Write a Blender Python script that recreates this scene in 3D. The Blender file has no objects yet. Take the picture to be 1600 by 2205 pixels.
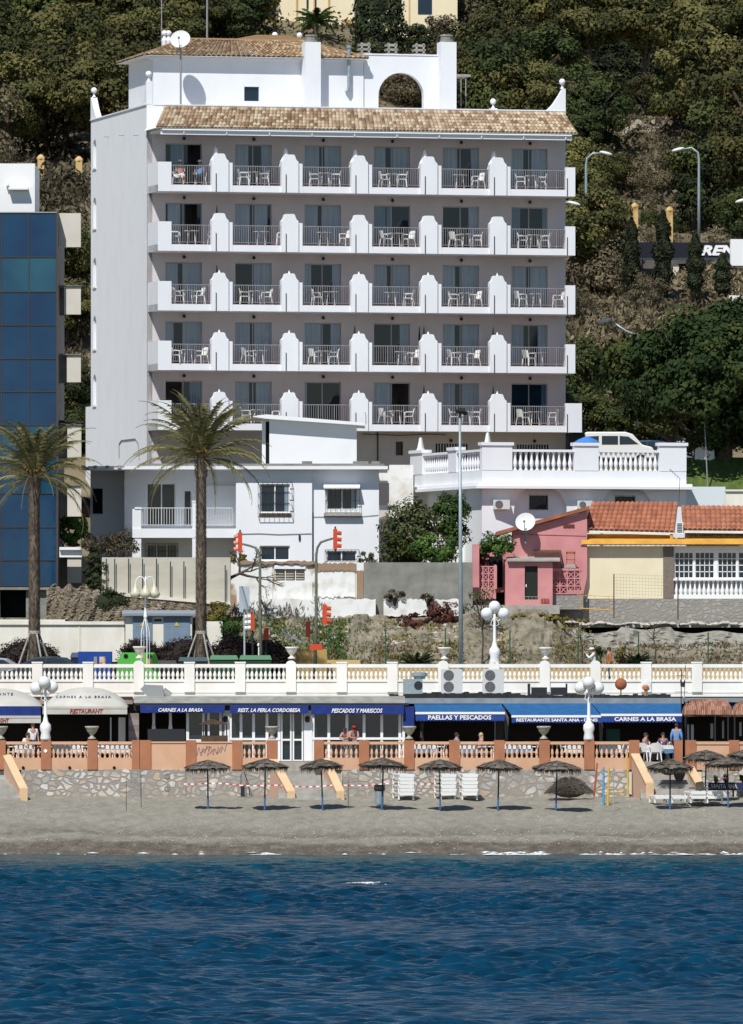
import bpy, math, random
from math import sin, cos, pi, radians as R
from mathutils import Vector, Matrix
S = bpy.context.scene
COL = S.collection
rnd = random.Random(7)

# ------------------------------------------------------------------ camera, sky, sun, exposure
F, CH, HY = 18800.0, 8.3, 1420.0          # focal length in photo pixels, eye height, horizon row
cd = bpy.data.cameras.new('camera'); cam = bpy.data.objects.new('camera', cd); COL.objects.link(cam)
cam.location = (0, 0, CH); cam.rotation_euler = (pi/2, 0, 0)
cd.sensor_fit = 'HORIZONTAL'; cd.sensor_width = 36; cd.lens = F/1600*36
cd.shift_y = (HY-1102.5)/1600; cd.clip_start = 1; cd.clip_end = 6000
S.camera = cam
SUN_EL, SUN_AZ = R(52), R(20)             # the sun stands behind the viewer, 20 degrees to the left
w = bpy.data.worlds.new('World'); S.world = w; w.use_nodes = True
nt = w.node_tree; bg = nt.nodes['Background']
sky = nt.nodes.new('ShaderNodeTexSky'); sky.sky_type = 'NISHITA'; sky.sun_disc = False
sky.sun_elevation = SUN_EL; sky.sun_rotation = pi+SUN_AZ; sky.dust_density = 0.1; sky.ozone_density = 3.0
nt.links.new(sky.outputs[0], bg.inputs[0]); bg.inputs[1].default_value = 0.078
sl = bpy.data.lights.new('sun', 'SUN'); sl.energy = 4.3; sl.angle = R(0.5); sl.color = (1, .975, .935)
so = bpy.data.objects.new('sun', sl); COL.objects.link(so)
sd = Vector((-sin(SUN_AZ)*cos(SUN_EL), -cos(SUN_AZ)*cos(SUN_EL), sin(SUN_EL)))
so.rotation_euler = sd.to_track_quat('Z', 'Y').to_euler(); so.location = (-60, 100, 150)
S.view_settings.view_transform = 'Standard'; S.view_settings.look = 'None'
S.view_settings.exposure = 0.12; S.view_settings.gamma = 1
S.cycles.max_bounces = 6

# ------------------------------------------------------------------ helpers
def PX(x, Y): return (x-800)*Y/F
def PZ(y, Y): return CH-(y-HY)*Y/F
def P(x, y, Y): return Vector((PX(x, Y), Y, PZ(y, Y)))

class MB:
    def __init__(s): s.v = []; s.f = []; s.r = []; s.m = []; s.mi = 0
    def add(s, vs, fs, r=None):
        n = len(s.v); s.v += [tuple(p) for p in vs]
        rr = rnd.random() if r is None else r
        for f in fs: s.f.append(tuple(i+n for i in f)); s.r.append(rr); s.m.append(s.mi)
        return s
    def box(s, x0, x1, y0, y1, z0, z1, r=None):
        if x0 > x1: x0, x1 = x1, x0
        if y0 > y1: y0, y1 = y1, y0
        if z0 > z1: z0, z1 = z1, z0
        return s.add([(x0,y0,z0),(x1,y0,z0),(x1,y1,z0),(x0,y1,z0),(x0,y0,z1),(x1,y0,z1),(x1,y1,z1),(x0,y1,z1)],
              [(0,3,2,1),(4,5,6,7),(0,1,5,4),(1,2,6,5),(2,3,7,6),(3,0,4,7)], r)
    def pbox(s, x0, x1, y0, y1, Y, d, r=None):      # photo rows and columns of the front face, its distance and depth
        return s.box(PX(x0,Y), PX(x1,Y), Y, Y+d, PZ(y1,Y), PZ(y0,Y), r)
    def quad(s, a, b, c, d, r=None): return s.add([a,b,c,d], [(0,1,2,3)], r)
    def prism(s, pts, y0, y1, r=None):              # polygon in x-z, pushed along y
        n = len(pts); vs = [(x,y0,z) for x,z in pts]+[(x,y1,z) for x,z in pts]
        fs = [tuple(range(n)), tuple(range(2*n-1, n-1, -1))]+[(i,i+n,(i+1)%n+n,(i+1)%n) for i in range(n)]
        return s.add(vs, fs, r)
    def slab(s, pts, x0, x1, r=None):               # polygon in y-z, pushed along x
        n = len(pts); vs = [(x0,y,z) for y,z in pts]+[(x1,y,z) for y,z in pts]
        fs = [tuple(range(n-1,-1,-1)), tuple(range(n, 2*n))]+[(i,(i+1)%n,(i+1)%n+n,i+n) for i in range(n)]
        return s.add(vs, fs, r)
    def cyl(s, a, b, r0, r1=None, n=8, r=None):
        a = Vector(a); b = Vector(b); r1 = r0 if r1 is None else r1
        d = (b-a).normalized(); u = d.orthogonal().normalized(); w_ = d.cross(u)
        vs = []
        for p, rr in ((a, r0), (b, r1)):
            for i in range(n):
                t = 2*pi*i/n; vs.append(p+(u*cos(t)+w_*sin(t))*rr)
        fs = [(i,(i+1)%n,(i+1)%n+n,i+n) for i in range(n)]+[tuple(range(n-1,-1,-1)), tuple(range(n,2*n))]
        return s.add(vs, fs, r)
    def tube(s, pts, rad, n=6, r=None):
        pts = [Vector(p) for p in pts]
        rs = rad if isinstance(rad, (list, tuple)) else [rad]*len(pts)
        ref = Vector((0.31,0.87,0.12)).normalized(); vs = []
        for i, p in enumerate(pts):
            d = (pts[min(i+1,len(pts)-1)]-pts[max(i-1,0)]).normalized()
            u = (ref-d*ref.dot(d)).normalized(); w_ = d.cross(u)
            for k in range(n):
                t = 2*pi*k/n; vs.append(p+(u*cos(t)+w_*sin(t))*rs[i])
        m = len(pts); fs = [(i*n+k, i*n+(k+1)%n, (i+1)*n+(k+1)%n, (i+1)*n+k) for i in range(m-1) for k in range(n)]
        fs += [tuple(range(n-1,-1,-1)), tuple(range((m-1)*n, m*n))]
        return s.add(vs, fs, r)
    def lathe(s, c, prof, n=12, r=None):             # profile: (radius, height)
        vs = [(c[0]+q*cos(2*pi*k/n), c[1]+q*sin(2*pi*k/n), c[2]+h) for q, h in prof for k in range(n)]
        m = len(prof); fs = [(i*n+k, i*n+(k+1)%n, (i+1)*n+(k+1)%n, (i+1)*n+k) for i in range(m-1) for k in range(n)]
        fs += [tuple(range(n-1,-1,-1)), tuple(range((m-1)*n, m*n))]
        return s.add(vs, fs, r)
    def ball(s, c, rx, ry=None, rz=None, n=12, r=None):
        ry = rx if ry is None else ry; rz = rx if rz is None else rz; m = max(4, n//2)
        vs = [(c[0],c[1],c[2]-rz)]
        for i in range(1, m):
            a = -pi/2+pi*i/m
            for k in range(n):
                t = 2*pi*k/n; vs.append((c[0]+rx*cos(a)*cos(t), c[1]+ry*cos(a)*sin(t), c[2]+rz*sin(a)))
        vs.append((c[0],c[1],c[2]+rz)); L = len(vs)-1
        fs = [(0,1+(k+1)%n,1+k) for k in range(n)]
        fs += [(1+(i*n)+k, 1+(i*n)+(k+1)%n, 1+(i+1)*n+(k+1)%n, 1+(i+1)*n+k) for i in range(m-2) for k in range(n)]
        fs += [(L, 1+(m-2)*n+k, 1+(m-2)*n+(k+1)%n) for k in range(n)]
        return s.add(vs, fs, r)
    def xf(s, M_):
        s.v = [tuple(M_ @ Vector(p)) for p in s.v]; return s
    def join(s, o, M_=None):
        n = len(s.v); s.v += [tuple(M_ @ Vector(p)) for p in o.v] if M_ else o.v
        s.f += [tuple(i+n for i in f) for f in o.f]; s.r += o.r; s.m += o.m; return s
    def mesh(s, name, mat, smooth=False):
        me = bpy.data.meshes.new(name); me.from_pydata(s.v, [], s.f)
        for m in (mat if isinstance(mat, (list, tuple)) else [mat]): me.materials.append(m)
        at = me.attributes.new('rnd', 'FLOAT', 'FACE'); at.data.foreach_set('value', s.r)
        if any(s.m): me.polygons.foreach_set('material_index', s.m)
        if smooth: me.polygons.foreach_set('use_smooth', [True]*len(me.polygons))
        me.update(); return me

def tag(o, label=None, cat=None, group=None, kind=None):
    if label and len(label.split()) > 16: print('LONG', label)
    if label: o['label'] = label
    if cat: o['category'] = cat
    if group: o['group'] = group
    if kind: o['kind'] = kind
    return o
def thing(name, label, cat, loc=(0,0,0), rz=0, group=None):
    o = bpy.data.objects.new(name, None); COL.objects.link(o); o.empty_display_size = .2
    o.location = loc; o.rotation_euler = (0,0,rz); return tag(o, label, cat, group)
def inv_of(o):
    M_ = Matrix.Translation(o.location) @ Matrix.Rotation(o.rotation_euler[2], 4, 'Z'); return M_.inverted()
def part(name, mb, mat, parent=None, world=False, smooth=False, loc=None):
    """link mb as one mesh object; world=True: mb is in world space and is moved into the root's space"""
    if world and parent is not None:
        root = parent
        while root.parent: root = root.parent
        mb.xf(inv_of(root))
    me = mb.mesh(name, mat, smooth); o = bpy.data.objects.new(name, me); COL.objects.link(o)
    if parent is not None: o.parent = parent
    if loc: o.location = loc
    return o
def single(name, label, cat, mb, mat, loc, rz=0, group=None, smooth=False, world=True):
    """a thing that is one mesh"""
    if world:
        M_ = Matrix.Translation(Vector(loc)) @ Matrix.Rotation(rz, 4, 'Z'); mb.xf(M_.inverted())
    me = mb.mesh(name, mat, smooth); o = bpy.data.objects.new(name, me); COL.objects.link(o)
    o.location = loc; o.rotation_euler = (0,0,rz); return tag(o, label, cat, group)
def struct(name, mb, mat, smooth=False):
    me = mb.mesh(name, mat, smooth); o = bpy.data.objects.new(name, me); COL.objects.link(o)
    o['kind'] = 'structure'; return o
KIDS = {}
def kids(o):
    return [c for c in COL.objects if c.parent == o]
def dup(root, loc, rz=0, label=None, group=None, scale=None, ks=None):
    r = root.copy(); COL.objects.link(r); r.location = loc; r.rotation_euler = (0,0,rz)
    if label: r['label'] = label
    if group: r['group'] = group
    if scale: r.scale = scale
    if root.name not in KIDS: KIDS[root.name] = [(c, kids(c)) for c in kids(root)]
    for ch, gs in KIDS[root.name]:
        c = ch.copy(); COL.objects.link(c); c.parent = r
        for g in gs:
            d = g.copy(); COL.objects.link(d); d.parent = c
    return r
ORD = ['first','second','third','fourth','fifth','sixth','seventh','eighth','ninth','tenth','eleventh','twelfth','thirteenth','fourteenth','fifteenth','sixteenth','seventeenth','eighteenth','nineteenth','twentieth']

# ------------------------------------------------------------------ materials
def M(name, c1, c2=None, scale=3, rough=.8, bump=0, bscale=None, metal=0, spec=.3, attr=False, ramp=None, stretch=(1,1,1), detail=6, c3=None, alpha=None, lo=.35, hi=.65, trans=0, hue=None):
    m = bpy.data.materials.new(name); m.use_nodes = True; N = m.node_tree.nodes; L = m.node_tree.links
    b = N['Principled BSDF']; b.inputs['Roughness'].default_value = rough; b.inputs['Metallic'].default_value = metal
    b.inputs['Specular IOR Level'].default_value = spec
    b.inputs['Base Color'].default_value = (*c1, 1)
    tc = N.new('ShaderNodeTexCoord'); mp = N.new('ShaderNodeMapping'); L.new(tc.outputs['Object'], mp.inputs[0]); mp.inputs['Scale'].default_value = stretch
    src = None
    if c2:
        n = N.new('ShaderNodeTexNoise'); n.inputs['Scale'].default_value = scale; n.inputs['Detail'].default_value = detail; L.new(mp.outputs[0], n.inputs[0])
        cr = N.new('ShaderNodeValToRGB'); e = cr.color_ramp.elements
        e[0].color = (*c1,1); e[0].position = lo; e[1].color = (*c2,1); e[1].position = hi
        L.new(n.outputs[0], cr.inputs[0]); src = cr.outputs[0]
    if attr:
        a = N.new('ShaderNodeAttribute'); a.attribute_name = 'rnd'
        cr = N.new('ShaderNodeValToRGB'); e = cr.color_ramp.elements
        cols = ramp or [c1, c2]
        e[0].color = (*cols[0],1); e[1].color = (*cols[-1],1)
        for i in range(1, len(cols)-1):
            q = e.new(i/(len(cols)-1)); q.color = (*cols[i],1)
        L.new(a.outputs['Fac'], cr.inputs[0])
        if src:
            mx = N.new('ShaderNodeMix'); mx.data_type = 'RGBA'; mx.inputs[0].default_value = .5
            L.new(src, mx.inputs[6]); L.new(cr.outputs[0], mx.inputs[7]); src = mx.outputs[2]
        else: src = cr.outputs[0]
    if hue:   # every copy of the object a little different
        oi = N.new('ShaderNodeObjectInfo'); hs = N.new('ShaderNodeHueSaturation')
        mr = N.new('ShaderNodeMapRange'); L.new(oi.outputs['Random'], mr.inputs[0]); mr.inputs[3].default_value = .5-hue*.35; mr.inputs[4].default_value = .5+hue*.12
        mv = N.new('ShaderNodeMapRange'); ml = N.new('ShaderNodeMath'); ml.operation = 'MULTIPLY'; ml.inputs[1].default_value = 7.31
        fr = N.new('ShaderNodeMath'); fr.operation = 'FRACT'; L.new(oi.outputs['Random'], ml.inputs[0]); L.new(ml.outputs[0], fr.inputs[0]); L.new(fr.outputs[0], mv.inputs[0])
        mv.inputs[3].default_value = .6; mv.inputs[4].default_value = 1.4
        L.new(mr.outputs[0], hs.inputs['Hue']); L.new(mv.outputs[0], hs.inputs['Value']); L.new(src, hs.inputs['Color']); src = hs.outputs[0]
    if src: L.new(src, b.inputs['Base Color'])
    if bump:
        n2 = N.new('ShaderNodeTexNoise'); n2.inputs['Scale'].default_value = bscale or scale*4; n2.inputs['Detail'].default_value = 5; L.new(mp.outputs[0], n2.inputs[0])
        bp = N.new('ShaderNodeBump'); bp.inputs['Strength'].default_value = bump; bp.inputs['Distance'].default_value = .05
        L.new(n2.outputs[0], bp.inputs['Height']); L.new(bp.outputs[0], b.inputs['Normal'])
    if trans:
        b.inputs['Transmission Weight'].default_value = 0
        t = N.new('ShaderNodeBsdfTranslucent'); ms = N.new('ShaderNodeMixShader'); ms.inputs[0].default_value = trans
        if src: L.new(src, t.inputs[0])
        else: t.inputs[0].default_value = (*c1,1)
        L.new(b.outputs[0], ms.inputs[1]); L.new(t.outputs[0], ms.inputs[2]); L.new(ms.outputs[0], N['Material Output'].inputs[0])
    return m

def stone_mat(name, cols, mortar, scale, stretch=(1,1,1.35)):
    m = bpy.data.materials.new(name); m.use_nodes = True; N = m.node_tree.nodes; L = m.node_tree.links; b = N['Principled BSDF']
    b.inputs['Roughness'].default_value = .85; b.inputs['Specular IOR Level'].default_value = .2
    tc = N.new('ShaderNodeTexCoord'); mp = N.new('ShaderNodeMapping'); mp.inputs['Scale'].default_value = stretch; L.new(tc.outputs['Object'], mp.inputs[0])
    wn = N.new('ShaderNodeTexNoise'); wn.inputs['Scale'].default_value = 1.3; L.new(mp.outputs[0], wn.inputs[0])
    va = N.new('ShaderNodeVectorMath'); va.operation = 'MULTIPLY_ADD'; va.inputs[1].default_value = (.5,.5,.5); L.new(wn.outputs['Color'], va.inputs[0]); L.new(mp.outputs[0], va.inputs[2])
    v1 = N.new('ShaderNodeTexVoronoi'); v1.inputs['Scale'].default_value = scale; L.new(va.outputs[0], v1.inputs[0])
    v2 = N.new('ShaderNodeTexVoronoi'); v2.feature = 'DISTANCE_TO_EDGE'; v2.inputs['Scale'].default_value = scale; L.new(va.outputs[0], v2.inputs[0])
    sp = N.new('ShaderNodeSeparateColor'); L.new(v1.outputs['Color'], sp.inputs[0])
    cr = N.new('ShaderNodeValToRGB'); e = cr.color_ramp.elements; cr.color_ramp.interpolation = 'LINEAR'
    e[0].color = (*cols[0],1); e[1].color = (*cols[-1],1)
    for i in range(1, len(cols)-1):
        q = e.new(i/(len(cols)-1)); q.color = (*cols[i],1)
    L.new(sp.outputs[0], cr.inputs[0])
    nz = N.new('ShaderNodeTexNoise'); nz.inputs['Scale'].default_value = 9; nz.inputs['Detail'].default_value = 6; L.new(mp.outputs[0], nz.inputs[0])
    mu = N.new('ShaderNodeMix'); mu.data_type = 'RGBA'; mu.blend_type = 'MULTIPLY'; mu.inputs[0].default_value = .55; L.new(cr.outputs[0], mu.inputs[6]); L.new(nz.outputs[0], mu.inputs[7])
    br = N.new('ShaderNodeBrightContrast'); br.inputs[1].default_value = .06; L.new(mu.outputs[2], br.inputs[0])
    rm = N.new('ShaderNodeMapRange'); rm.inputs[1].default_value = .04; rm.inputs[2].default_value = .10
    sb = N.new('ShaderNodeMath'); sb.operation = 'MULTIPLY_ADD'; sb.inputs[1].default_value = -.10; L.new(sp.outputs[1], sb.inputs[0]); L.new(v2.outputs[0], sb.inputs[2]); L.new(sb.outputs[0], rm.inputs[0])
    big = N.new('ShaderNodeTexNoise'); big.inputs['Scale'].default_value = .8; L.new(tc.outputs['Object'], big.inputs[0])
    rb = N.new('ShaderNodeMapRange'); rb.inputs[1].default_value = .42; rb.inputs[2].default_value = .52; L.new(big.outputs[0], rb.inputs[0])
    mm = N.new('ShaderNodeMath'); mm.operation = 'MULTIPLY'; L.new(rm.outputs[0], mm.inputs[0]); L.new(rb.outputs[0], mm.inputs[1])
    rb.inputs[3].default_value = .25
    mx = N.new('ShaderNodeMix'); mx.data_type = 'RGBA'; L.new(mm.outputs[0], mx.inputs[0]); mx.inputs[6].default_value = (*mortar,1); L.new(br.outputs[0], mx.inputs[7])
    L.new(mx.outputs[2], b.inputs['Base Color'])
    bp = N.new('ShaderNodeBump'); bp.inputs['Strength'].default_value = .5; bp.inputs['Distance'].default_value = .05; L.new(mm.outputs[0], bp.inputs['Height']); L.new(bp.outputs[0], b.inputs['Normal'])
    return m

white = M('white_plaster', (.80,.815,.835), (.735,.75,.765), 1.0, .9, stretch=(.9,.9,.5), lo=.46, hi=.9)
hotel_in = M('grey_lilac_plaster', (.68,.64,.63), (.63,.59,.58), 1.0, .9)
white_old = M('weathered_white_plaster', (.80,.80,.77), (.52,.47,.40), 1.6, .9, lo=.5, hi=.82, bump=.15, bscale=8)
cream = M('cream_plaster', (.78,.70,.50), (.72,.64,.44), .9, .9)
offw = M('cream_white_paint', (.80,.77,.68), (.70,.66,.56), 1.4, .8, stretch=(1,1,.5))
pink = M('pink_plaster', (.62,.27,.27), (.54,.23,.23), 1.5, .9)
grey_conc = M('grey_concrete', (.27,.265,.235), (.19,.19,.165), 1.6, .95, bump=.3, bscale=10)
conc = M('pale_concrete', (.42,.40,.36), (.30,.285,.25), 2, .95, bump=.2)
beige_panel = M('beige_panel', (.62,.58,.50), (.56,.52,.44), .7, .7)
orange_pl = M('salmon_plaster', (.64,.39,.25), (.57,.34,.21), 1.2, .9)
brown_pl = M('terracotta_pier', (.42,.18,.095), (.36,.15,.08), 1.5, .9)
ochre = M('ochre_paint', (.72,.38,.06), (.6,.3,.05), 2, .8)
ochre2 = M('yellow_ochre_plaster', (.62,.44,.20), (.55,.36,.15), 1.5, .9)
yel_wall = M('pale_yellow_plaster', (.82,.72,.50), (.76,.66,.44), .5, .9)
dark = M('dark_interior', (.012,.013,.016), rough=.9, spec=.1)
darkmet = M('dark_metal', (.035,.037,.04), rough=.5, metal=.3)
glass = M('dark_glass', (.012,.022,.035), (.02,.035,.05), .8, .08, spec=.8)
tglass = M('teal_glass', (.008,.022,.042), rough=.06, spec=.5)
curtain = M('curtain_behind_glass', (.29,.37,.44), (.20,.28,.35), 9, .25, stretch=(1,1,.05), spec=.9)
curtain_b = M('blue_curtain_behind_glass', (.07,.15,.25), (.04,.10,.18), 9, .15, stretch=(1,1,.05), spec=.9)
alu = M('grey_aluminium', (.40,.41,.42), rough=.45, metal=.4)
steel = M('galvanised_steel', (.36,.42,.44), (.30,.36,.38), 5, .45, metal=.35)
rail_m = M('grey_railing_paint', (.27,.27,.27), rough=.6)
plast = M('white_plastic', (.80,.80,.77), rough=.35, spec=.5)
wpaint = M('white_gloss_paint', (.82,.82,.80), rough=.4, spec=.5)
tile = M('clay_tiles', (.5,.3,.15), attr=True, ramp=[(.17,.105,.06),(.32,.205,.12),(.42,.30,.18),(.52,.41,.27),(.58,.49,.35)], rough=.9)
tile_red = M('red_clay_tiles', (.5,.2,.1), (.22,.09,.055), 1.6, attr=True, ramp=[(.30,.10,.055),(.42,.15,.08),(.50,.19,.11)], rough=.9)
tile_gray = M('weathered_clay_tiles', (.3,.2,.15), attr=True, ramp=[(.24,.17,.11),(.34,.25,.16),(.44,.34,.23)], rough=.9)
wood = M('dark_wood', (.11,.065,.04), (.07,.04,.025), 5, .7)
wood_g = M('grey_wood', (.42,.40,.36), (.30,.28,.24), 6, .85)
stoneA = stone_mat('pale_rubble_stone', [(.62,.60,.55),(.74,.70,.62),(.56,.40,.25),(.80,.78,.74),(.40,.38,.35),(.72,.62,.46)], (.30,.27,.235), 2.7)
stoneB = stone_mat('grey_rubble_stone', [(.34,.33,.32),(.42,.39,.33),(.28,.27,.27),(.40,.33,.27)], (.27,.255,.225), 3.4)
blue_aw = M('navy_blue_canvas', (.014,.038,.21), (.010,.028,.16), 3, .7)
blue_v2 = M('royal_blue_canvas', (.018,.06,.28), (.014,.048,.23), 3, .7)
blue_lt = M('sky_blue_canvas', (.030,.15,.36), (.022,.115,.29), 3, .7, trans=.15)
canvas = M('cream_canvas', (.62,.60,.54), (.52,.50,.44), 1.2, .8, trans=.1)
letter = M('white_lettering', (.82,.82,.82), rough=.7)
letter_r = M('red_lettering', (.35,.06,.04), rough=.7)
letter_b = M('navy_lettering', (.035,.05,.12), rough=.7)
red_p = M('red_orange_plastic', (.55,.075,.03), rough=.4)
green_p = M('bright_green_plastic', (.09,.42,.06), rough=.4)
green_d = M('dark_green_plastic', (.03,.12,.05), rough=.4)
blue_bin = M('blue_painted_metal', (.015,.06,.30), (.012,.05,.24), 3, .5)
yellow_p = M('yellow_paint', (.62,.42,.05), rough=.6)
cream_globe = M('milky_globe', (.74,.75,.74), rough=.25, spec=.5)
pear_globe = M('cream_lamp_glass', (.60,.56,.42), (.5,.46,.34), 6, .3)
asphalt = M('asphalt', (.05,.05,.052), (.07,.07,.07), 5, .9)
paving = M('paving', (.42,.38,.33), (.34,.31,.27), 3, .9)
skin_m = M('skin', (.46,.25,.17), rough=.6)
blond = M('blond_hair', (.5,.38,.18), rough=.8); hair_m = M('brown_hair', (.05,.03,.02), rough=.8)
thatch = M('dry_thatch', (.17,.135,.095), attr=True, ramp=[(.055,.046,.036),(.11,.095,.075),(.17,.15,.125)], rough=.95)
bark = M('bark', (.12,.09,.065), (.06,.045,.035), 6, .95, bump=.6, bscale=12)
palm_bark = M('palm_bark', (.20,.145,.095), attr=True, ramp=[(.07,.05,.035),(.16,.125,.09),(.28,.22,.16)], rough=.95)
dish_m = M('white_dish', (.72,.72,.69), rough=.5)
pole_blue = M('blue_painted_pole', (.05,.14,.30), rough=.6); pole_yel = M('yellow_painted_pole', (.55,.35,.05), rough=.6)
def cloth(name, c): return M(name, c, tuple(q*.75 for q in c), 14, .9)

def text_mb(body, w_, h_, shear=0, bold=.012, ext=.01, space=1.0):
    """lettering as a mesh in the x-z plane, fitted to w_ by h_, origin bottom left"""
    cu = bpy.data.curves.new('t', 'FONT'); cu.body = body; cu.size = 1; cu.offset = bold; cu.extrude = 0; cu.resolution_u = 2; cu.shear = shear; cu.space_character = space
    o = bpy.data.objects.new('t', cu); COL.objects.link(o); bpy.context.view_layer.update()
    me = bpy.data.meshes.new_from_object(o.evaluated_get(bpy.context.evaluated_depsgraph_get()))
    xs = [v.co.x for v in me.vertices]; ys = [v.co.y for v in me.vertices]
    x0, x1, y0, y1 = min(xs), max(xs), min(ys), max(ys)
    mb = MB(); mb.add([((v.co.x-x0)/(x1-x0)*w_, 0, (v.co.y-y0)/(y1-y0)*h_) for v in me.vertices], [tuple(p.vertices) for p in me.polygons])
    bpy.data.objects.remove(o); bpy.data.curves.remove(cu); bpy.data.meshes.remove(me)
    # thickness: a second layer just behind plus front only would be paper thin, so push the outline back
    n = len(mb.v); edges = {}
    for f in mb.f:
        for a, b in zip(f, f[1:]+f[:1]): edges[(a,b)] = 1
    mb.v += [(x, y+ext, z) for x, y, z in mb.v]
    for (a, b) in edges:
        if (b, a) not in edges: mb.f.append((b, a, a+n, b+n)); mb.r.append(.5); mb.m.append(0)
    return mb
def ptext(body, x0, x1, y0, y1, Y, **k):
    mb = text_mb(body, PX(x1,Y)-PX(x0,Y), PZ(y0,Y)-PZ(y1,Y), **k)
    return mb.xf(Matrix.Translation((PX(x0,Y), Y, PZ(y1,Y))))

def tiles(mb, a, b, c, d, cw=.21, rl=.38, amp=.055, jag=True):
    """barrel tiles on the quad a-b (eave, left to right) d-c (ridge)"""
    a, b, c, d = map(Vector, (a, b, c, d)); L = (b-a).length; H = ((d-a).length+(c-b).length)/2
    n = max(1, int(L/cw)); m = max(1, int(H/rl)); nrm = (b-a).cross(d-a).normalized()
    if nrm.z < 0: nrm = -nrm
    def pt(u, v): return a*(1-u)*(1-v)+b*u*(1-v)+c*u*v+d*(1-u)*v
    for i in range(n):
        for j in range(m):
            r = rnd.random()
            u0, u1 = i/n, (i+1)/n; v0, v1 = j/m-(.2/m if j else 0), (j+1)/m
            k = 4; vs = []
            for v, lift in ((v0, .035), (v1, .0)):
                for q in range(k+1):
                    t = q/k; u = u0+(u1-u0)*(t*.94+.03)
                    vs.append(pt(u, v)+nrm*(amp*(.25+sin(pi*t))*1.0+lift))
            fs = [(q, q+1, q+k+2, q+k+1) for q in range(k)]
            n0 = len(mb.v); mb.add(vs, fs, r)
            # open end of the tile, dark gap is real: a small front lip
            if j == 0:
                lip = [v_-nrm*.03 for v_ in vs[:k+1]]
                mb.add(vs[:k+1]+lip, [(q+1, q, q+k+1, q+k+2) for q in range(k)], min(1, r+.3))
    return mb
# ------------------------------------------------------------------ the ground, the beach, the sea
BZ = [(366,-.55),(371.5,0.0),(374,.30),(380,.85),(388,1.58),(396,2.09),(398,2.15)]
def lerp(tab, y):
    if y <= tab[0][0]: return tab[0][1]
    for (a, b), (c, d) in zip(tab, tab[1:]):
        if y <= c: return b+(d-b)*(y-a)/(c-a)
    return tab[-1][1]
def beach_z(Y): return lerp(BZ, Y)
RT = [(425,6.6),(433,7.6),(436.5,8.0),(444,11.0),(447,12),(449.5,18.2),(475,18.7),(480,19.6),(500,26.5),(524,31),(560,38),(596,45.8),(612,46.3),(640,51),(700,64),(780,80),(900,96)]
LT = [(425,6.6),(433,7.6),(441,11.2),(462,15),(480,22),(500,30),(520,36),(560,42),(620,52),(700,64),(780,80),(900,96)]
def hill_z(X, Y):
    t = min(1, max(0, (X+6)/16)); t = t*t*(3-2*t)
    if Y < 449: t = min(1, max(0, (X+2)/4))
    a = lerp(LT, Y)*(1-t)+lerp(RT, Y)*t
    return a + (.5*sin(X*.31+Y*.17)+.35*sin(X*.83-Y*.4))*min(1, max(0, (Y-480)/30))

def sheet(xs, ys, zf, r=.5):
    mb = MB(); n = len(xs)
    mb.v = [(x, y, zf(x, y)) for y in ys for x in xs]
    for j in range(len(ys)-1):
        for i in range(n-1):
            mb.f.append((j*n+i, j*n+i+1, (j+1)*n+i+1, (j+1)*n+i)); mb.r.append(r); mb.m.append(0)
    return mb
def frange(a, b, s):
    n = max(1, int(round((b-a)/s))); return [a+(b-a)*i/n for i in range(n+1)]

# sand: footprints, drift lines and a wet strip of its own colour by the water
m = bpy.data.materials.new('beach_sand'); m.use_nodes = True; N = m.node_tree.nodes; L = m.node_tree.links; b = N['Principled BSDF']
b.inputs['Roughness'].default_value = .95; b.inputs['Specular IOR Level'].default_value = .1
tc = N.new('ShaderNodeTexCoord')
def noise(sc, st, det=6):
    mp = N.new('ShaderNodeMapping'); mp.inputs['Scale'].default_value = st; L.new(tc.outputs['Object'], mp.inputs[0])
    n = N.new('ShaderNodeTexNoise'); n.inputs['Scale'].default_value = sc; n.inputs['Detail'].default_value = det; L.new(mp.outputs[0], n.inputs[0]); return n
def ramp(src, stops):
    cr = N.new('ShaderNodeValToRGB'); e = cr.color_ramp.elements
    e[0].position, e[0].color = stops[0][0], (*stops[0][1],1); e[1].position, e[1].color = stops[-1][0], (*stops[-1][1],1)
    for p_, c in stops[1:-1]: q = e.new(p_); q.color = (*c,1)
    L.new(src, cr.inputs[0]); return cr
n1 = noise(2.2, (1,.35,1)); n2 = noise(9, (1,.5,1), 8)
mixn = N.new('ShaderNodeMath'); mixn.operation = 'MULTIPLY_ADD'; mixn.inputs[1].default_value = .5; L.new(n2.outputs[0], mixn.inputs[0])
h5 = N.new('ShaderNodeMath'); h5.operation = 'MULTIPLY'; h5.inputs[1].default_value = .5; L.new(n1.outputs[0], h5.inputs[0]); L.new(h5.outputs[0], mixn.inputs[2])
dry = ramp(mixn.outputs[0], [(.34,(.20,.185,.15)),(.5,(.262,.245,.20)),(.66,(.32,.30,.25))])
wet = ramp(mixn.outputs[0], [(.34,(.075,.06,.045)),(.5,(.12,.10,.078)),(.64,(.21,.185,.15))])
sx = N.new('ShaderNodeSeparateXYZ'); L.new(tc.outputs['Object'], sx.inputs[0])
wob = noise(.25, (1,.1,1), 4); wm = N.new('ShaderNodeMath'); wm.operation = 'MULTIPLY_ADD'; wm.inputs[1].default_value = 5.5; L.new(wob.outputs[0], wm.inputs[0]); L.new(sx.outputs['Y'], wm.inputs[2])
bands = ramp(wm.outputs[0], [(0,(0,0,0)),(1,(1,1,1))])
mr = N.new('ShaderNodeMapRange'); L.new(wm.outputs[0], mr.inputs[0]); mr.inputs[1].default_value = 373; mr.inputs[2].default_value = 389; N.remove(bands)
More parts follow.
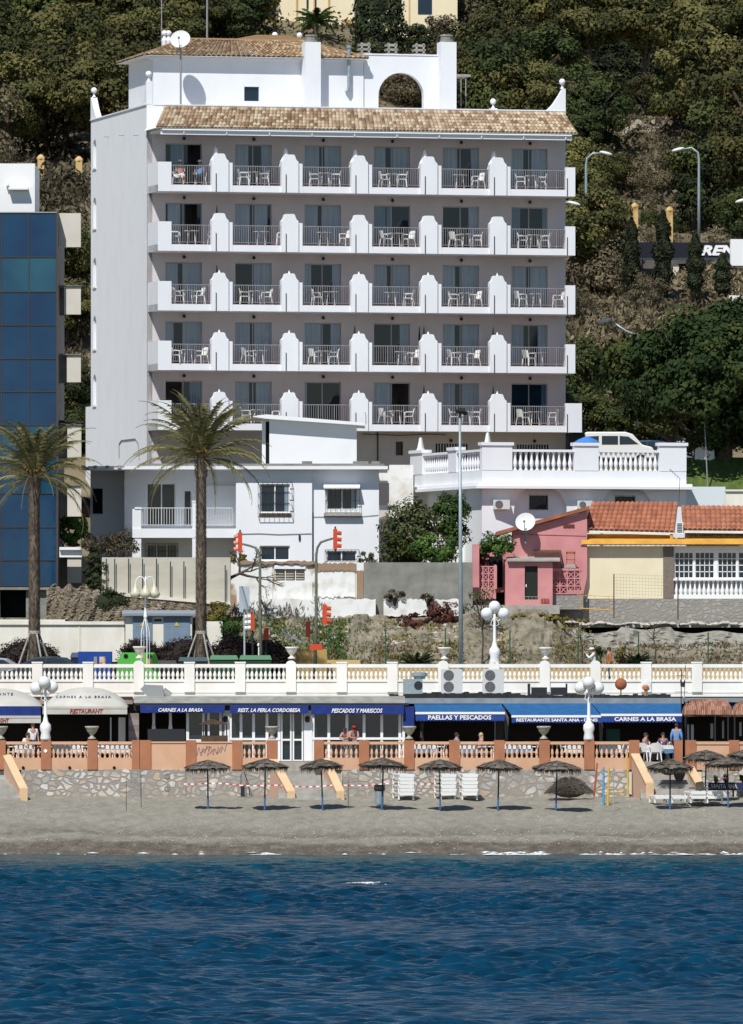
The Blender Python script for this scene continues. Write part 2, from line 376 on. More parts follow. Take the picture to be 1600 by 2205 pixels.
bw = ramp(mr.outputs[0], [(0,(1,1,1)),(.28,(.95,.95,.95)),(.36,(.25,.25,.25)),(.44,(.1,.1,.1)),(.5,(.62,.62,.62)),(.62,(.3,.3,.3)),(.8,(.0,.0,.0))])
mx = N.new('ShaderNodeMix'); mx.data_type = 'RGBA'; L.new(bw.outputs[0], mx.inputs[0]); L.new(dry.outputs[0], mx.inputs[6]); L.new(wet.outputs[0], mx.inputs[7]); L.new(mx.outputs[2], b.inputs['Base Color'])
bp = N.new('ShaderNodeBump'); bp.inputs['Strength'].default_value = .6; bp.inputs['Distance'].default_value = .04
nb = noise(3.2, (1,1,1), 3); L.new(nb.outputs[0], bp.inputs['Height']); L.new(bp.outputs[0], b.inputs['Normal'])
sand = m
r2 = random.Random(3)
def sandz(x, y):
    return beach_z(y)+(.035*sin(x*.9+y*.7)+.03*sin(x*2.1-y*1.9)+r2.uniform(-.022,.022))*(1 if 374 < y < 395.5 else .3)
struct('beach', sheet(frange(-60,60,.5)[:80]+frange(-20,20,.22)+frange(20.5,60,.5), frange(362,372,.5)+frange(372.2,398,.3), sandz), sand, True)
struct('seabed', sheet([-900,900],[-200,363], lambda x,y: -.9), M('sea_floor', (.05,.09,.1)))
struct('ground', sheet([-900,-60],[362,425], lambda x,y: 2.0 if y < 400 else 6.4), conc)
struct('ground', sheet([60,900],[362,425], lambda x,y: 2.0 if y < 400 else 6.4), conc)

# the sea: real waves
import numpy as np
def wave_h(X, Y):
    rs = np.random.RandomState(5); Z = np.zeros_like(X)
    for lam, amp, n in ((9,.034,4),(4.6,.036,7),(2.4,.031,10),(1.2,.020,12),(.65,.010,13)):
        for _ in range(n):
            th = rs.normal(-pi/2+.12, .5); l = lam*rs.uniform(.75,1.35); k = 2*pi/l; ph = rs.uniform(0, 2*pi)
            wv = np.sin(k*(cos(th)*X+sin(th)*Y)+ph+.9*np.sin(X*.11*rs.uniform(.5,1.5)+Y*.07+ph))
            Z += amp*rs.uniform(.6,1.2)*(1-np.abs(wv)**1.2 if lam > 2 else wv)*1.2-amp*.4
    patch = .72+.42*np.sin(X*.13+1.3+.6*np.sin(Y*.05))*np.sin(Y*.11+.7*np.sin(X*.21))
    calm = np.clip((371.5-Y)/26, .12, 1)
    return Z*patch*calm
xs = np.concatenate([np.linspace(-70,-22,60,endpoint=False), np.linspace(-22,22,300,endpoint=False), np.linspace(22,70,60)])
ys = np.concatenate([np.linspace(120,190,80,endpoint=False), np.linspace(190,373.5,1150)])
GX, GY = np.meshgrid(xs, ys); GZ = wave_h(GX, GY)
GZ += np.where(GY > 369, 0.02*np.sin(GX*.8+1.2*np.sin(GX*.23)), 0)
me = bpy.data.meshes.new('sea'); nx, ny = len(xs), len(ys)
me.vertices.add(nx*ny); me.vertices.foreach_set('co', np.stack([GX,GY,GZ],-1).ravel().astype(np.float32))
ii, jj = np.meshgrid(np.arange(nx-1), np.arange(ny-1)); a0 = (jj*nx+ii).ravel()
fq = np.stack([a0,a0+1,a0+nx+1,a0+nx],-1).astype(np.int32); nf = len(fq)
me.loops.add(nf*4); me.loops.foreach_set('vertex_index', fq.ravel()); me.polygons.add(nf)
me.polygons.foreach_set('loop_start', np.arange(0,nf*4,4,dtype=np.int32)); me.polygons.foreach_set('loop_total', np.full(nf,4,np.int32))
me.update(); me.validate(); me.polygons.foreach_set('use_smooth', [True]*nf)
m = bpy.data.materials.new('sea_water'); m.use_nodes = True; N = m.node_tree.nodes; L = m.node_tree.links; b = N['Principled BSDF']; tc = N.new('ShaderNodeTexCoord')
b.inputs['Roughness'].default_value = .2; b.inputs['IOR'].default_value = 1.33; b.inputs['Specular IOR Level'].default_value = .055; b.inputs['Specular Tint'].default_value = (.30,.62,1,1)
sx = N.new('ShaderNodeSeparateXYZ'); L.new(tc.outputs['Object'], sx.inputs[0])
nn = noise(.5, (1,.3,1), 5); ma = N.new('ShaderNodeMath'); ma.operation = 'MULTIPLY_ADD'; ma.inputs[1].default_value = 36; L.new(nn.outputs[0], ma.inputs[0]); L.new(sx.outputs['Y'], ma.inputs[2])
mr = N.new('ShaderNodeMapRange'); L.new(ma.outputs[0], mr.inputs[0]); mr.inputs[1].default_value = 330; mr.inputs[2].default_value = 392
wc = ramp(mr.outputs[0], [(0,(.003,.040,.082)),(.55,(.0035,.050,.088)),(1,(.013,.076,.088))]); mp2 = noise(.9, (1,.45,1), 6); r2_ = ramp(mp2.outputs[0], [(.36,(.42,.50,.52)),(.62,(1,1,1))]); mq = N.new('ShaderNodeMix'); mq.data_type = 'RGBA'; mq.blend_type = 'MULTIPLY'; mq.inputs[0].default_value = 1; L.new(wc.outputs[0], mq.inputs[6]); L.new(r2_.outputs[0], mq.inputs[7]); L.new(mq.outputs[2], b.inputs['Base Color'])  # dark noise patches in the water colour imitate shaded wave facets
nw = noise(3.4, (1,.7,1), 6); bp = N.new('ShaderNodeBump'); bp.inputs['Strength'].default_value = .6; bp.inputs['Distance'].default_value = .14
L.new(nw.outputs[0], bp.inputs['Height']); L.new(bp.outputs[0], b.inputs['Normal'])
me.materials.append(m); sea = bpy.data.objects.new('sea', me); COL.objects.link(sea); sea['kind'] = 'structure'
struct('sea_beyond', sheet([-900,-70,70,900],[-200,120], lambda x,y: -.12), m); 
struct('sea_beyond', sheet([-900,-70],[120,372], lambda x,y: -.12), m); struct('sea_beyond', sheet([70,900],[120,372], lambda x,y: -.12), m)
# foam along the edge of the water
fm = M('foam', (.62,.66,.66), (.8,.82,.82), 6, .8)
mb = MB(); r3 = random.Random(11)
def edge_y(x): return 371.7
for (x0, x1, dens) in ((540,600,16),(1040,1180,60),(1250,1600,60),(0,500,8),(700,1000,8)):
    for _ in range(dens):
        px = r3.uniform(x0, x1); Yc = 371.2+r3.uniform(-.6,.9); X = PX(px, Yc); a = r3.uniform(.06,.34); zc = max(beach_z(Yc), 0)+.015
        k = 7; vs = [(X+a*cos(2*pi*i/k)*r3.uniform(.7,1), Yc+a*.6*sin(2*pi*i/k), zc) for i in range(k)]+[(X, Yc, zc+.01+.04*r3.random())]
        mb.add(vs, [(i,(i+1)%k,k) for i in range(k)])
for _ in range(70):                           # a breaking crest a few metres out
    px, Yc = (785, 326.0) if _ % 5 else (806, 324.5)
    X = PX(r3.gauss(px, 16), Yc); a = r3.uniform(.02,.08); y_ = Yc+r3.gauss(0,.35); z_ = float(wave_h(np.array([X]), np.array([y_]))[0])+.01
    mb.add([(X-a,y_-a,z_),(X+a,y_-a*.6,z_),(X,y_+a,z_+.02)], [(0,1,2)])
tag(struct('foam', mb, fm), kind='stuff')
# white pebbles and shell litter along the drift lines
mb = MB()
for _ in range(420):
    Y = r3.choice([r3.gauss(376.2,.6), r3.gauss(379,.8), r3.uniform(373,395)]); px = r3.uniform(-100,1700)
    if r3.random() < .35 and px < 600: px += 800
    a = r3.uniform(.015,.045); X = PX(px, Y); mb.ball((X, Y, beach_z(Y)+.03), a, a, a*.7, n=5)
tag(struct('shell_litter', mb, M('shell_white', (.6,.57,.52), (.4,.36,.3), 3)), kind='stuff')

# hillside and the ground behind the promenade
hill_m = M('hillside_earth', (.11,.09,.05), (.21,.17,.105), .35, .95, bump=.5, bscale=2, c3=None)
struct('hillside', sheet(frange(-120,120,1.5), frange(425,480,1.0)+frange(481.5,900,2.5), hill_z), hill_m, True)
struct('road', sheet([-60,60],[409,425], lambda x,y: 7.0), asphalt)
mb = MB(); mb.box(-60,60,408.3,411.2,6.5,7.14); struct('promenade_pavement', mb, paving)
mb = MB(); mb.box(-60,60,424,425.2,6.3,7.13); struct('pavement', mb, paving)
mb = MB(); mb.box(-60,60,425,425.3,5,7.0); struct('ground_edge', mb, conc)
# painted lane line on the road
mb = MB()
for i in range(20): mb.box(-58+i*6, -55+i*6, 417.4, 417.55, 7.0, 7.006)
struct('road_marking', mb, M('road_paint', (.75,.75,.72)))

# ------------------------------------------------------------------ the hotel (yawed 14 degrees)
HA = R(14); HYf = 455.0
class Fr:
    def __init__(s, px, Y, a, z=0): s.o = Vector((PX(px,Y), Y, z)); s.a = a; s.c = cos(a); s.s = sin(a)
    def x(s, px, d=0):
        t = (px-800)/F; return (t*(s.o.y+d*s.c)-s.o.x+d*s.s)/(s.c-t*s.s)
    def Y(s, x, d=0): return s.o.y+x*s.s+d*s.c
    def z(s, py, x=0, d=0): return CH-(py-HY)*s.Y(x,d)/F-s.o.z
GZH = 14.0
H = Fr(316, HYf, HA, GZH)
hotel = thing('hotel', 'tall white hotel of five balcony floors with tiled eaves and rooftop parapet', 'hotel', H.o, HA)
BD = 2.4                                              # balcony depth
W1 = H.x(1218); DEP = 13.8
zt = H.z(226, 0, 0)
# floor levels: bottom of balcony slab measured at the left corner of the front
zb = [H.z(y, 0, -BD) for y in (411,541,668,797,925)]
FH = (zb[0]-zb[4])/4
zb = [zb[4]+FH*(4-i) for i in range(5)]
print('floor height', FH, 'hotel width', W1, zb, zt)
# main walls: front wall as panels round the door openings, side wall with its arched niches
EAVE = zb[0]+FH*0.985
bays = [340, 490, 640, 790, 939, 1088]                # photo column where each bay begins (balcony front)
bx0 = [H.x(p, -BD) for p in (340,512,662,811,960,1108)]
pitch = (H.x(1228,-BD)-H.x(340,-BD)+.25)/6
bx0 = [H.x(340,-BD)+pitch*i for i in range(6)]
wx0 = [H.x(356)+pitch*i for i in range(6)]            # window openings
WW = 1.97
floors_z = [z+.35 for z in zb]                        # floor surface inside
mb = MB()
def front_wall(mb, z0, z1, ops, y0=0, y1=.25, xa=0, xb=None):
    """wall strip with openings (x0,x1,za,zb)"""
    xb = W1 if xb is None else xb; x = xa
    for (a, b_, c, d) in sorted(ops):
        mb.box(x, a, y0, y1, z0, z1)
        if c > z0: mb.box(a, b_, y0, y1, z0, c)
        if d < z1: mb.box(a, b_, y0, y1, d, z1)
        x = b_
    mb.box(x, xb, y0, y1, z0, z1)
for i in range(5):
    top = zb[i-1] if i else EAVE+.25
    front_wall(mb, zb[i], top, [(x, x+WW, floors_z[i], zb[i]+2.62) for x in wx0])
gw = [(H.x(853),H.x(867),H.z(977),H.z(948)),(H.x(937),H.x(1008),H.z(985),H.z(951)),(H.x(1112),H.x(1182),H.z(986),H.z(952))]
front_wall(mb, 0, zb[4], gw)
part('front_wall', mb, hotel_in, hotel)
mb = MB()                                             # side wall, with niches near its back edge
ny = [(300,362),(425,492),(555,618),(680,752),(806,873)]
dl, dh = 12.45, 13.25                                 # niche extent along the side wall
mb.box(-.001,.3,.0,dl,0,zt); mb.box(-.001,.3,dh,DEP,0,zt)
zz = 0
def sz(py): return H.z(py, 0, 12.8)
for (a, b_) in reversed(ny):
    z0, z1 = sz(b_), sz(a)
    mb.box(-.001,.3,dl,dh,zz,z0)
    rr = (dh-dl)/2; cen = (dl+dh)/2; pts = [(dl,z1),(dl,z1-rr)]+[(cen-rr*cos(pi*q/8), z1-rr+rr*sin(pi*q/8)) for q in range(1,8)]+[(dh,z1-rr),(dh,z1)]
    mb.slab(pts, -.001, .3); mb.box(.29,.34,dl,dh,z0,z1); mb.box(-.06,.2,dl-.05,dh+.05,z0-.07,z0)
    zz = z1
mb.box(-.001,.3,dl,dh,zz,zt)
mb.box(0,.3,DEP+.002,DEP+1.35,0,H.z(875,0,DEP))
part('side_wall', mb, white, hotel)
mb = MB(); mb.box(.3,W1,DEP-.3,DEP,0,zt); mb.box(W1-.3,W1,.25,DEP-.3,0,zt); mb.box(.3,W1-.3,.25,DEP-.3,zt-1.1,zt-.9)
for z in zb: mb.box(.3,W1-.3,.25,DEP-.3,z+.02,z+.33)
for x in wx0[1:]: mb.box(x-1.2,x-1.05,.25,5,0,zt-1.2)
mb.box(.3,W1-.3,5,5.2,0,zt-1.2)
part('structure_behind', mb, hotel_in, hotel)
# parapet with corner sweeps and ball finials
mb = MB(); mb.box(0.3,W1,0,.28,EAVE+.25,zt); 
mb.box(-.06,.36,0,DEP,zt,zt+.06)
mb.box(.36,W1,-.03,.31,zt,zt+.06)
part('parapet', mb, white, hotel)
def sweep(y_or_x, n=8, w=1.3, h=1.15):
    pts = [(0,0),(0,h)]; pts += [(.16+(w-.16)*q/n, h*(1-sin(pi/2*q/n))**1.0) for q in range(n+1)]
    return pts
def finial(mb, x, y, z, r=.15):
    mb.lathe((x,y,z), [(.10,0),(.10,.05),(.05,.1),(.05,.2)], 8); mb.ball((x,y,z+.2+r), r)
mb = MB()
for (yy, sgn) in ((DEP, -1), (0, 1)):                 # along the left parapet
    pts = [(yy+sgn*a, zt+b_) for a, b_ in sweep(0, w=1.9 if yy else 1.2, h=1.25)]
    mb.slab(pts, -.02, .3); finial(mb, .14, yy+sgn*.15, zt+1.25, .17)
    if yy: part('corner_finial', mb, white, hotel); mb = MB()
part('corner_finial', mb, white, hotel); mb = MB()
pts = [(W1-a, zt+b_) for a, b_ in sweep(0, w=1.25, h=1.2)]; mb.prism(pts, -.02, .3); finial(mb, W1-.15, .14, zt+1.2, .17)
part('corner_finial', mb, white, hotel); mb = MB(); xs_ = H.x(1064, 12); mb.prism([(xs_-.45,zt-.3),(xs_-.3,zt+.3),(xs_-.18,zt+.9),(xs_+.18,zt+.9),(xs_+.3,zt+.3),(xs_+.45,zt-.3)], 12, 12.4); finial(mb, xs_, 12.2, zt+.9, .17)
mb.box(W1-.3,W1,.3,DEP,zt-.2,zt+.04)
part('corner_finial', mb, white, hotel)
# tiled eaves
ev = 2.75; zrt = H.z(240,0,0); ze = EAVE+.22
zrt = ze+1.25
mb = MB(); xl, xr = -.15, H.x(1243,-ev)
tiles(mb, (xl,-ev,ze), (xr,-ev,ze), (W1-.15,-.05,zrt), (.9,-.05,zrt), .205, .4, .06)
tiles(mb, (xr,-ev,ze), (xr,.2,ze), (W1-.1,.2,zrt), (W1-.15,-.05,zrt), .22, .4, .05)
er = part('eaves_roof', mb, tile, hotel)
mb = MB(); mb.add([(xl,-ev,ze-.02),(xr,-ev,ze-.02),(xr,0,ze-.02),(xl,0,ze-.02),(.9,-.03,zrt-.03),(W1-.15,-.03,zrt-.03)], [(0,3,2,1),(0,1,5,4),(0,4,3),(1,2,5),(3,4,5,2)])
mb.box(xl+.3,xr-.25,-ev+.12,-ev+.24,ze-.34,ze-.04); mb.box(xl+.3,xr-.25,-ev+.24,-.002,ze-.2,ze-.06)
part('eaves_soffit', mb, white, er)
mb = MB()
for i in range(10): x = xl+1.5+i*2.28; mb.box(x, x+.05, -ev+.04, -ev+.14, ze-.3, ze+.02)
mb.cyl((xl+.35,-ev+.05,ze-.1),(xr-.3,-ev+.05,ze-.1),.05)
part('gutter', mb, wpaint, er)

# balcony kit: each balcony is a part of the hotel; railing, gable pier, parapet block are its pieces
def gable_pts(c, w, z0, z1):
    h = z1-z0; s_ = w/2
    rt_ = [(1,-.42),(1,-.36),(.92,-.34),(.80,-.29),(.70,-.22),(.62,-.12),(.58,-.05),(.50,-.02),(.38,0)]
    return [(c-s_,z0),(c+s_,z0)]+[(c+s_*u, z1+v) for u, v in rt_]+[(c-s_*u, z1+v) for u, v in rt_[::-1]]
floor_m = M('terracotta_floor', (.30,.12,.075), (.24,.10,.06), 3, .6)
PH = 1.52                                            # parapet block height over slab bottom
proto_rail = None
curt = [
 [([],(.62,1),1), ([(0,.38),(.72,1)],None,0), ([(0,.42),(.55,1)],None,0), ([(0,.34),(.52,1)],None,0), ([(0,.42),(.78,1)],None,0), ([(0,.35),(.56,1)],None,0)],
 [([(.07,.42)],(.55,.88),0), ([(0,.42),(.53,.9)],None,0), ([(0,.38),(.5,1)],None,0), ([(0,.34),(.36,.5)],None,1), ([(.72,1)],None,0), ([(0,.26),(.86,1)],None,1)],
 [([(0,.36),(.5,1)],None,0), ([(.52,1)],None,0), ([(0,.2),(.76,1)],None,0), ([(0,.38),(.52,1)],None,0), ([(0,.36),(.52,1)],None,0), ([(0,.43),(.53,1)],None,0)],
 [([(0,.24),(.5,1)],None,0), ([(0,.42),(.53,1)],None,0), ([(0,.46),(.72,1)],None,0), ([(.72,1)],None,0), ([(0,.35),(.53,1)],None,0), ([(0,.36),(.74,1)],None,0)],
 [([(.66,1)],(.0,.45),1), ([(0,.4),(.57,1)],None,0), ([(0,.08)],None,0), ([(0,.47)],(.52,1),0), ([(0,.36),(.53,1)],None,0), ([(.84,1)],None,1)]]
bw = pitch
for i in range(5):
    zs = zb[i]; zf = floors_z[i]
    for j in range(6):
        x0 = bx0[j]; x1 = x0+pitch
        mb = MB(); mb.box(x0, x1-.002 if j < 5 else x1+.02, -BD, -.002, zs, zf-.012); 
        bal = part('balcony', mb, white, hotel)
        mb = MB(); mb.box(x0+.1, x1-.2, -BD+.1, -.01, zf-.011, zf+.012); part('balcony_floor', mb, floor_m, bal)
        # left parapet block, side wall of the balcony
        mb = MB(); bwd = .72 if j == 0 else .24
        mb.box(x0-.0 if j else x0, x0+bwd, -BD-.012, -BD+.22, zs-.004, zs+PH)
        if j == 0: mb.box(x0, x0+.18, -BD+.22, -.003, zs-.004, zs+PH)
        part('parapet_block', mb, white, bal)
        if j < 5:
            c = x1-.45; tp = zs+PH+.46
            mb = MB(); mb.prism(gable_pts(c, .90, zs-.004, tp), -BD-.12, -BD+.32)
            mb.box(c-.06, c+.1, -BD+.32, -.003, zf, zs+PH+.0)
            if i == 0: mb.lathe((c-.1,-BD+.45,tp-.6), [(.36,0),(.28,.3),(.17,.5),(.11,.75),(.07,.9),(.02,.98)], 4)
            elif i > 1: mb.lathe((c,-BD+.1,tp), [(.07,0),(.04,.06),(.03,.14)], 6)
            part('gable_pier', mb, white, bal)
            mb = MB(); mb.cyl((c-.22,-BD-.15,zs-.02),(c-.22,-BD-.15,zs+.95),.022,n=5); part('dark_upright', mb, darkmet, bal)  # thin dark upright on the pier front
            xe = c-.46
        else:
            mb = MB(); ex = .28 if i < 4 else .62; mb.box(x1-.50, x1+.02+(0 if i < 4 else .36), -BD-.012, -BD+.22, zs-.004, zs+PH); mb.box(x1-.16, x1+.02, -BD+.22, -.003, zs-.004, zs+PH)
            part('parapet_block', mb, white, bal); xe = x1-.5
            mb = MB(); mb.cyl((x1-.42,-BD-.04,zs-.02),(x1-.42,-BD-.04,zs+.95),.022,n=5); part('dark_upright', mb, darkmet, bal)  # the same thin dark upright on the end block
        # railing
        mb = MB(); xs0 = x0+bwd; zr = zf+1.02
        mb.box(xs0, xe, -BD+.06, -BD+.10, zr-.04, zr); mb.box(xs0, xe, -BD+.065, -BD+.095, zf+.10, zf+.13)
        n = int((xe-xs0)/.118)
        for q in range(1, n):
            xx = xs0+(xe-xs0)*q/n; wd = .010 if q % 7 else .02
            mb.box(xx-wd, xx+wd, -BD+.07, -BD+.09, zf if q % 7 == 0 else zf+.10, zr-.02)
        part('railing', mb, rail_m, bal)
        # sliding door
        xw = wx0[j]; zt_ = zb[i]+2.62; cu, op, blue = curt[i][j]
        mb = MB(); mb.box(xw, xw+WW, .12, .17, zt_-.06, zt_); mb.box(xw, xw+WW, .12, .17, zf, zf+.05)
        for xx in (xw, xw+WW*.48, xw+WW-.05): mb.box(xx, xx+.05, .115, .175, zf, zt_)
        win = part('sliding_door', mb, alu, hotel)
        mb = MB(); spans = [(0,1)] if not op else [(0,op[0])]+([(op[1],1)] if op[1] < .99 else [])
        if op and op[0] == 0: spans = [(op[1],1)]
        for a, b_ in spans: mb.box(xw+WW*a, xw+WW*b_, .135, .15, zf+.05, zt_-.06)
        part('pane', mb, tglass, win)
        if cu or blue:
            for a, b_ in (cu or [(.15,.5)]):
                mb = MB(); xa, xb = xw+WW*a+.01, xw+WW*b_-.01; k = max(4, int((xb-xa)/.07)); vs = []
                for q in range(k+1): xx = xa+(xb-xa)*q/k; yy = .125+.006*(q % 2); vs += [(xx,yy,zf+.06),(xx,yy,zt_-.07)]
                mb.add(vs, [(2*q,2*q+2,2*q+3,2*q+1) for q in range(k)])
                part('curtain', mb, curtain_b if blue else curtain, win)
        mb = MB(); mb.lathe((xw+WW*.5,-.12,zt_+.18), [(.03,0),(.085,.03),(.085,.12),(.03,.17)], 8); mb.box(xw+WW*.5-.02,xw+WW*.5+.02,-.12,-.002,zt_+.33,zt_+.36)
        part('wall_lamp', mb, darkmet, hotel)
# ground floor windows with bars
for (a, b_, c, d) in gw:
    mb = MB(); mb.box(a-.0, b_, .14,.18, c, d); wn = part('barred_window', mb, tglass, hotel)
    mb = MB(); n = max(3, int((b_-a)/.14))
    for q in range(n+1): xx = a+(b_-a)*q/n; mb.box(xx-.012, xx+.012, -.02, .01, c-.03, d+.03)
    part('bars', mb, wpaint if b_-a > 1 else darkmet, wn)
for px in (985-15, 1150):
    mb = MB(); x = H.x(px); z = H.z(944); mb.lathe((x,-.12,z-.1), [(.03,0),(.085,.03),(.085,.12),(.03,.17)], 8); mb.box(x-.02,x+.02,-.12,-.002,z+.04,z+.07); part('wall_lamp', mb, darkmet, hotel)
mb = MB(); x = H.x(813); mb.cyl((x,-.06,2),(x,-.06,zb[4]),.035,n=6); mb.tube([(H.x(780),-.05,zb[4]-.1),(H.x(860),-.05,zb[4]-.16),(H.x(920),-.05,zb[4]-.08),(H.x(960),-.05,zb[4]-.12)],.02); part('downpipe', mb, darkmet, hotel)
# small wires whose shadows streak the side wall
mb = MB()
for py, dd in ((295,9.3),(292,5.5),(292,2.0)): z = H.z(py,0,dd); mb.cyl((-.28,dd,z),(-.001,dd,z+.02),.02,n=5)
part('side_bracket', mb, rail_m, hotel)
mb = MB(); mb.tube([(-.03,6.6,H.z(985,0,6)),(-.03,6.6,H.z(955,0,6)),(-.03,6.0,H.z(948,0,6)),(-.03,2.6,H.z(946,0,4)),(-.03,1.9,H.z(955,0,2)),(-.03,1.7,H.z(990,0,2))],.025); part('cable', mb, rail_m, hotel)

tile_pent = M('rooftop_clay_tiles', (.3,.2,.15), attr=True, ramp=[(.17,.10,.055),(.34,.22,.12),(.50,.38,.24)], rough=.9)
# ---- rooftop: penthouse, chimneys, arch wall
pd = 3.2                                              # set back from the front
def hx(px, d=pd): return H.x(px, d)
def hz(py, px=500, d=pd): return H.z(py, H.x(px, d), d)
pent = []
xL, xR = hx(330), hx(783)
zc, zp = zt-.3, hz(122)
wz0, wz1 = hz(217), hz(186); wxa, wxb = hx(526), hx(558)
mb = MB(); mb.box(xL, wxa, pd, pd+.25, zc-.7, zp); mb.box(wxb, xR, pd, pd+.25, zc-.7, zp); mb.box(wxa,wxb,pd,pd+.25,zc-.7,wz0); mb.box(wxa,wxb,pd,pd+.25,wz1,zp)
mb.box(xL, xL+.25, pd+.25, pd+6.0, zc-.7, zp); mb.box(xR-.25, xR, pd+.25, pd+6.0, zc-.7, zp); mb.box(xL+.25,xR-.25,pd+5.75,pd+6,zc-.7,zp)
pw = part('penthouse_wall', mb, white, hotel)
mb = MB(); mb.box(wxa, wxb, pd+.12, pd+.16, wz0, wz1); part('penthouse_window', mb, tglass, pw)
zr0 = zp-.02; zr1 = zp+1.05; o_ = .55; xl_, xr_ = xL-.6, xR+.1
rl_, rr_ = xL+2.4, xR-2.6; ym = pd+3.0
mb = MB(); tiles(mb, (xl_,pd-o_,zr0),(xr_,pd-o_,zr0),(rr_,ym,zr1),(rl_,ym,zr1),.27,.42,.075)
tiles(mb, (xl_,pd+6.5,zr0),(xl_,pd-o_,zr0),(rl_,ym,zr1),(rl_,ym+.02,zr1),.21,.42,.05)
tiles(mb, (xr_,pd-o_,zr0),(xr_,pd+6.5,zr0),(rr_,ym+.02,zr1),(rr_,ym,zr1),.21,.42,.05)
mb.tube([(xl_,pd-o_,zr0+.05),(rl_,ym,zr1+.05),(rr_,ym,zr1+.05),(xr_,pd-o_,zr0+.05)],.09,r=.4)
# raised middle block of the roof
xm, zm = hx(600), zr1+.35
mb.add([(xm-2.2,ym,zr1),(xm-.5,ym,zm),(xm+1.2,ym,zm),(xm+3,ym,zr1),(xm-2.2,ym+3,zr1),(xm-.5,ym+3,zm),(xm+1.2,ym+3,zm),(xm+3,ym+3,zr1)],[(0,1,5,4),(1,2,6,5),(2,3,7,6),(0,3,2,1)],.5)
pr = part('penthouse_roof', mb, tile_pent, hotel)
mb = MB(); mb.add([(xl_,pd-o_,zr0-.03),(xr_,pd-o_,zr0-.03),(xr_,pd+6.5,zr0-.03),(xl_,pd+6.5,zr0-.03),(rl_,ym,zr1-.03),(rr_,ym,zr1-.03)],[(0,3,2,1),(0,1,5,4),(1,2,5),(2,3,4,5),(3,0,4)]); mb.box(xL-.3,xR,pd-.18,pd-.003,zp-.2,zp-.06); part('roof_deck', mb, white, pr)
mb = MB(); 
for px in (374,383): xx = hx(px); mb.lathe((xx,pd+2.2,zr1-.4), [(.12,0),(.16,.3),(.10,.45),(.06,.55)],8); mb.ball((xx,pd+2.2,zr1+.28),.16)
part('roof_finial', mb, white, pr)
for px in (592,645):
    mb = MB();  xx = hx(px, ym+2); mb.lathe((xx,ym+2,zr1-.2), [(.25,0),(.18,.3),(.08,.42),(.06,.55)],8); mb.ball((xx,ym+2,zr1+.5),.16); part('roof_finial', mb, white, pr)
def chimney(name, px0, px1, ptop, d, dep=.7, capm=grey_conc, cap=True):
    a, b_ = H.x(px0,d), H.x(px1,d); zt2 = H.z(ptop, a, d)
    mb = MB(); mb.box(a, b_, d, d+dep, zc-.8, zt2); c = part(name, mb, white, hotel)
    if cap:
        mb = MB(); cx = (a+b_)/2; cy = d+dep/2; rr = (b_-a)/2-.05
        mb.lathe((cx,cy,zt2), [(rr,0),(rr,.08),(rr*.85,.1),(rr*.85,.3),(rr*.95,.32),(rr*.9,.4)],10); part('chimney_cap', mb, capm, c)
chimney('chimney', 658, 691, 90, pd-1.0, .9); chimney('chimney', 949, 983, 90, pd-.5, .8)
mb = MB(); xx = hx(751, pd-.2); mb.cyl((xx,pd-.25,hz(186)),(xx,pd-.25,hz(100)),.10,n=10); mb.cyl((xx,pd-.25,hz(100)),(xx,pd-.25,hz(94)),.14,n=10); mb.tube([(xx,pd-.25,hz(186)),(xx-.05,pd-.25,hz(192)),(xx-.08,pd-.05,hz(194))],.09)
part('flue_pipe', mb, steel, hotel)
# arch wall
xa, xb, za = hx(785), hx(949), hz(119,870); cx, rr, zsill = hx(865), hx(914)-hx(865), hz(222,870)-.1
zs_ = hz(207, 870)
mb = MB(); K = 14; pts = [(xa,zc-.7),(cx-rr,zc-.7),(cx-rr,zs_)]+[(cx-rr*cos(pi*q/K), zs_+rr*sin(pi*q/K)) for q in range(1,K)]+[(cx+rr,zs_),(cx+rr,zc-.7),(xb,zc-.7),(xb,za),(xa,za)]
# split the concave outline in columns so that every face is convex
def arch_wall(mb, xa, xb, z0, z1, cx, rr, zs, y0, y1, K=16):
    mb.box(xa, cx-rr, y0, y1, z0, z1); mb.box(cx+rr, xb, y0, y1, z0, z1)
    for q in range(K):
        t0, t1 = pi*q/K, pi*(q+1)/K; a, b_ = cx-rr*cos(t0), cx-rr*cos(t1)
        mb.prism([(a, zs+rr*sin(t0)), (b_, zs+rr*sin(t1)), (b_, z1), (a, z1)], y0, y1)
mb = MB(); arch_wall(mb, xa, xb, zc-.7, za, cx, rr, zs_, pd+.1, pd+.55); mb.box(xa,xb,pd+.06,pd+.6,za,za+.07); part('arch_wall', mb, white, hotel)
# three small latticed vents above the arch wall, and the lift-house canopy
for px in (787,845,905):
    xx = hx(px,pd+3); z0 = hz(121,870,pd+3)-.2; mb = MB(); w_ = .34
    for q in range(4): mb.box(xx-w_+.02*q, xx+w_-.02*q, pd+3, pd+3.6, z0+q*.24, z0+q*.24+.12)
    mb.box(xx-w_+.1,xx-w_+.2,pd+3,pd+3.1,z0,z0+.9); mb.box(xx+w_-.2,xx+w_-.1,pd+3,pd+3.1,z0,z0+.9); part('roof_vent', mb, wood_g, hotel)
mb = MB(); a, b_ = hx(984,pd+2), hx(1014,pd+2); z = hz(160,1000,pd+2); mb.box(a,b_,pd+2,pd+3.5,z-.12,z)
for x in (a+.25, b_-.25): mb.cyl((x,pd+2.1,z-1.7),(x+.0,pd+2.1,z-.1),.025)
part('roof_canopy', mb, wood_g, hotel)
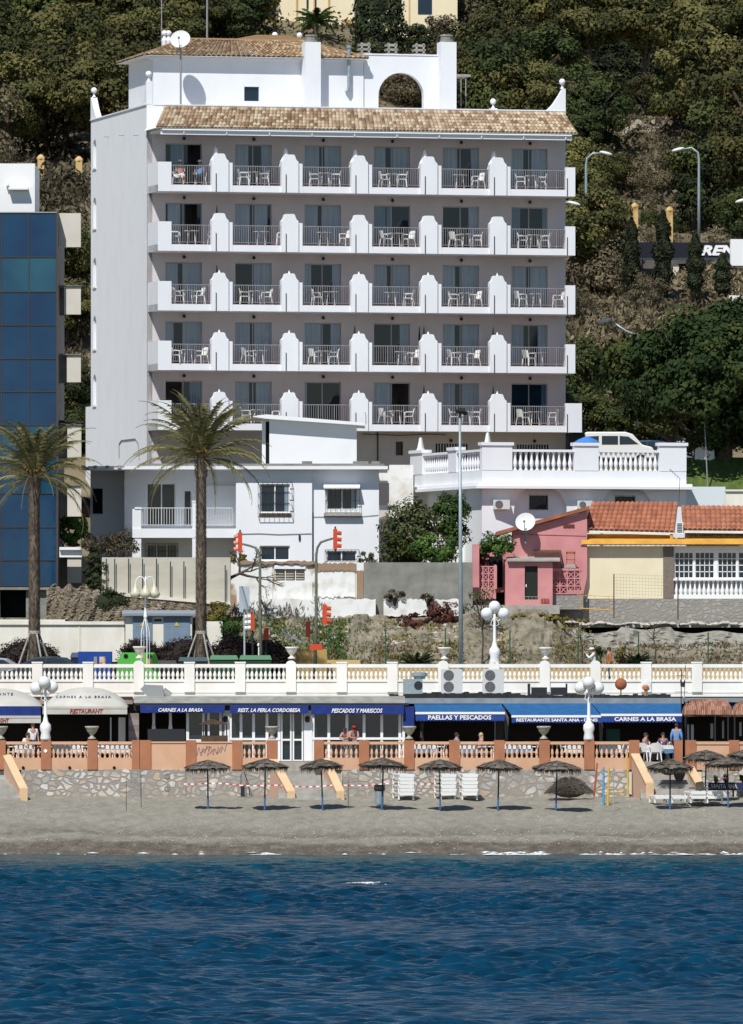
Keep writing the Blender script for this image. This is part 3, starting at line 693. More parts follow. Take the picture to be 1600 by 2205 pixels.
# satellite dish on a mast in front of the penthouse, antenna poles
base = Vector((H.x(372,1.9), 1.9, zt-.2))
M4 = Matrix.Translation(H.o) @ Matrix.Rotation(HA, 4, 'Z')
def dish(label, c, rad, mastz, group='satellite dishes', az=0, el=.35, mat=dish_m, stand=None):
    t = thing('satellite_dish', label, 'satellite dish', (c.x, c.y, mastz), 0, group)
    mb = MB(); n = 20; vs = [(0,0,0)]; rings = 4; dep = rad*.28
    for k in range(1, rings+1):
        for q in range(n): a = 2*pi*q/n; f = k/rings; vs.append((rad*f*cos(a), -dep*f*f, rad*f*sin(a)))
    fs = [(0,1+(q+1)%n,1+q) for q in range(n)]+[(1+(k-1)*n+q,1+(k-1)*n+(q+1)%n,1+k*n+(q+1)%n,1+k*n+q) for k in range(1,rings) for q in range(n)]
    mb.add(vs, fs); mb.add([(x,y+.03,z) for x,y,z in vs], [tuple(reversed(f)) for f in fs])
    Mt = Matrix.Translation(Vector((0,0,c.z-mastz))) @ Matrix.Rotation(az,4,'Z') @ Matrix.Rotation(-el,4,'X')
    mb.xf(Mt); part('reflector', mb, mat, t, smooth=True)
    mb = MB(); mb.tube([(0,-dep*.9,-rad),(0,-rad*1.05,-rad*.35)],.018); mb.box(-.05,.05,-rad*1.1,-rad*.95,-.42*rad,-.25*rad); mb.xf(Mt); part('receiver_arm', mb, darkmet, t)
    mb = MB(); mb.cyl((0,.14,0),(0,.14,max(.1,c.z-mastz)),.05,n=8)
    if stand: mb.cyl(stand,(0,.14,.2),.04)
    part('mast', mb, rail_m, t); return t
mp_ = M4 @ Vector((H.x(372,2.0), 2.0, 0))
c_ = M4 @ Vector((H.x(389,1.6), 1.6, H.z(87, H.x(389,1.6), 1.6)))
dish('round white dish on the hotel roof in front of the penthouse wall', c_, .53, M4.translation.z+zt-1.0, az=-.15, el=.5)
c2 = M4 @ Vector((H.x(382,3), 3.05, H.z(150, H.x(382,3), 3.05)))
for px, y0, y1, d, lab in ((348,0,95,6,'thin bare antenna pole left of the rooftop dish'),(446,0,85,6.5,'thin pale antenna pole rising behind the penthouse roof')):
    mb = MB(); b0 = M4 @ Vector((H.x(px,d), d, H.z(y1+40,H.x(px,d),d))); t0 = M4 @ Vector((H.x(px,d), d, H.z(y0-6,H.x(px,d),d))); mb.cyl(b0, t0, .03 if px < 400 else .05, n=6)
    single('antenna_pole', lab, 'antenna', mb, rail_m, b0, group='antenna poles on the hotel roof')
# ------------------------------------------------------------------ buildings between the road and the hotel
def arch_wallY(mb, x0, x1, z0, z1, cx, rr, zs, y0, y1, K=12):
    mb.box(x0, cx-rr, y0, y1, z0, z1); mb.box(cx+rr, x1, y0, y1, z0, z1)
    for q in range(K):
        t0, t1 = pi*q/K, pi*(q+1)/K; a, b_ = cx-rr*cos(t0), cx-rr*cos(t1)
        mb.prism([(a, zs+rr*sin(t0)), (b_, zs+rr*sin(t1)), (b_, z1), (a, z1)], y0, y1)
def wallops(mb, x0, x1, y0, y1, Y, th, ops):
    """front wall in photo coordinates with window openings (a,b,top,bottom)"""
    cuts = sorted(set([x0, x1]+[q for o in ops for q in o[:2]]))
    for a, b_ in zip(cuts, cuts[1:]):
        y = y0
        for (c, d, t, bt) in sorted(ops, key=lambda o: o[2]):
            if c <= a and d >= b_:
                if t > y: mb.pbox(a, b_, y, t, Y, th)
                y = bt
        if y < y1: mb.pbox(a, b_, y, y1, Y, th)
def window(root, a, b_, t, bt, Y, mats=(wpaint, tglass), mull=(.5,), fr=.06, rec=.12, curt_=None, name='window'):
    x0, x1, z0, z1 = PX(a,Y), PX(b_,Y), PZ(bt,Y), PZ(t,Y); mb = MB(); y = Y+rec
    mb.box(x0,x1,y,y+.05,z1-fr,z1); mb.box(x0,x1,y,y+.05,z0,z0+fr); mb.box(x0,x0+fr,y,y+.05,z0+fr,z1-fr); mb.box(x1-fr,x1,y,y+.05,z0+fr,z1-fr)
    for q in mull: xx = x0+(x1-x0)*q; mb.box(xx-fr*.5,xx+fr*.5,y-.01,y+.05,z0+fr,z1-fr)
    o = part(name, mb, mats[0], root, True)
    mb = MB(); mb.box(x0+fr*.5,x1-fr*.5,y+.02,y+.035,z0+.01,z1-.01); part('pane', mb, mats[1], o, True)
    if curt_:
        mb = MB(); xa, xb = x0+(x1-x0)*curt_[0], x0+(x1-x0)*curt_[1]; mb.box(xa,xb,y+.005,y+.012,z0+fr,z1-fr); part('curtain', mb, curtain, o, True)
    return o
def grille(root, a, b_, t, bt, Y, out=.25, n=8, m_=darkmet, bars=3):
    x0, x1, z0, z1 = PX(a,Y), PX(b_,Y), PZ(bt,Y), PZ(t,Y); mb = MB(); y = Y-out
    for q in range(n+1): xx = x0+(x1-x0)*q/n; mb.box(xx-.011,xx+.011,y,y+.02,z0,z1)
    for q in range(bars+1): zz = z0+(z1-z0)*q/bars; mb.box(x0,x1,y-.005,y+.025,zz-.012,zz+.012); mb.box(x0-.005,x0+.02,y+.025,Y,zz-.012,zz+.012); mb.box(x1-.02,x1+.005,y+.025,Y,zz-.012,zz+.012)
    return part('window_grille', mb, m_, root, True)

# --- glass office block on the left
Yg = 433.0
g = thing('office_block', 'glass fronted office block at the left edge with blue reflecting panes', 'office block', (PX(40,Yg),Yg,7.0))
bglass = M('blue_mirror_glass', (.004,.030,.085), (.006,.050,.11), .35, .07, spec=.4, bump=.25, bscale=.9)
bglass2 = M('teal_mirror_glass', (.015,.09,.13), (.006,.045,.10), .35, .07, spec=.45, bump=.25, bscale=.9)
mb = MB(); mb.pbox(-160,124,456,1264,Yg+.12,9); part('core', mb, dark, g, True)
rows = [458,553,628,700,772,843,915,986,1062,1135,1206,1262]; cols = [-160,-55,3,62,121]
for i, (a, b_) in enumerate(zip(rows, rows[1:])):
    for j, (c, d) in enumerate(zip(cols, cols[1:])):
        mb = MB(); mb.pbox(c+.9, d-.9, a+.9, b_-.9, Yg+.05, .03); part('glass_pane', mb, bglass2 if i in (1,6,7) and j < 4 else bglass, g, True)
mb = MB()
for y in rows: mb.pbox(-160,122,y-.7,y+.7,Yg,.1)
for x in cols: mb.pbox(x-.7,x+.7,458,1262,Yg+.002,.1)
mb.pbox(122,125,455,1265,Yg-.02,9)
part('mullions', mb, M('bronze_mullion', (.07,.06,.06), rough=.5), g, True)
mb = MB(); mb.pbox(-160,75,352,457,Yg+1.5,6); mb.pbox(-160,124,456.5,457.5,Yg,9); part('roof_box', mb, wpaint, g, True)
mb = MB(); mb.pbox(18,60,403,408,Yg+1.0,.5); mb.pbox(13,18,392,400,Yg+1.2,.3); part('roof_vent', mb, wpaint, g, True)
mb = MB(); mb.pbox(-160,0,1266,1340,Yg+.5,6); mb.pbox(56,103,1266,1345,Yg+.3,6); mb.pbox(-160,124,1264.5,1270,Yg+.0,9); part('ground_floor_pier', mb, grey_conc, g, True)
mb = MB(); mb.pbox(0,56,1270,1345,Yg+1.5,4); part('ground_floor_opening', mb, dark, g, True)
for (x0,x1,y0,y1) in ((125,174,459,532),(138,174,617,677),(144,174,765,823),(145,175,916,985),(145,175,1047,1112),(145,175,1200,1255)):
    mb = MB(); mb.pbox(x0,x1,y0,y1,Yg+1.0,.3); b1 = part('balcony_panel', mb, beige_panel, g, True)
    if x0 > 130:
        mb = MB(); mb.pbox(123,x0+2,y0-3,y1+2,Yg+2.6,.3); mb.pbox(x0-10,x1,y0-2.5,y0-1,Yg+.9,2.0); part('balcony_slab', mb, grey_conc, b1, True)  # grey return panel has the shade put into its colour
mb = MB(); mb.pbox(124,170,905,908,Yg+.8,3); part('canopy', mb, darkmet, g, True)

# --- two-storey white villa
Yv = 440.0
v = thing('villa', 'white two storey flat roofed villa with grey shaded eaves below the hotel', 'villa', (PX(650,Yv),Yv,PZ(1212,Yv)))
mb = MB(); o1 = [(560,624,1042,1104),(560,624,1175,1207)]; o2 = [(703,770,1052,1098),(703,768,1186,1210)]
wallops(mb, 508, 672, 1011, 1240, Yv, .3, o1); wallops(mb, 672, 816, 1011, 1240, Yv+.25, .3, o2)
mb.box(PX(508,Yv),PX(508,Yv)+.3,Yv+.3,Yv+8,PZ(1240,Yv),PZ(1011,Yv)); mb.box(PX(816,Yv)-.3,PX(816,Yv),Yv+.55,Yv+8,PZ(1240,Yv),PZ(1011,Yv)); mb.pbox(508,816,1011,1240,Yv+3,.2)
part('wall', mb, white, v, True)
mb = MB(); mb.box(PX(190,Yv),PX(835,Yv),Yv-.5,Yv+8,PZ(1011,Yv),PZ(1004,Yv)); part('roof', mb, white, v, True)
mb = MB(); mb.box(PX(300,Yv),PX(828,Yv),Yv-.42,Yv+8,PZ(1004,Yv),PZ(998.5,Yv)); part('roof_coping', mb, grey_conc, v, True)
for (x0,x1) in ((650,672),(760,793),(800,818)):
    mb = MB(); mb.pbox(x0,x1,993,998.4,Yv+1,.6); part('roof_vent', mb, grey_conc, v, True)
window(v, 560,624,1042,1104, Yv, curt_=(.82,.95)); grille(v, 556,629,1039,1112, Yv, n=7, bars=3)
window(v, 560,624,1175,1207, Yv); 
window(v, 703,770,1052,1098, Yv+.25, curt_=(.8,.93)); grille(v, 701,775,1051,1104, Yv+.25, n=7, bars=2); grille(v, 700,773,1184,1209, Yv+.25, n=9, bars=1)
window(v, 703,768,1186,1210, Yv+.25)
for (x0,x1,y0,y1) in ((558,627,1105,1112),(697,778,1104,1111)):
    mb = MB(); mb.pbox(x0,x1,y0,y1,Yv-.05,.30); part('window_sill', mb, wood if x0 < 600 else wood_g, v, True)
mb = MB(); mb.slab([(Yv-.35,PZ(1049,Yv)),(Yv+.249,PZ(1041,Yv)),(Yv+.249,PZ(1045,Yv)),(Yv-.35,PZ(1052,Yv))], PX(697,Yv), PX(775,Yv)); part('window_hood', mb, white, v, True)
mb = MB(); mb.tube([P(508,1150,Yv-.03),P(560,1149,Yv-.03),P(600,1151,Yv-.03),P(671,1149,Yv-.03)],.014,4); mb.tube([P(674,1104,Yv+.2),P(674,1210,Yv+.2)],.02,4); mb.tube([P(675,1113,Yv+.22),P(770,1113,Yv+.22),P(815,1109,Yv+.22)],.012,4); mb.pbox(643,647,1152,1163,Yv-.08,.07); part('cable', mb, darkmet, v, True)
# left wing with its balcony
Yw = Yv+1.9
mb = MB(); wallops(mb, 268, 508, 1011, 1240, Yw, .3, [(315,378,1040,1132),(315,382,1172,1202),(395,413,1055,1132)]); 
mb.box(PX(192,Yw),PX(285,Yw)+.01,Yw+2.0,Yw+2.3,PZ(1240,Yw),PZ(1011,Yw)); mb.slab([(Yw+.3,PZ(1240,Yw)),(Yw+2,PZ(1240,Yw)),(Yw+2,PZ(1011,Yw)),(Yw+.3,PZ(1011,Yw))], PX(268,Yw)-.01, PX(268,Yw)+.25)
part('wing_wall', mb, white, v, True)
mb = MB(); mb.pbox(285,510,1138,1158,Yv+.1,1.79); part('balcony_slab', mb, white, v, True)
mb = MB(); mb.pbox(285,304,1096,1240,Yv+.14,.5); part('balcony_pier', mb, white, v, True); mb = MB(); mb.pbox(414,428,1082,1240,Yv+.12,.25); mb.pbox(413,429,1078,1082,Yv+.1,.3); mb.pbox(290,305,1092,1096,Yv+.1,.55); part('balcony_pier', mb, white, v, True)
mb = MB(); x0, x1 = PX(306,Yv), PX(500,Yv); zr = PZ(1093,Yv); z0 = PZ(1132,Yv)
mb.box(x0,x1,Yv+.2,Yv+.23,zr-.03,zr); mb.box(x0,x1,Yv+.2,Yv+.23,z0+.03,z0+.05)
for q in range(34): xx = x0+(x1-x0)*q/33; mb.box(xx-.009,xx+.009,Yv+.205,Yv+.225,z0,zr)
part('balcony_railing', mb, wpaint, v, True)
window(v, 315,378,1040,1132, Yw, mull=(.52,), name='balcony_door'); window(v, 315,382,1172,1202, Yw, mull=(.33,.66)); window(v, 395,413,1055,1132, Yw, mull=(), name='side_door')
grille(v, 314,383,1171,1202, Yw, out=.06, n=10, bars=2)
mb = MB(); mb.pbox(200,221,1052,1106,Yw+1.9,.1); part('back_door', mb, dark, v, True)
mb = MB(); mb.pbox(430,508,1046,1132,Yw-.15,.14); part('canvas_blind', mb, white, v, True)
# pergola beams left of the villa roof
for q in range(5):
    mb = MB(); x = 176+q*26; mb.box(PX(x,Yv),PX(x+7,Yv),Yv-.6,Yv+2.5,PZ(1009,Yv),PZ(1002,Yv)-.02) if q < 4 else mb.box(PX(176,Yv),PX(192,Yv),Yv-.5,Yv+2,PZ(1011,Yv),PZ(1006,Yv)); part('pergola_beam', mb, wood_g, v, True)
# roof room above the villa
Ya = 446.0
an = thing('roof_room', 'small white roof room with slanting thin slab roof in front of the balconies', 'outbuilding', (PX(670,Ya),Ya,PZ(1000,Ya)))
mb = MB(); mb.prism([(PX(580,Ya),PZ(1012,Ya)),(PX(768,Ya),PZ(1012,Ya)),(PX(768,Ya),PZ(914,Ya)),(PX(580,Ya),PZ(901,Ya))], Ya, Ya+5); part('wall', mb, white, an, True)
mb = MB(); mb.pbox(572,580,908,1000,Ya+.5,.2); part('doorway', mb, dark, an, True)
mb = MB(); mb.pbox(564,572,903,1005,Ya+.45,.25); part('door_jamb', mb, white, an, True)
mb = MB(); mb.prism([(PX(545,Ya),PZ(898,Ya)),(PX(572,Ya),PZ(902,Ya)),(PX(786,Ya),PZ(917,Ya)),(PX(786,Ya),PZ(911,Ya)),(PX(574,Ya),PZ(893,Ya)),(PX(545,Ya),PZ(896,Ya))][::-1], Ya-.55, Ya+5.3); part('roof', mb, white, an, True)
mb = MB(); mb.tube([P(788,914,Ya-.3),P(788,895,Ya-.3),P(786,888,Ya-.2)],.015); part('antenna', mb, darkmet, an, True)

# --- terrace building with balustrade
T = Fr(1038, 442.0, R(16), 12.0)
tb = thing('terrace_house', 'long white building with balustraded roof terrace and arched bays right of centre', 'building', T.o, R(16))
xe = T.x(1478); dd = 12.2
mb = MB(); zc1 = T.z(1052,0,0); zpar = T.z(1010,0,0); ztop = T.z(957,0,0)
wx = [(T.x(1145),T.x(1184),T.z(1096,3),T.z(1068,3)),(T.x(1330),T.x(1372),T.z(1098,8),T.z(1070,8))]
ar = T.x(1164)
K = 12
x = 0
def rec(mb, c, rr, zs, xa, xb, y0, y1):
    arch_wall(mb, xa, xb, 0, zc1, c, rr, zs, y0, y1, K)
c1, c2_ = T.x(1164), T.x(1350); rr = 1.42; zs1 = T.z(1096,3)-.15
mid = (c1+c2_)/2
rec(mb, c1, rr, zs1, 0, mid, 0, .4); rec(mb, c2_, rr, zs1, mid, xe, 0, .4)
for (a, b_, z0, z1) in wx: pass
xx = .0
for (a, b_, z0, z1) in wx: mb.box(xx, a, .4, .7, 0, zc1); mb.box(a,b_,.4,.7,0,z0); mb.box(a,b_,.4,.7,z1,zc1); xx = b_
mb.box(xx, xe, .4, .7, 0, zc1); mb.box(0,.3,.7,dd,0,zc1); mb.box(xe-.3,xe,.7,dd,0,zc1)
part('wall', mb, white, tb)
for (a, b_, z0, z1) in wx:
    mb = MB(); mb.box(a,b_,.5,.52,z0,z1); wn = part('window', mb, tglass, tb)
    mb = MB()
    for q in range(9): mb.box(a+(b_-a)*q/8-.012,a+(b_-a)*q/8+.012,.36,.38,z0-.05,z1+.08)
    for q in range(4): mb.box(a,b_,.355,.385,z0+(z1-z0)*q/3-.012,z0+(z1-z0)*q/3+.012)
    part('window_grille', mb, darkmet, wn)
mb = MB(); mb.box(-.5,xe+.35,-.55,dd+.5,zc1,zc1+.14); mb.box(-.35,xe+.2,-.38,dd+.3,zc1+.14,zc1+.28); part('cornice', mb, white, tb)
mb = MB(); zb0 = T.z(1012,0,0); mb.box(0,xe,0,.25,zc1+.28,zb0); mb.box(0,.25,.25,dd,zc1+.28,zb0); mb.box(xe-.25,xe,.25,dd,zc1+.28,zb0); part('parapet', mb, white, tb)
mb = MB(); mb.box(.25,xe-.25,.25,dd,zc1+.28,zc1+.32); part('terrace_floor', mb, floor_m, tb)
ztop = T.z(962,0,0); zrail = T.z(967,0,0)
def pier(x0, x1, y0, y1, zt_, cap=.07):
    mb = MB(); mb.box(x0,x1,y0,y1,zb0,zt_-.16); mb.box(x0-cap,x1+cap,y0-cap,y1+cap,zt_-.16,zt_); part('pier', mb, white, tb)
pier(0,T.x(1103),-.02,.4,T.z(952,0,0)); pier(T.x(1237),T.x(1289),-.02,.4,T.z(953,5,0)); pier(T.x(1420),xe,-.02,.4,T.z(953,9,0))
def sidep(px):      # depth along the left side for a photo column
    lo, hi = 0, 14
    for _ in range(40):
        m_ = (lo+hi)/2; X = T.o.x-m_*T.s; Y = T.o.y+m_*T.c
        if 800+F*X/Y > px: lo = m_
        else: hi = m_
    return lo
for a, b_ in ((983,966),(910,884)):
    d0, d1 = sidep(a), sidep(b_); pier(-.02,.4,d0,d1,T.z(958,0,0))
for px, d in ((898,sidep(898)),(1052,1.0)):
    mb = MB(); mb.lathe((.2 if px < 1000 else .6, d, T.z(958,0,0)), [(.24,0),(.18,.1),(.11,.45),(.08,.62),(.02,.66)], 4); part('pinnacle', mb, white, tb)
BALP = [(.075,0),(.075,.05),(.04,.08),(.045,.12),(.085,.26),(.09,.34),(.06,.48),(.038,.62),(.035,.74),(.05,.78),(.075,.82),(.075,.86)]
def baluster_mb(c, h, wd=1.0, n=8):
    mb = MB(); mb.lathe(c, [(r_*wd, z_/.86*h) for r_, z_ in BALP], n); return mb
def bal_run(root, pts, h, m_, name='baluster', wd=1.0):
    me = None
    for p in pts:
        if me is None:
            o = part(name, baluster_mb((0,0,0), h, wd), m_, root, loc=p, smooth=True); me = o.data
        else:
            o = bpy.data.objects.new(name, me); COL.objects.link(o); o.parent = root; o.location = p
hb = zrail-zb0-.12
def run(x0, x1, n): return [(x0+(x1-x0)*(q+.5)/n, .13, zb0) for q in range(n)]
bal_run(tb, run(T.x(1105),T.x(1235),11)+run(T.x(1291),T.x(1418),12), hb, white, wd=1.25)
d0, d1, d2, d3 = .4, sidep(983), sidep(966), sidep(910)
bal_run(tb, [(.13, d0+(d1-d0)*(q+.5)/9, zb0) for q in range(9)]+[(.13, d2+(d3-d2)*(q+.5)/12, zb0) for q in range(12)], hb, white)
mb = MB(); mb.box(T.x(1103),T.x(1237),.0,.27,zrail-.12,zrail); part('handrail', mb, white, tb)
mb = MB(); mb.box(T.x(1289),T.x(1420),.0,.27,zrail-.12,zrail); part('handrail', mb, white, tb)
mb = MB(); mb.box(0,.27,.4,sidep(983),zrail-.12,zrail); part('handrail', mb, white, tb)
mb = MB(); mb.box(0,.27,sidep(966),sidep(910),zrail-.12,zrail); part('handrail', mb, white, tb)
mb = MB(); mb.box(-.03,.0-.002,sidep(910),sidep(880),T.z(1160,0,6),T.z(1072,0,6)); part('side_door', mb, grey_conc, tb)
# lantern on the side wall
mb = MB(); d = sidep(1000); zz = T.z(1082,0,d); mb.cyl((-.35,d,zz-2),(-.35,d,zz),.03); mb.lathe((-.35,d,zz), [(.06,0),(.16,.35),(.17,.37),(.04,.5),(.02,.6)], 6); mb.box(-.35,0,d-.015,d+.015,zz-.6,zz-.57)
single('lantern_post', 'dark lantern post beside the ivy and the side wall of the terrace building', 'lantern', mb.xf(Matrix.Translation(T.o)@Matrix.Rotation(R(16),4,'Z')), darkmet, Matrix.Translation(T.o)@Matrix.Rotation(R(16),4,'Z')@Vector((-.35,d,zz-2)))
# low white retaining wall left of the terrace house, planter and railing
mb = MB(); Yq = 451.5; mb.pbox(838,890,1001,1190,Yq,.5); mb.pbox(815,842,1012,1040,Yq-3,.4); mb.pbox(817,860,1088,1098,Yq-6,.5); mb.pbox(817,1040,1118,1215,Yq-6.5,.3)
single('garden_wall', 'stepped white garden wall between the villa and the terrace building', 'wall', mb, white_old, (PX(850,445),445,PZ(1212,445)))
mb = MB(); Yq = 440.5
for z in (1122,1132,1145): mb.tube([P(818,z+2,Yq),P(880,z-6,Yq)],.014)
for x in (822,850): mb.tube([P(x,1122,Yq),P(x,1200,Yq)],.016)
single('stair_railing', 'thin dark railing beside the green bush right of the villa', 'railing', mb, darkmet, P(822,1200,Yq))
def ac_unit(label, x0, x1, y0, y1, Y, fans=1, side=0, group='air conditioning units', d=.35):
    X0, X1, z0, z1 = PX(x0,Y), PX(x1,Y), PZ(y1,Y), PZ(y0,Y)
    t = thing('air_conditioner', label, 'air conditioner', ((X0+X1)/2, Y, z0), 0, group)
    mb = MB(); mb.box(X0,X1,Y,Y+d,z0+.04,z1); mb.box(X0+.05,X0+.12,Y+.02,Y+d-.02,z0,z0+.04); mb.box(X1-.12,X1-.05,Y+.02,Y+d-.02,z0,z0+.04)
    part('casing', mb, M('grey_casing', (.55,.56,.55), rough=.5) if 'grey_casing' not in bpy.data.materials else bpy.data.materials['grey_casing'], t, True)
    fw = (X1-X0)*(.62 if fans > 0 else .6); h = (z1-z0-.08)/fans
    for k in range(fans):
        mb = MB(); cz = z0+.06+h*(k+.5); cx = X0+fw*.52+.03; r_ = min(fw, h)*.46
        mb.cyl((cx,Y-.012,cz),(cx,Y-.002,cz),r_,n=18); f_ = part('fan_grille', mb, M('fan_grey', (.10,.10,.10), rough=.7) if 'fan_grey' not in bpy.data.materials else bpy.data.materials['fan_grey'], t, True)
        mb = MB()
        for rr in (.35,.65,.95): mb.tube([(cx+r_*rr*cos(2*pi*q/14),Y-.02,cz+r_*rr*sin(2*pi*q/14)) for q in range(15)],.006,4)
        for q in range(8): mb.cyl((cx,Y-.02,cz),(cx+r_*cos(pi*q/4),Y-.02,cz+r_*sin(pi*q/4)),.005,n=4)
        part('guard_wires', mb, rail_m, f_, True)
    return t
yy = T.Y(1,0)-.35
ac_unit('small grey air conditioner on the terrace building left of its first arch', 1062,1098,1076,1098,yy-.1)
ac_unit('small grey air conditioner half hidden by the roof of the pink house', 1243,1276,1078,1097,T.Y(5,0)-.3)

# --- pink house
Yp = 435.0
pk = thing('pink_house', 'small pink house with sloping roof and dark open door', 'house', (PX(1140,Yp),Yp,PZ(1305,Yp)))
mb = MB()
mb.prism([(PX(1106,Yp),PZ(1300,Yp)),(PX(1254,Yp),PZ(1300,Yp)),(PX(1266,Yp),PZ(1240,Yp)),(PX(1266,Yp),PZ(1100,Yp)),(PX(1106,Yp),PZ(1143,Yp))], Yp+1.6, Yp+6)
mb.pbox(1030,1106,1170,1275,Yp+1.9,3); mb.pbox(1018,1032,1172,1290,Yp+.4,1.5)
part('wall', mb, pink, pk, True)
mb = MB(); mb.prism([(PX(1070,Yp),PZ(1152,Yp)),(PX(1271,Yp),PZ(1096,Yp)),(PX(1271,Yp),PZ(1088,Yp)),(PX(1070,Yp),PZ(1144,Yp))], Yp+1.3, Yp+6.3); part('roof', mb, tile_red, pk, True)
mb = MB(); wallops(mb, 1088, 1190, 1208, 1308, Yp, .25, [(1130,1158,1219,1291)]); mb.box(PX(1088,Yp),PX(1088,Yp)+.2,Yp+.25,Yp+1.8,PZ(1308,Yp),PZ(1208,Yp)); mb.box(PX(1190,Yp)-.2,PX(1190,Yp),Yp+.25,Yp+1.8,PZ(1308,Yp),PZ(1208,Yp)); part('porch', mb, pink, pk, True)
mb = MB(); mb.slab([(Yp-.25,PZ(1209,Yp)),(Yp-.25,PZ(1205,Yp)),(Yp+1.6,PZ(1198,Yp)),(Yp+1.6,PZ(1203,Yp))], PX(1092,Yp), PX(1206,Yp)); part('porch_roof', mb, tile_red if 0 else conc, pk, True)
mb = MB(); mb.pbox(1131,1157,1220,1291,Yp+.14,.04); dr = part('door', mb, M('dark_green_door', (.018,.022,.016), rough=.5), pk, True)
mb = MB(); mb.pbox(1132,1134,1258,1264,Yp+.10,.04); part('handle', mb, wpaint, dr, True)
mb = MB(); mb.pbox(1053,1082,1198,1265,Yp+1.86,.05); part('doorway', mb, dark, pk, True)
mb = MB(); mb.pbox(1213,1237,1129,1136,Yp+1.56,.05); part('wall_vent', mb, M('rust_brown', (.14,.04,.03)), pk, True)
mb = MB(); mb.tube([P(1108,1150,Yp+1.58),P(1262,1154,Yp+1.58)],.012,4); part('cable', mb, M('dark_pink', (.3,.12,.12)), pk, True)
def lattice(x0, x1, y0, y1, Y, nx_, nz_):
    mb = MB(); X0, X1, z0, z1 = PX(x0,Y), PX(x1,Y), PZ(y1,Y), PZ(y0,Y); wv = (X1-X0)/nx_; wz = (z1-z0)/nz_
    for i in range(nx_+1): xx = X0+wv*i; mb.box(xx-.03,xx+.03,Y,Y+.12,z0,z1)
    for j in range(nz_+1): zz = z0+wz*j; mb.box(X0,X1,Y+.002,Y+.118,zz-.03,zz+.03)
    for i in range(nx_):
        for j in range(nz_):
            cx, cz = X0+wv*(i+.5), z0+wz*(j+.5)
            for a in (pi/4, -pi/4):
                dx, dz = cos(a)*wv*.5, sin(a)*wz*.5; mb.cyl((cx-dx,Y+.06,cz-dz),(cx+dx,Y+.06,cz+dz),.028,n=4)
    return mb
part('lattice_panel', lattice(1190,1253,1229,1278,Yp+.5,4,3), pink, pk, True); part('lattice_panel', lattice(1028,1064,1220,1266,Yp+.7,3,3), pink, pk, True)
mb = MB(); mb.pbox(1024,1068,1266,1290,Yp+.68,.2); mb.pbox(1189,1254,1224,1229,Yp+.48,.16); mb.pbox(1064,1070,1216,1268,Yp+.66,.2); part('low_wall', mb, pink, pk, True)
mb = MB()
for q in range(14): xx = PX(1150+q*4.3,Yp); mb.slab([(Yp+.9,PZ(1190,Yp)),(Yp+1.599,PZ(1183,Yp)),(Yp+1.599,PZ(1185,Yp)),(Yp+.9,PZ(1192,Yp))], xx, xx+.075)
part('corrugated_canopy', mb, wood, pk, True)
mb = MB(); mb.pbox(1188,1256,1278,1312,Yp+.55,1.2); part('stone_base', mb, stoneB, pk, True)
c_ = P(1132,1126,Yp+1.0)
dish('large round white dish casting a shadow on the pink house', c_, .50, PZ(1170,Yp+1), az=-.15, el=.45)
# chair and clutter on its terrace
mb = MB(); Yc = Yp+1.0; X = PX(1229,Yc); z = PZ(1224,Yc)
for dx in (-.2,.2):
    for dy in (0,.35): mb.box(X+dx-.02,X+dx+.02,Yc+dy,Yc+dy+.04,z,z+.42+(.42 if dy == 0 else 0))
mb.box(X-.22,X+.22,Yc,Yc+.4,z+.42,z+.46); mb.box(X-.22,X+.22,Yc,Yc+.03,z+.72,z+.84)
single('wooden_chair', 'brown wooden chair on the little terrace of the pink house', 'chair', mb, M('orange_wood', (.35,.12,.04)), (X,Yc,z))
mb = MB(); mb.pbox(1208,1214,1213,1223,Yp+.8,.3); single('gas_bottle', 'dark bucket on the terrace wall of the pink house', 'bucket', mb, darkmet, P(1211,1223,Yp+.8))
mb = MB(); mb.pbox(1215,1240,1218,1223,Yp+.8,.5); mb.pbox(1220,1238,1215,1218,Yp+.85,.3); single('folded_tarpaulin', 'pale folded sheet on the terrace of the pink house', 'tarpaulin', mb, conc, P(1228,1223,Yp+.8))
mb = MB(); mb.pbox(1165,1182,1289,1297,Yp-.06,.03); so_ = single('notice', 'small red notice on the front of the pink house', 'sign', mb, letter_r, P(1173,1297,Yp-.06))
mb = MB()
for z in (1285,): mb.tube([P(1115,1290,Yp-.4),P(1118,z,Yp-.4),P(1188,z,Yp-.4),P(1190,1305,Yp-.4)],.012)
for q in range(9): mb.tube([P(1122+q*8,1285,Yp-.4),P(1122+q*8,1306,Yp-.4)],.008,4)
single('gate_railing', 'thin metal railing in front of the dark door of the pink house', 'railing', mb, conc, P(1150,1306,Yp-.4))
mb = MB(); Yf_ = 434.3
for x in (1250,1280,1310,1322): mb.tube([P(x,1282+(x-1250)*.06,Yf_),P(x,1314,Yf_)],.012)
mb.tube([P(1242,1281,Yf_),P(1322,1285,Yf_)],.014); mb.tube([P(1252,1310,Yf_),P(1322,1315,Yf_)],.03)
single('barrier', 'thin yellow rail barrier in front of the rubble stone wall', 'barrier', mb, ochre, P(1290,1316,Yf_))

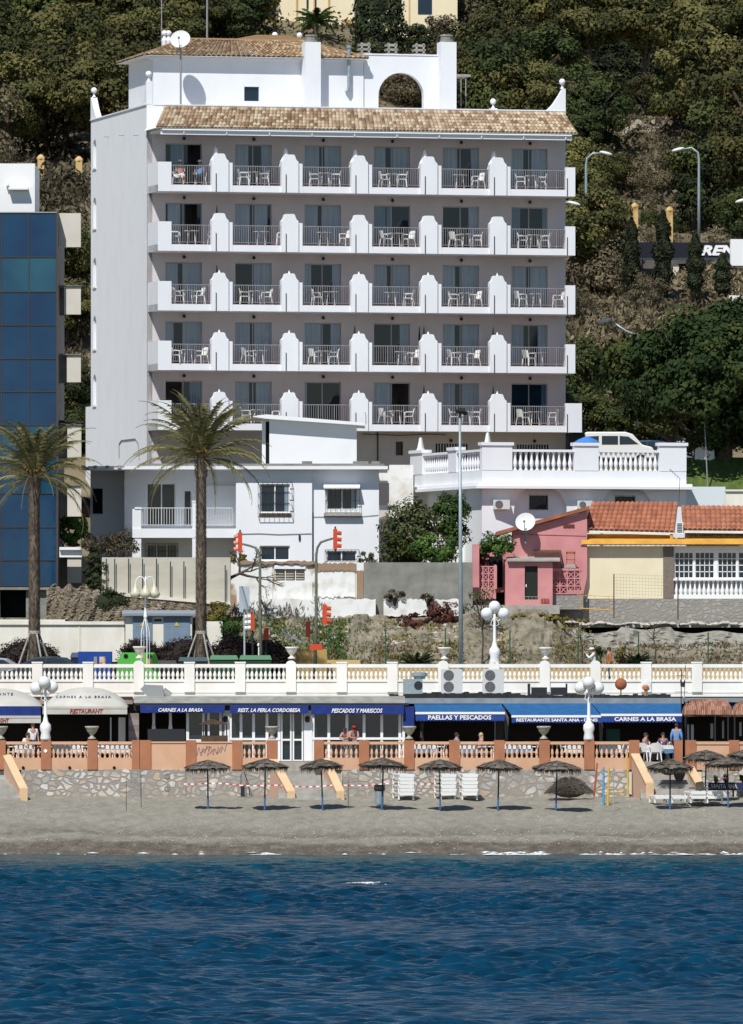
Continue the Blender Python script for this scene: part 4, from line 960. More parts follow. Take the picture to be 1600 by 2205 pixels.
# --- cream house with red roofs
Yc = 437.0
ch = thing('cream_house', 'cream house with two red tiled roofs, ochre fascia and white lattice windows', 'house', (PX(1430,Yc),Yc,PZ(1290,Yc)))
mb = MB(); mb.pbox(1253,1428,1176,1291,Yc,.3); mb.box(PX(1253,Yc),PX(1253,Yc)+.3,Yc+.3,Yc+6,PZ(1291,Yc),PZ(1176,Yc)); mb.pbox(1475,1660,1141,1158,Yc+.9,.2); part('wall', mb, cream, ch, True)
mb = MB(); mb.pbox(1428,1451,1176,1288,Yc-.04,.4); part('brick_pier', mb, stone_mat('thin_brick', [(.30,.20,.15),(.25,.17,.13)], (.2,.17,.14), 9, (1,1,3)), ch, True)
wins = [(1453,1493),(1497,1538),(1546,1586),(1590,1640)]
mb = MB(); wallops(mb, 1451, 1660, 1176, 1250, Yc+.1, .25, [(a,b_,1189,1245) for a, b_ in wins]); mb.pbox(1450,1660,1246,1250,Yc-.05,.14); part('window_wall', mb, wpaint, ch, True)
for a, b_ in wins:
    o = window(ch, a,b_,1189,1245,Yc+.1, mull=(.25,.5,.75), fr=.035, rec=.05)
    mb = MB()
    for q in range(1,4): zz = PZ(1189+56*q/4,Yc); mb.box(PX(a,Yc),PX(b_,Yc),Yc+.14,Yc+.16,zz-.02,zz+.02)
    part('glazing_bars', mb, wpaint, o, True)
mb = MB(); mb.pbox(1450,1660,1250,1287,Yc+.25,.2); part('panel_wall', mb, M('grey_plaster', (.5,.5,.5)), ch, True)
x0, x1 = PX(1452,Yc), PX(1660,Yc); loc = inv_of(ch); z0 = PZ(1287,Yc)
bal_run(ch, [tuple(loc @ Vector((x0+(x1-x0)*(q+.5)/21, Yc+.1, z0))) for q in range(21)], PZ(1250,Yc)-z0, wpaint, wd=1.1)
mb = MB(); mb.pbox(1450,1660,1280,1289,Yc-.02,.2); part('balustrade_base', mb, wpaint, ch, True)
def roofq(e0, e1, r0, r1, Y, rise):   # eave px points, ridge px points
    a, b_ = P(e0[0],e0[1],Y), P(e1[0],e1[1],Y); c, d = P(r1[0],r1[1],Y+rise), P(r0[0],r0[1],Y+rise); return a, b_, c, d
for (e0,e1,r0,r1,nm) in (((1256,1141),(1452,1146),(1274,1082),(1460,1082),'roof'),((1470,1141),(1660,1143),(1466,1090),(1660,1091),'roof')):
    a, b_, c, d = roofq(e0,e1,r0,r1,Yc-.1,2.6); mb = MB(); tiles(mb, a, b_, c, d, .245, .42, .06); ro = part(nm, mb, tile_red, ch, True)
    mb = MB(); q = Vector((0,0,-.05)); mb.add([a+q,b_+q,c+q,d+q,a+q*3,b_+q*3,c+q*3,d+q*3],[(0,1,2,3),(7,6,5,4),(0,4,5,1),(1,5,6,2),(2,6,7,3),(3,7,4,0)]); part('roof_deck', mb, offw, ro, True)
mb = MB(); mb.pbox(1264,1450,1150,1162,Yc+.35,.3); mb.pbox(1443,1449,1150,1168,Yc-.1,.2); part('upper_wall', mb, ochre, ch, True)
mb = MB(); a, b_ = P(1250,1176,Yc-.45), P(1660,1176,Yc-.45); c, d = P(1660,1160,Yc+.4), P(1254,1160,Yc+.4); tiles(mb, a, b_, c, d, .245, .3, .05)
fe = part('fascia_eave', mb, tile_gray, ch, True)
mb = MB(); mb.slab([(Yc-.5,PZ(1172,Yc)),(Yc-.44,PZ(1163,Yc)),(Yc+.36,PZ(1158,Yc)),(Yc+.36,PZ(1170,Yc))], PX(1252,Yc), PX(1660,Yc)); part('ochre_band', mb, ochre, fe, True)
mb = MB(); a, b_ = P(1478,1158,Yc+.35), P(1660,1158,Yc+.35); c, d = P(1660,1150,Yc+.9), P(1478,1150,Yc+.9); tiles(mb, a, b_, c, d, .245, .3, .05); part('upper_eave', mb, tile_gray, ch, True)
mb = MB(); mb.pbox(1456,1471,1124,1150,Yc-.25,.3); o = part('roof_unit', mb, wpaint, ch, True)
mb = MB()
for q in range(6): mb.pbox(1458,1469,1127+q*3.5,1128.6+q*3.5,Yc-.27,.015)
part('louvres', mb, darkmet, o, True)
mb = MB(); mb.cyl(P(1462,1082,Yc+1),P(1464,1030,Yc+1),.012); mb.cyl(P(1442,1010,Yc+1),P(1464,1030,Yc+1),.012)
for q in range(4): mb.cyl(P(1444+q*5,1009+q*5,Yc+1),P(1442+q*5,1017+q*5,Yc+1),.008,n=4)
single('roof_aerial', 'thin tilted television aerial on the red roofs of the cream house', 'aerial', mb, darkmet, P(1462,1082,Yc+1))
# stone terrace wall, ledge, rough concrete below
mb = MB(); mb.pbox(1254,1700,1289,1345,Yc-.5,.6); mb.pbox(1190,1256,1310,1345,Yc-.45,.5)
single('stone_wall', 'grey rubble stone retaining wall under the cream house', 'wall', mb, stoneB, P(1440,1345,Yc-.5))
mb = MB(); r4 = random.Random(4)
for q in range(70):
    x = 1180+q*7.4+r4.uniform(-2,2); y = 1342+4*sin(q*.7)*.5+(q > 8)*2; mb.ball(P(x,y,434.4+r4.uniform(-.3,.3)), r4.uniform(.12,.26), r4.uniform(.2,.4), r4.uniform(.06,.14), n=7)
mb.pbox(1240,1700,1345,1351,434.3,1.8)
single('stone_ledge', 'pale broken stone ledge above the rough concrete bank', 'ledge', mb, M('pale_stone', (.55,.52,.45), (.36,.33,.28), 4, .9), P(1430,1351,434.3))
def rockmass(name, label, cat, px0, px1, ytop, ybot, Y, dep, mat, seed, amp=.25, kind=None, nx_=60, nz_=16):
    r_ = random.Random(seed); mb = MB(); ph = [r_.uniform(0,6) for _ in range(8)]
    for j in range(nz_+1):
        t = j/nz_
        for i in range(nx_+1):
            px = px0+(px1-px0)*i/nx_; yt = ytop(px); yb = ybot(px); py = yt+(yb-yt)*t
            d = dep*(1-t)**1.2+amp*(sin(px*.05+ph[0])+.7*sin(px*.13+t*5+ph[1])+.5*sin(px*.31+t*9+ph[2]))*.5+r_.uniform(-.12,.12)*amp*2
            mb.v.append(tuple(P(px, py, Y+d)))
    for j in range(nz_):
        for i in range(nx_): a = j*(nx_+1)+i; mb.f.append((a,a+nx_+1,a+nx_+2,a+1)); mb.r.append(r_.random()); mb.m.append(0)
    o = struct(name, mb, mat, False); return o
rough = M('rough_grey_concrete', (.20,.19,.16), (.34,.32,.27), 1.3, .95, bump=.6, bscale=7, attr=True, ramp=[(.22,.21,.18),(.34,.32,.27)])
rockmass('concrete_bank', '', '', 1170, 1700, lambda x: 1353+(8 if 1258 < x < 1335 or 1450 < x < 1640 else 0)+3*sin(x*.06), lambda x: 1412+8*sin(x*.02), 432.6, 1.2, rough, 3, .35)
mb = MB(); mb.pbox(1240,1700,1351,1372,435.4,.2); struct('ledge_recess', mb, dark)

bank_m = M('dry_earth_bank', (.29,.25,.185), (.135,.125,.085), 1.1, .95, bump=.9, bscale=6)
rockmass('earth_bank', '', '', 470, 1700, lambda x: 1326+(14 if x < 700 else 0)*0+4*sin(x*.03)+(0 if x < 1000 else -18*max(0,1-abs(x-1120)/130))+min(62,max(0,(x-1180)*.9)), lambda x: 1462, 426.0, 7.6, bank_m, 5, .5, nx_=200, nz_=34)
rockmass('earth_bank', '', '', -150, 475, lambda x: 1330, lambda x: 1460, 427.2, 3, bank_m, 6, .3, nx_=80, nz_=16)
mb = MB(); mb.pbox(1005,1205,1303,1322,433.6,2.4); struct('path', mb, conc)
# --- walls of the waste ground
Yr = 434.0
mb = MB(); mb.pbox(783,1018,1211,1345,Yr,.5); single('retaining_wall', 'plain grey concrete retaining wall below the bushes', 'wall', mb, grey_conc, P(900,1300,Yr))
mb = MB(); 
wallops(mb, 497, 783, 1212, 1345, Yr+.05, .5, [(592,656,1226,1250)])
ru = single('ruined_wall', 'peeling white and brick ruined wall with a slatted window', 'wall', mb, M('crumbling_plaster', (.78,.77,.73), (.36,.25,.17), .8, .95, lo=.50, hi=.60, bump=.3), P(640,1330,Yr+.05))
def blotch(mb, px0, px1, y0, y1, Y, r_, th=.03, n=26):
    pts = []
    for q in range(n): t = q/n; pts.append((px0+(px1-px0)*t, y0+r_.uniform(-2,2)))
    pts.append((px1, y0)); 
    for q in range(n): t = q/n; pts.append((px1-(px1-px0)*t, y1+r_.uniform(-3,3)))
    m_ = len(pts)//2
    # strips keep the faces convex
    top = pts[:m_]; bot = pts[m_:][::-1]; k = min(len(top), len(bot))
    for q in range(k-1):
        mb.prism([(PX(top[q][0],Y),PZ(bot[q][1],Y)),(PX(top[q+1][0],Y),PZ(bot[q+1][1],Y)),(PX(top[q+1][0],Y),PZ(top[q+1][1],Y)),(PX(top[q][0],Y),PZ(top[q][1],Y))], Y, Y+th)
r5 = random.Random(8)
mb = MB(); blotch(mb, 510,590,1222,1332,Yr+.0,r5); blotch(mb,590,676,1252,1330,Yr+.0,r5); blotch(mb,686,768,1233,1286,Yr+.0,r5); 
part('plaster_coat', mb, white_old, ru, True)
mb = MB(); blotch(mb, 684,770,1212,1229,Yr-.02,r5,.06); blotch(mb, 768,783,1228,1290,Yr-.02,r5,.06); blotch(mb,510,690,1208,1214,Yr-.1,r5,.3); part('brick_rubble', mb, M('old_brick', (.36,.20,.12), (.30,.24,.17), 5, .95, bump=.6), ru, True)
mb = MB(); mb.pbox(590,658,1216,1225,Yr-.02,.2); wl = part('lintel', mb, white, ru, True)
for a in (592,614,636):
    mb = MB(); 
    for q in range(4): mb.pbox(a+1,a+19,1228+q*5.5,1231.5+q*5.5,Yr+.12,.05)
    o = part('shutter', mb, wood_g, ru, True)
    mb = MB(); mb.pbox(a-1,a+1.5,1226,1250,Yr+.06,.12); part('shutter_post', mb, cream, o, True)
mb = MB(); mb.pbox(590,658,1226,1250,Yr+.4,.1); part('window_void', mb, dark, ru, True)
mb = MB(); blotch(mb, 570,815,1290,1331,Yr-.5,r5,.3,40); blotch(mb,826,1000,1290,1326,Yr-.5,r5,.3,30)
single('broken_low_wall', 'broken low white wall at the top of the waste ground bank', 'wall', mb, white_old, P(780,1332,Yr-.5))
# cream wall with fence posts at the left
Yl = 431.0
mb = MB(); mb.prism([(PX(219,Yl),PZ(1290,Yl)),(PX(496,Yl),PZ(1330,Yl)),(PX(496,Yl),PZ(1200,Yl)),(PX(219,Yl),PZ(1200,Yl))], Yl+.3, Yl+.6)
lw = single('block_wall', 'cream block wall with thin dark fence posts in front', 'wall', mb, M('cream_blockwork', (.55,.52,.43), (.44,.41,.33), 1.2, .95, stretch=(.6,1,2), lo=.3, hi=.8), P(350,1300,Yl+.3))
mb = MB(); mb.prism([(PX(219,Yl),PZ(1280,Yl)),(PX(496,Yl),PZ(1304,Yl)),(PX(496,Yl),PZ(1298,Yl)),(PX(219,Yl),PZ(1272,Yl))], Yl, Yl+.3); part('kerb', mb, offw, lw, True)
for i, x in enumerate((229,247,277,307,337,367,396,485)):
    mb = MB(); yb = 1278+(x-219)*.1; mb.cyl(P(x,1203+(i > 4)*6+(i > 6)*8,Yl+.1),P(x,yb,Yl+.1),.028,n=6)
    single('fence_post', 'dark metal fence post, %s from the left along the cream block wall' % ORD[i], 'fence post', mb, darkmet, P(x,yb,Yl+.1), group='fence posts in front of the block wall')
rockmass('rubble_bank', '', '', 100, 500, lambda x: 1282+max(0,(x-220))*.1 if x > 220 else 1262+6*sin(x*.2)+max(0,x-190)*.6, lambda x: 1345, 429.3, 1.6, stone_mat('brown_rubble', [(.26,.21,.14),(.17,.135,.09),(.33,.27,.19),(.21,.15,.09)], (.14,.115,.075), 3.2), 9, .35, nx_=120, nz_=30)
mb = MB(); mb.pbox(128,176,1182,1200,432.5,.6); mb.pbox(128,174,1178,1184,432.3,1); single('wall_stub', 'white capped wall stub beside the office block', 'wall', mb, white_old, P(150,1200,432.5))
# low walls by the road, transformer hut
mb = MB(); mb.pbox(-100,268,1345,1425,426.6,.4); mb.pbox(-100,272,1338,1345,426.5,.6); mb.pbox(-100,140,1334,1338,427.4,.4)
mb.pbox(170,172,1345,1425,426.56,.05)
single('roadside_wall', 'long low cream wall behind the parked cars at the left', 'wall', mb, offw, P(60,1425,426.6))
Yt = 426.4
th_ = thing('transformer_hut', 'small cream transformer hut with two grey blue doors and warning signs', 'hut', (PX(345,Yt),Yt,PZ(1425,Yt)))
mb = MB(); mb.pbox(270,413,1325,1425,Yt,2.6); part('wall', mb, offw, th_, True)
mb = MB(); mb.slab([(Yt-.3,PZ(1326,Yt)),(Yt-.3,PZ(1321,Yt)),(Yt+.3,PZ(1314,Yt)),(Yt+2.9,PZ(1314,Yt)),(Yt+2.9,PZ(1326,Yt))], PX(263,Yt), PX(426,Yt)); part('roof', mb, M('blue_grey_roof', (.25,.28,.31), rough=.7), th_, True)
dm = M('grey_blue_door', (.20,.27,.34), (.17,.23,.30), 3, .5)
for a, b_ in ((286,328),(352,409)):
    mb = MB(); mb.pbox(a,b_,1328,1392,Yt-.05,.04); d_ = part('door', mb, dm, th_, True)
    mb = MB(); cx = a+(b_-a)*.5; mb.prism([(PX(cx-5,Yt),PZ(1348,Yt)),(PX(cx+5,Yt),PZ(1348,Yt)),(PX(cx,Yt),PZ(1338,Yt))], Yt-.07, Yt-.052); part('warning_sign', mb, yellow_p, d_, True)
mb = MB(); mb.pbox(332,348,1333,1338,Yt-.03,.028); part('name_plate', mb, darkmet, th_, True)
mb = MB(); mb.pbox(444,479,1338,1425,427,.6); single('gate_pier', 'plain white block pier right of the transformer hut', 'pier', mb, offw, P(461,1425,427))
# ochre kerb wall along the waste ground
mb = MB(); mb.pbox(612,1700,1433,1485,424.6,.35); mb.pbox(700,776,1421,1433,424.6,.35)
single('roadside_wall', 'long low ochre wall seen through the white balusters', 'wall', mb, ochre2, P(1100,1485,424.6))
mb = MB(); mb.pbox(636,704,1398,1470,423.6,.5); 
single('ochre_block', 'ochre plastered block beside the traffic light pole', 'block', mb, M('ochre_wood', (.50,.33,.12), (.4,.25,.08), 4, .9), P(670,1470,423.6))
# fence posts in the waste ground
for i, (x, y0) in enumerate(((343+364,1355),(830,1357),(959,1356),(1098,1358),(1245,1360),(1375,1360),(1525,1362))):
    mb = MB(); mb.cyl(P(x,y0,425.6),P(x,1440,425.6),.035,n=6)
    if i == 0: mb.cyl(P(x+3,1358,425.6),P(x+44,1436,425.6),.03,n=6)
    single('fence_post', 'dark green fence post, %s from the left in the waste ground' % ORD[i], 'fence post', mb, green_d, P(x,1440,425.6), group='green fence posts in the waste ground')
for x, y0, y1, i in ((1322,1236,1330,0),(1460,1240,1335,1)):
    mb = MB(); mb.cyl(P(x,y0,434),P(x,y1,434),.03,n=6)
    if i == 0:
        for q in range(8): mb.tube([P(x,y0+q*7,434),P(1428,y0+4+q*7,434)],.004,3)
        for q in range(16): mb.tube([P(x+q*6.8,y0+q*.3,434),P(x+q*6.8,y0+50,434)],.004,3)
    single('mesh_fence_post', ['rusty post carrying thin wire mesh before the cream wall','rusty bare post in front of the lattice windows'][i], 'fence post', mb, wood, P(x,y1,434))
# ------------------------------------------------------------------ upper promenade balustrade
Yb = 408.0
ub = thing('promenade_balustrade', 'long white balustrade of the upper promenade above the restaurants', 'balustrade', (PX(800,Yb),Yb,6.6))
IU = inv_of(ub)
wwarm = M('warm_white_paint', (.84,.82,.77), (.76,.73,.66), 1.2, .8, stretch=(1,1,.4))
mb = MB(); mb.pbox(-140,1740,1468,1512,Yb,.4); mb.pbox(-140,1740,1463,1468,Yb-.05,.5); mb.pbox(-140,1740,1489,1492,Yb-.02,.4); part('wall', mb, wwarm, ub, True)
mb = MB(); mb.pbox(-140,1740,1430,1437.5,Yb-.04,.32); part('handrail', mb, wwarm, ub, True)
zlo, zhi = PZ(1463,Yb), PZ(1437.5,Yb)
pil = [80+109.3*i for i in range(-2, 16)]
balls = {300:1, 628:1, 957:1, 1065:1, 1175:1}
pts = []
for i, c in enumerate(pil):
    rt = any(abs(c-q) < 12 for q in balls) or abs(c-1283) < 8
    mb = MB(); mb.pbox(c-11,c+11,1427 if not rt else 1431,1490,Yb-.10,.52)
    if rt:
        K = 8; X0, X1 = PX(c-11,Yb), PX(c+11,Yb); rr = (X1-X0)/2; zc_ = PZ(1431,Yb)
        mb.prism([(X0+rr-rr*cos(pi*q/K), zc_+rr*.8*sin(pi*q/K)) for q in range(K+1)][::-1], Yb-.10, Yb+.42)
    else: mb.pbox(c-12,c+12,1425,1428,Yb-.12,.56)
    part('pillar', mb, wwarm, ub, True)
    if i < len(pil)-1:
        for q in range(9): pts.append((c+11+(109.3-22)*(q+.5)/9, Yb+.12))
vis = [p for p in pts if 0 <= p[0] <= 1600]; vis.sort(key=lambda p: -abs(p[0]-800)*0+0)
first = vis[:98]; rest = [p for p in pts if p not in first]
h_ = zhi-zlo
bal_run(ub, [tuple(IU @ Vector((PX(p[0],Yb), p[1], zlo))) for p in first], h_, wwarm, wd=.95)
big = MB()
for p in rest: big.join(baluster_mb((PX(p[0],Yb), p[1], zlo), h_, .95, 6))
o = part('baluster', big, wwarm, ub, True, smooth=True); o['kind'] = 'stuff'
# urns on its pillars
def urn(label, px, yb, Y, sc=1.0, mat=None, group='stone urns on the balustrade pillars', wob=0):
    mb = MB(); c = P(px, yb, Y+.1)
    mb.lathe((0,0,0), [(r_*sc, z_*sc) for r_, z_ in [(.17,0),(.17,.06),(.08,.12),(.07,.18),(.16,.28),(.22,.36),(.25,.46),(.30,.50),(.31,.56),(.27,.57),(.20,.53)]], 14)
    return single('urn', label, 'urn', mb, mat or offw, c, group=group, smooth=True, world=False)
urn('white urn on the upper balustrade in front of the green recycling bank', 300,1418,Yb); urn('white urn on the upper balustrade beside the ochre block', 628,1419,Yb)
urn('white urn on the upper balustrade left of the tall steel lamp pole', 957,1420,Yb); urn('white urn on the upper balustrade left of the man in white', 1175,1420,Yb)
def globe_lamp(name, label, px, ybase, ytop, Y, globes, mat=wpaint, group='white globe street lamps', gr=.28, H=None):
    b0 = P(px, ybase, Y+.12); t = thing(name, label, 'street lamp', b0, 0, group); h = (ybase-ytop)*Y/F
    mb = MB(); mb.lathe((0,0,0), [(.22,0),(.24,.1),(.20,.35),(.26,.5),(.24,.7),(.12,.85),(.10,1.0),(.075,1.1),(.055,h*.9),(.05,h)], 12); part('post', mb, mat, t, smooth=True)
    mb = MB()
    for (dx, dy, dz) in globes:
        e = Vector((dx,dy,h+dz-gr*.9)); pts_ = [Vector((0,0,h-.15)), Vector((dx*.35,dy*.35,h-.32)), Vector((dx*.8,dy*.8,h-.25+dz*.3)), e]
        mb.tube(pts_, .025, 6); mb.lathe(tuple(e-Vector((0,0,.06))), [(.05,0),(.12,.05),(.12,.1)], 8)
        mb.tube([Vector((dx*.35,dy*.35,h-.32)), Vector((dx*.5,dy*.5,h-.5)), Vector((dx*.2,dy*.2,h-.55))], .018, 5)
    part('arms', mb, mat, t)
    for (dx, dy, dz) in globes:
        mb = MB(); mb.ball((dx,dy,h+dz), gr, n=18); part('globe', mb, cream_globe, t, smooth=True)
    return t
globe_lamp('globe_lamp', 'white lamp with three round globes standing on the upper balustrade', 1065,1430,1322,Yb, [(-.37,.0,.02),(0,.05,.34),(.42,.1,.02)])
# lamp with three hanging pear shades
Yl2 = 410.0
b0 = P(313,1478,Yl2); t = thing('pear_lamp', 'white lamp with three hanging pear shaped shades before the transformer hut', 'street lamp', b0)
h = (1478-1243)*Yl2/F
mb = MB(); 
for a in range(4): mb.tube([(.22*cos(a*pi/2+.4),.22*sin(a*pi/2+.4),0),(.2*cos(a*pi/2+.4),.2*sin(a*pi/2+.4),h*.5),(.04*cos(a*pi/2),.04*sin(a*pi/2),h*.62)],.022)
mb.lathe((0,0,h*.6), [(.03,0),(.09,.2),(.05,.5),(.04,h*.4)], 10); part('post', mb, wpaint, t)
for dx, dy in ((-.46,0),(.02,-.3),(.42,.1)):
    ln = math.hypot(dx,dy) or 1; mb = MB(); pts_ = [Vector((0,0,h-.35))]+[Vector((dx*(.5-.5*cos(pi*q/6)), dy*(.5-.5*cos(pi*q/6)), h-.35+.38*sin(pi*q/6)**.8)) for q in range(7)]
    mb.tube(pts_, .028); a_ = part('arm', mb, wpaint, t)
    mb = MB(); mb.lathe((dx,dy,h-1.0), [(.05,0),(.2,.06),(.27,.18),(.26,.28),(.16,.42),(.08,.6),(.05,.68)], 14); part('shade', mb, pear_globe, a_, smooth=True)
# tall steel pole with floodlights
Ys = 409.6; b0 = P(993,1485,Ys); t = thing('floodlight_pole', 'tall grey steel pole with dark floodlight head in front of the hotel', 'light pole', b0)
h = (1485-890)*Ys/F; mb = MB(); mb.cyl((0,0,0),(-.06,0,h),.125,.055,n=12); mb.cyl((0,0,0),(0,0,.12),.2,n=12); part('pole', mb, steel, t, smooth=True)
mb = MB(); mb.box(-.26,.26,-.2,.16,h-.02,h+.1); mb.box(-.12,.2,-.3,-.02,h+.08,h+.24); mb.box(-.3,-.1,-.25,0,h+.1,h+.2); mb.box(.1,.3,-.1,.16,h-.08,h+.04); part('lamp_head', mb, darkmet, t)

# ------------------------------------------------------------------ traffic lights
def tl_head(root, x, z, y=0, flip=1, back=red_p, side=1, hoods=None, s=1.0):
    mb = MB(); mb.box(x-.10*s,x+.10*s,y,y+.14*s,z-.48*s,z+.48*s); hd = part('signal_head', mb, back, root)
    mb = MB()
    for k in range(3):
        zz = z+(.30-.30*k)*s; mb.cyl((x+side*.10*s,y+.07*s,zz),(x+side*.30*s,y+.07*s,zz-.03*s),.10*s,.095*s,n=10)
    part('hood', mb, hoods or back, hd); return hd
def traffic(label, pole_px, ybase, ytop, Y, head_px=None, yhead=None, head_side=1, polem=darkmet, group='traffic lights along the coast road', hoods=None, back=red_p, rad=.06):
    b0 = P(pole_px, ybase, Y); t = thing('traffic_light', label, 'traffic light', b0, 0, group); h = (ybase-ytop)*Y/F
    if head_px is not None:
        dx = PX(head_px,Y)-b0.x; hz_ = (ybase-yhead)*Y/F; sg = 1 if dx > 0 else -1
        mb = MB(); mb.tube([(-.08*sg,0,0),(0,0,h*.5),(0,0,h-.7),(.06*sg,0,h-.35),(.22*sg,0,h-.1),(.5*sg,0,h),(dx-.1*sg,0,h+.08)], [rad*1.5,rad*1.3,rad*1.1,rad,rad,rad*.9,rad*.8], 8); part('pole', mb, polem, t, smooth=True)
        tl_head(t, dx, hz_, -.07, side=head_side, hoods=hoods, back=back)
        mb = MB(); mb.box(dx-.04,dx+.04,-.02,.06,hz_+.48,hz_+.6); mb.box(dx-.04,dx+.04,-.02,.06,hz_-.6,hz_-.48); part('bracket', mb, darkmet, t)
    return t
pg = M('olive_pole', (.16,.18,.13), (.11,.125,.09), 4, .6)
t = traffic('traffic light arching left over the road with red head and white lit hoods', 560,1478,1175,414.5, 517,1168,-1, pg, hoods=M('pale_red_hood', (.75,.25,.18), rough=.4))
t2 = traffic('traffic light arching right with bright red head before the villa', 681,1478,1163,413.0, 722,1161,1, pg)
hd = tl_head(t2, .40, (1478-1323)*413/F, -.1, side=1, back=red_p); 
mb = MB(); mb.box(-.5,-.28,-.05,.12,(1478-1372)*413/F,(1478-1338)*413/F); mb.box(-.36,-.05,0,.05,(1478-1360)*413/F-.05,(1478-1360)*413/F); part('rear_head', mb, M('dark_red', (.10,.012,.01), rough=.5), t2)
mb = MB(); mb.box(-.30,.28,-.1,.1,(1478-1400)*413/F,(1478-1387)*413/F); part('low_head', mb, red_p, t2)
def short_tl(label, px, yt, yb, Y, back=red_p, hoods=None, side=-1, w=.12):
    b0 = P(px, 1478, Y); t = thing('traffic_light', label, 'traffic light', b0, 0, 'traffic lights along the coast road')
    zt_, zb_ = (1478-yt)*Y/F, (1478-yb)*Y/F; mb = MB(); mb.cyl((0,0,0),(0,0,zb_),.05,n=8); part('pole', mb, darkmet, t)
    mb = MB(); mb.box(-w,w,-.1,.1,zb_,zt_); hd = part('signal_head', mb, back, t)
    if hoods:
        mb = MB()
        for k in range(3): zz = zt_-(zt_-zb_)*(k+.5)/3; mb.cyl((side*w,0,zz),(side*(w+.28),0,zz-.03),.11,n=10)
        part('hood', mb, hoods, hd)
    return t
short_tl('red traffic light seen edge on with three white hoods pointing left', 544,1322,1358,417.5, red_p, plast, -1, .09)
short_tl('small plain red signal box right of the white hooded signal', 573,1352,1378,418.0)
mb = MB(); b0 = P(527,1478,418.3); mb.pbox(515,524,1262,1318,418.3,.2); mb.pbox(524,537,1263,1312,418.3,.22); mb.cyl(b0,P(526,1318,418.4),.045)
single('road_sign', 'grey and pale blue sign panel seen edge on beside the traffic lights', 'sign', mb, M('pale_grey_sign', (.42,.48,.52), rough=.5), b0)
mb = MB(); mb.cyl(P(558,1478,415.2),P(558,1392,415.2),.05); mb.ball(P(558,1389,415.2),.1); single('bollard_light', 'short white topped post behind the balustrade', 'post', mb, wpaint, P(558,1478,415.2))
mb = MB(); mb.cyl(P(607,1360,424),P(648,1383,424),.05); mb.cyl(P(628,1372,424),P(628,1420,424),.03); single('barrier', 'slanting white barrier pole in the weeds', 'barrier', mb, wpaint, P(628,1420,424))

# ------------------------------------------------------------------ bins, containers, cars on the road
def prism_thing(name, label, cat, px0, px1, yt, Y, dep, mat, top=None, inset=.12, group=None):
    X0, X1 = PX(px0,Y), PX(px1,Y); h = PZ(yt,Y)-7.0; cx = (X0+X1)/2; w_ = (X1-X0)/2
    t = thing(name, label, cat, (cx,Y,7.0), 0, group)
    mb = MB(); mb.add([(-w_+inset,0.08,.1),(w_-inset,.08,.1),(w_-inset,dep-.08,.1),(-w_+inset,dep-.08,.1),(-w_,0,h*.86),(w_,0,h*.86),(w_,dep,h*.86),(-w_,dep,h*.86)],[(0,3,2,1),(4,5,6,7),(0,1,5,4),(1,2,6,5),(2,3,7,6),(3,0,4,7)])
    part('body', mb, mat, t)
    mb = MB(); mb.add([(-w_-.03,-.04,h*.86+.002),(w_+.03,-.04,h*.86+.002),(w_+.03,dep+.04,h*.86+.002),(-w_-.03,dep+.04,h*.86+.002),(-w_+.05,.1,h),(w_-.05,.1,h),(w_-.1,dep-.1,h),(-w_+.1,dep-.1,h)],[(0,3,2,1),(4,5,6,7),(0,1,5,4),(1,2,6,5),(2,3,7,6),(3,0,4,7)])
    part('lid', mb, top or mat, t)
    for x in (-w_+.3, w_-.3):
        mb = MB(); mb.cyl((x,.15,.1),(x,.25,.1),.1,n=10); part('wheel', mb, darkmet, t)
    return t
prism_thing('waste_container', 'dark lidded waste container with pale sticker left of the traffic lights', 'waste container', 385,447,1415,413.5,1.1,darkmet,M('dark_teal', (.02,.06,.07),rough=.5),group='waste containers')
prism_thing('waste_container', 'green lidded waste container, left of the green pair', 'waste container', 452,512,1411,413.2,1.1,M('dull_green', (.02,.06,.03),rough=.5),M('mid_green', (.05,.17,.08),rough=.5),group='waste containers')
prism_thing('waste_container', 'green lidded waste container, right of the green pair', 'waste container', 516,584,1411,413.2,1.1,M('dull_green2', (.02,.06,.03),rough=.5),M('mid_green2', (.05,.17,.08),rough=.5),group='waste containers')
prism_thing('waste_container', 'low black waste container right of the green recycling bank', 'waste container', 338,380,1422,413.8,1.0,darkmet,group='waste containers')
Yk = 413.0; t = thing('paper_container', 'large blue paper recycling container with small poster', 'recycling container', (PX(205,Yk),Yk,7.0))
mb = MB(); mb.box(PX(168,Yk)-t.location.x,PX(240,Yk)-t.location.x,0,1.3,0,PZ(1403,Yk)-7.0); part('body', mb, blue_bin, t)
mb = MB(); mb.pbox(214,227,1414,1432,Yk-.03,.025); part('poster', mb, M('poster', (.6,.5,.35), (.45,.15,.1), 9, .7, lo=.45, hi=.6), t, True)
mb = MB(); mb.pbox(202,209,1414,1432,Yk-.03,.025); part('plate', mb, rail_m, t, True)
prism_thing('waste_container', 'dark blue waste container between the parked car and the blue one', 'waste container', 152,170,1405,413.4,1.2,M('navy_metal', (.012,.025,.07), rough=.5), group='waste containers')
Yk = 412.4; t = thing('bottle_bank', 'bright green recycling bank with round openings', 'recycling container', (PX(293,Yk),Yk,7.0))
mb = MB(); X0, X1 = PX(250,Yk)-t.location.x, PX(346,Yk)-t.location.x; hh = PZ(1405,Yk)-7.0
mb.prism([(X0+.15,0.05),(X1-.15,0.05),(X1,.5),(X1-.05,1.0),(X1-.3,hh),(X0+.25,hh),(X0+.02,1.0),(X0,.5)][::-1], 0, 1.3); part('body', mb, green_p, t)
for px in (271,322):
    mb = MB(); c = P(px,1413,Yk-.02); mb.cyl(c-t.location, c-t.location+Vector((0,.018,0)), .11, n=14); part('opening', mb, dark, t)
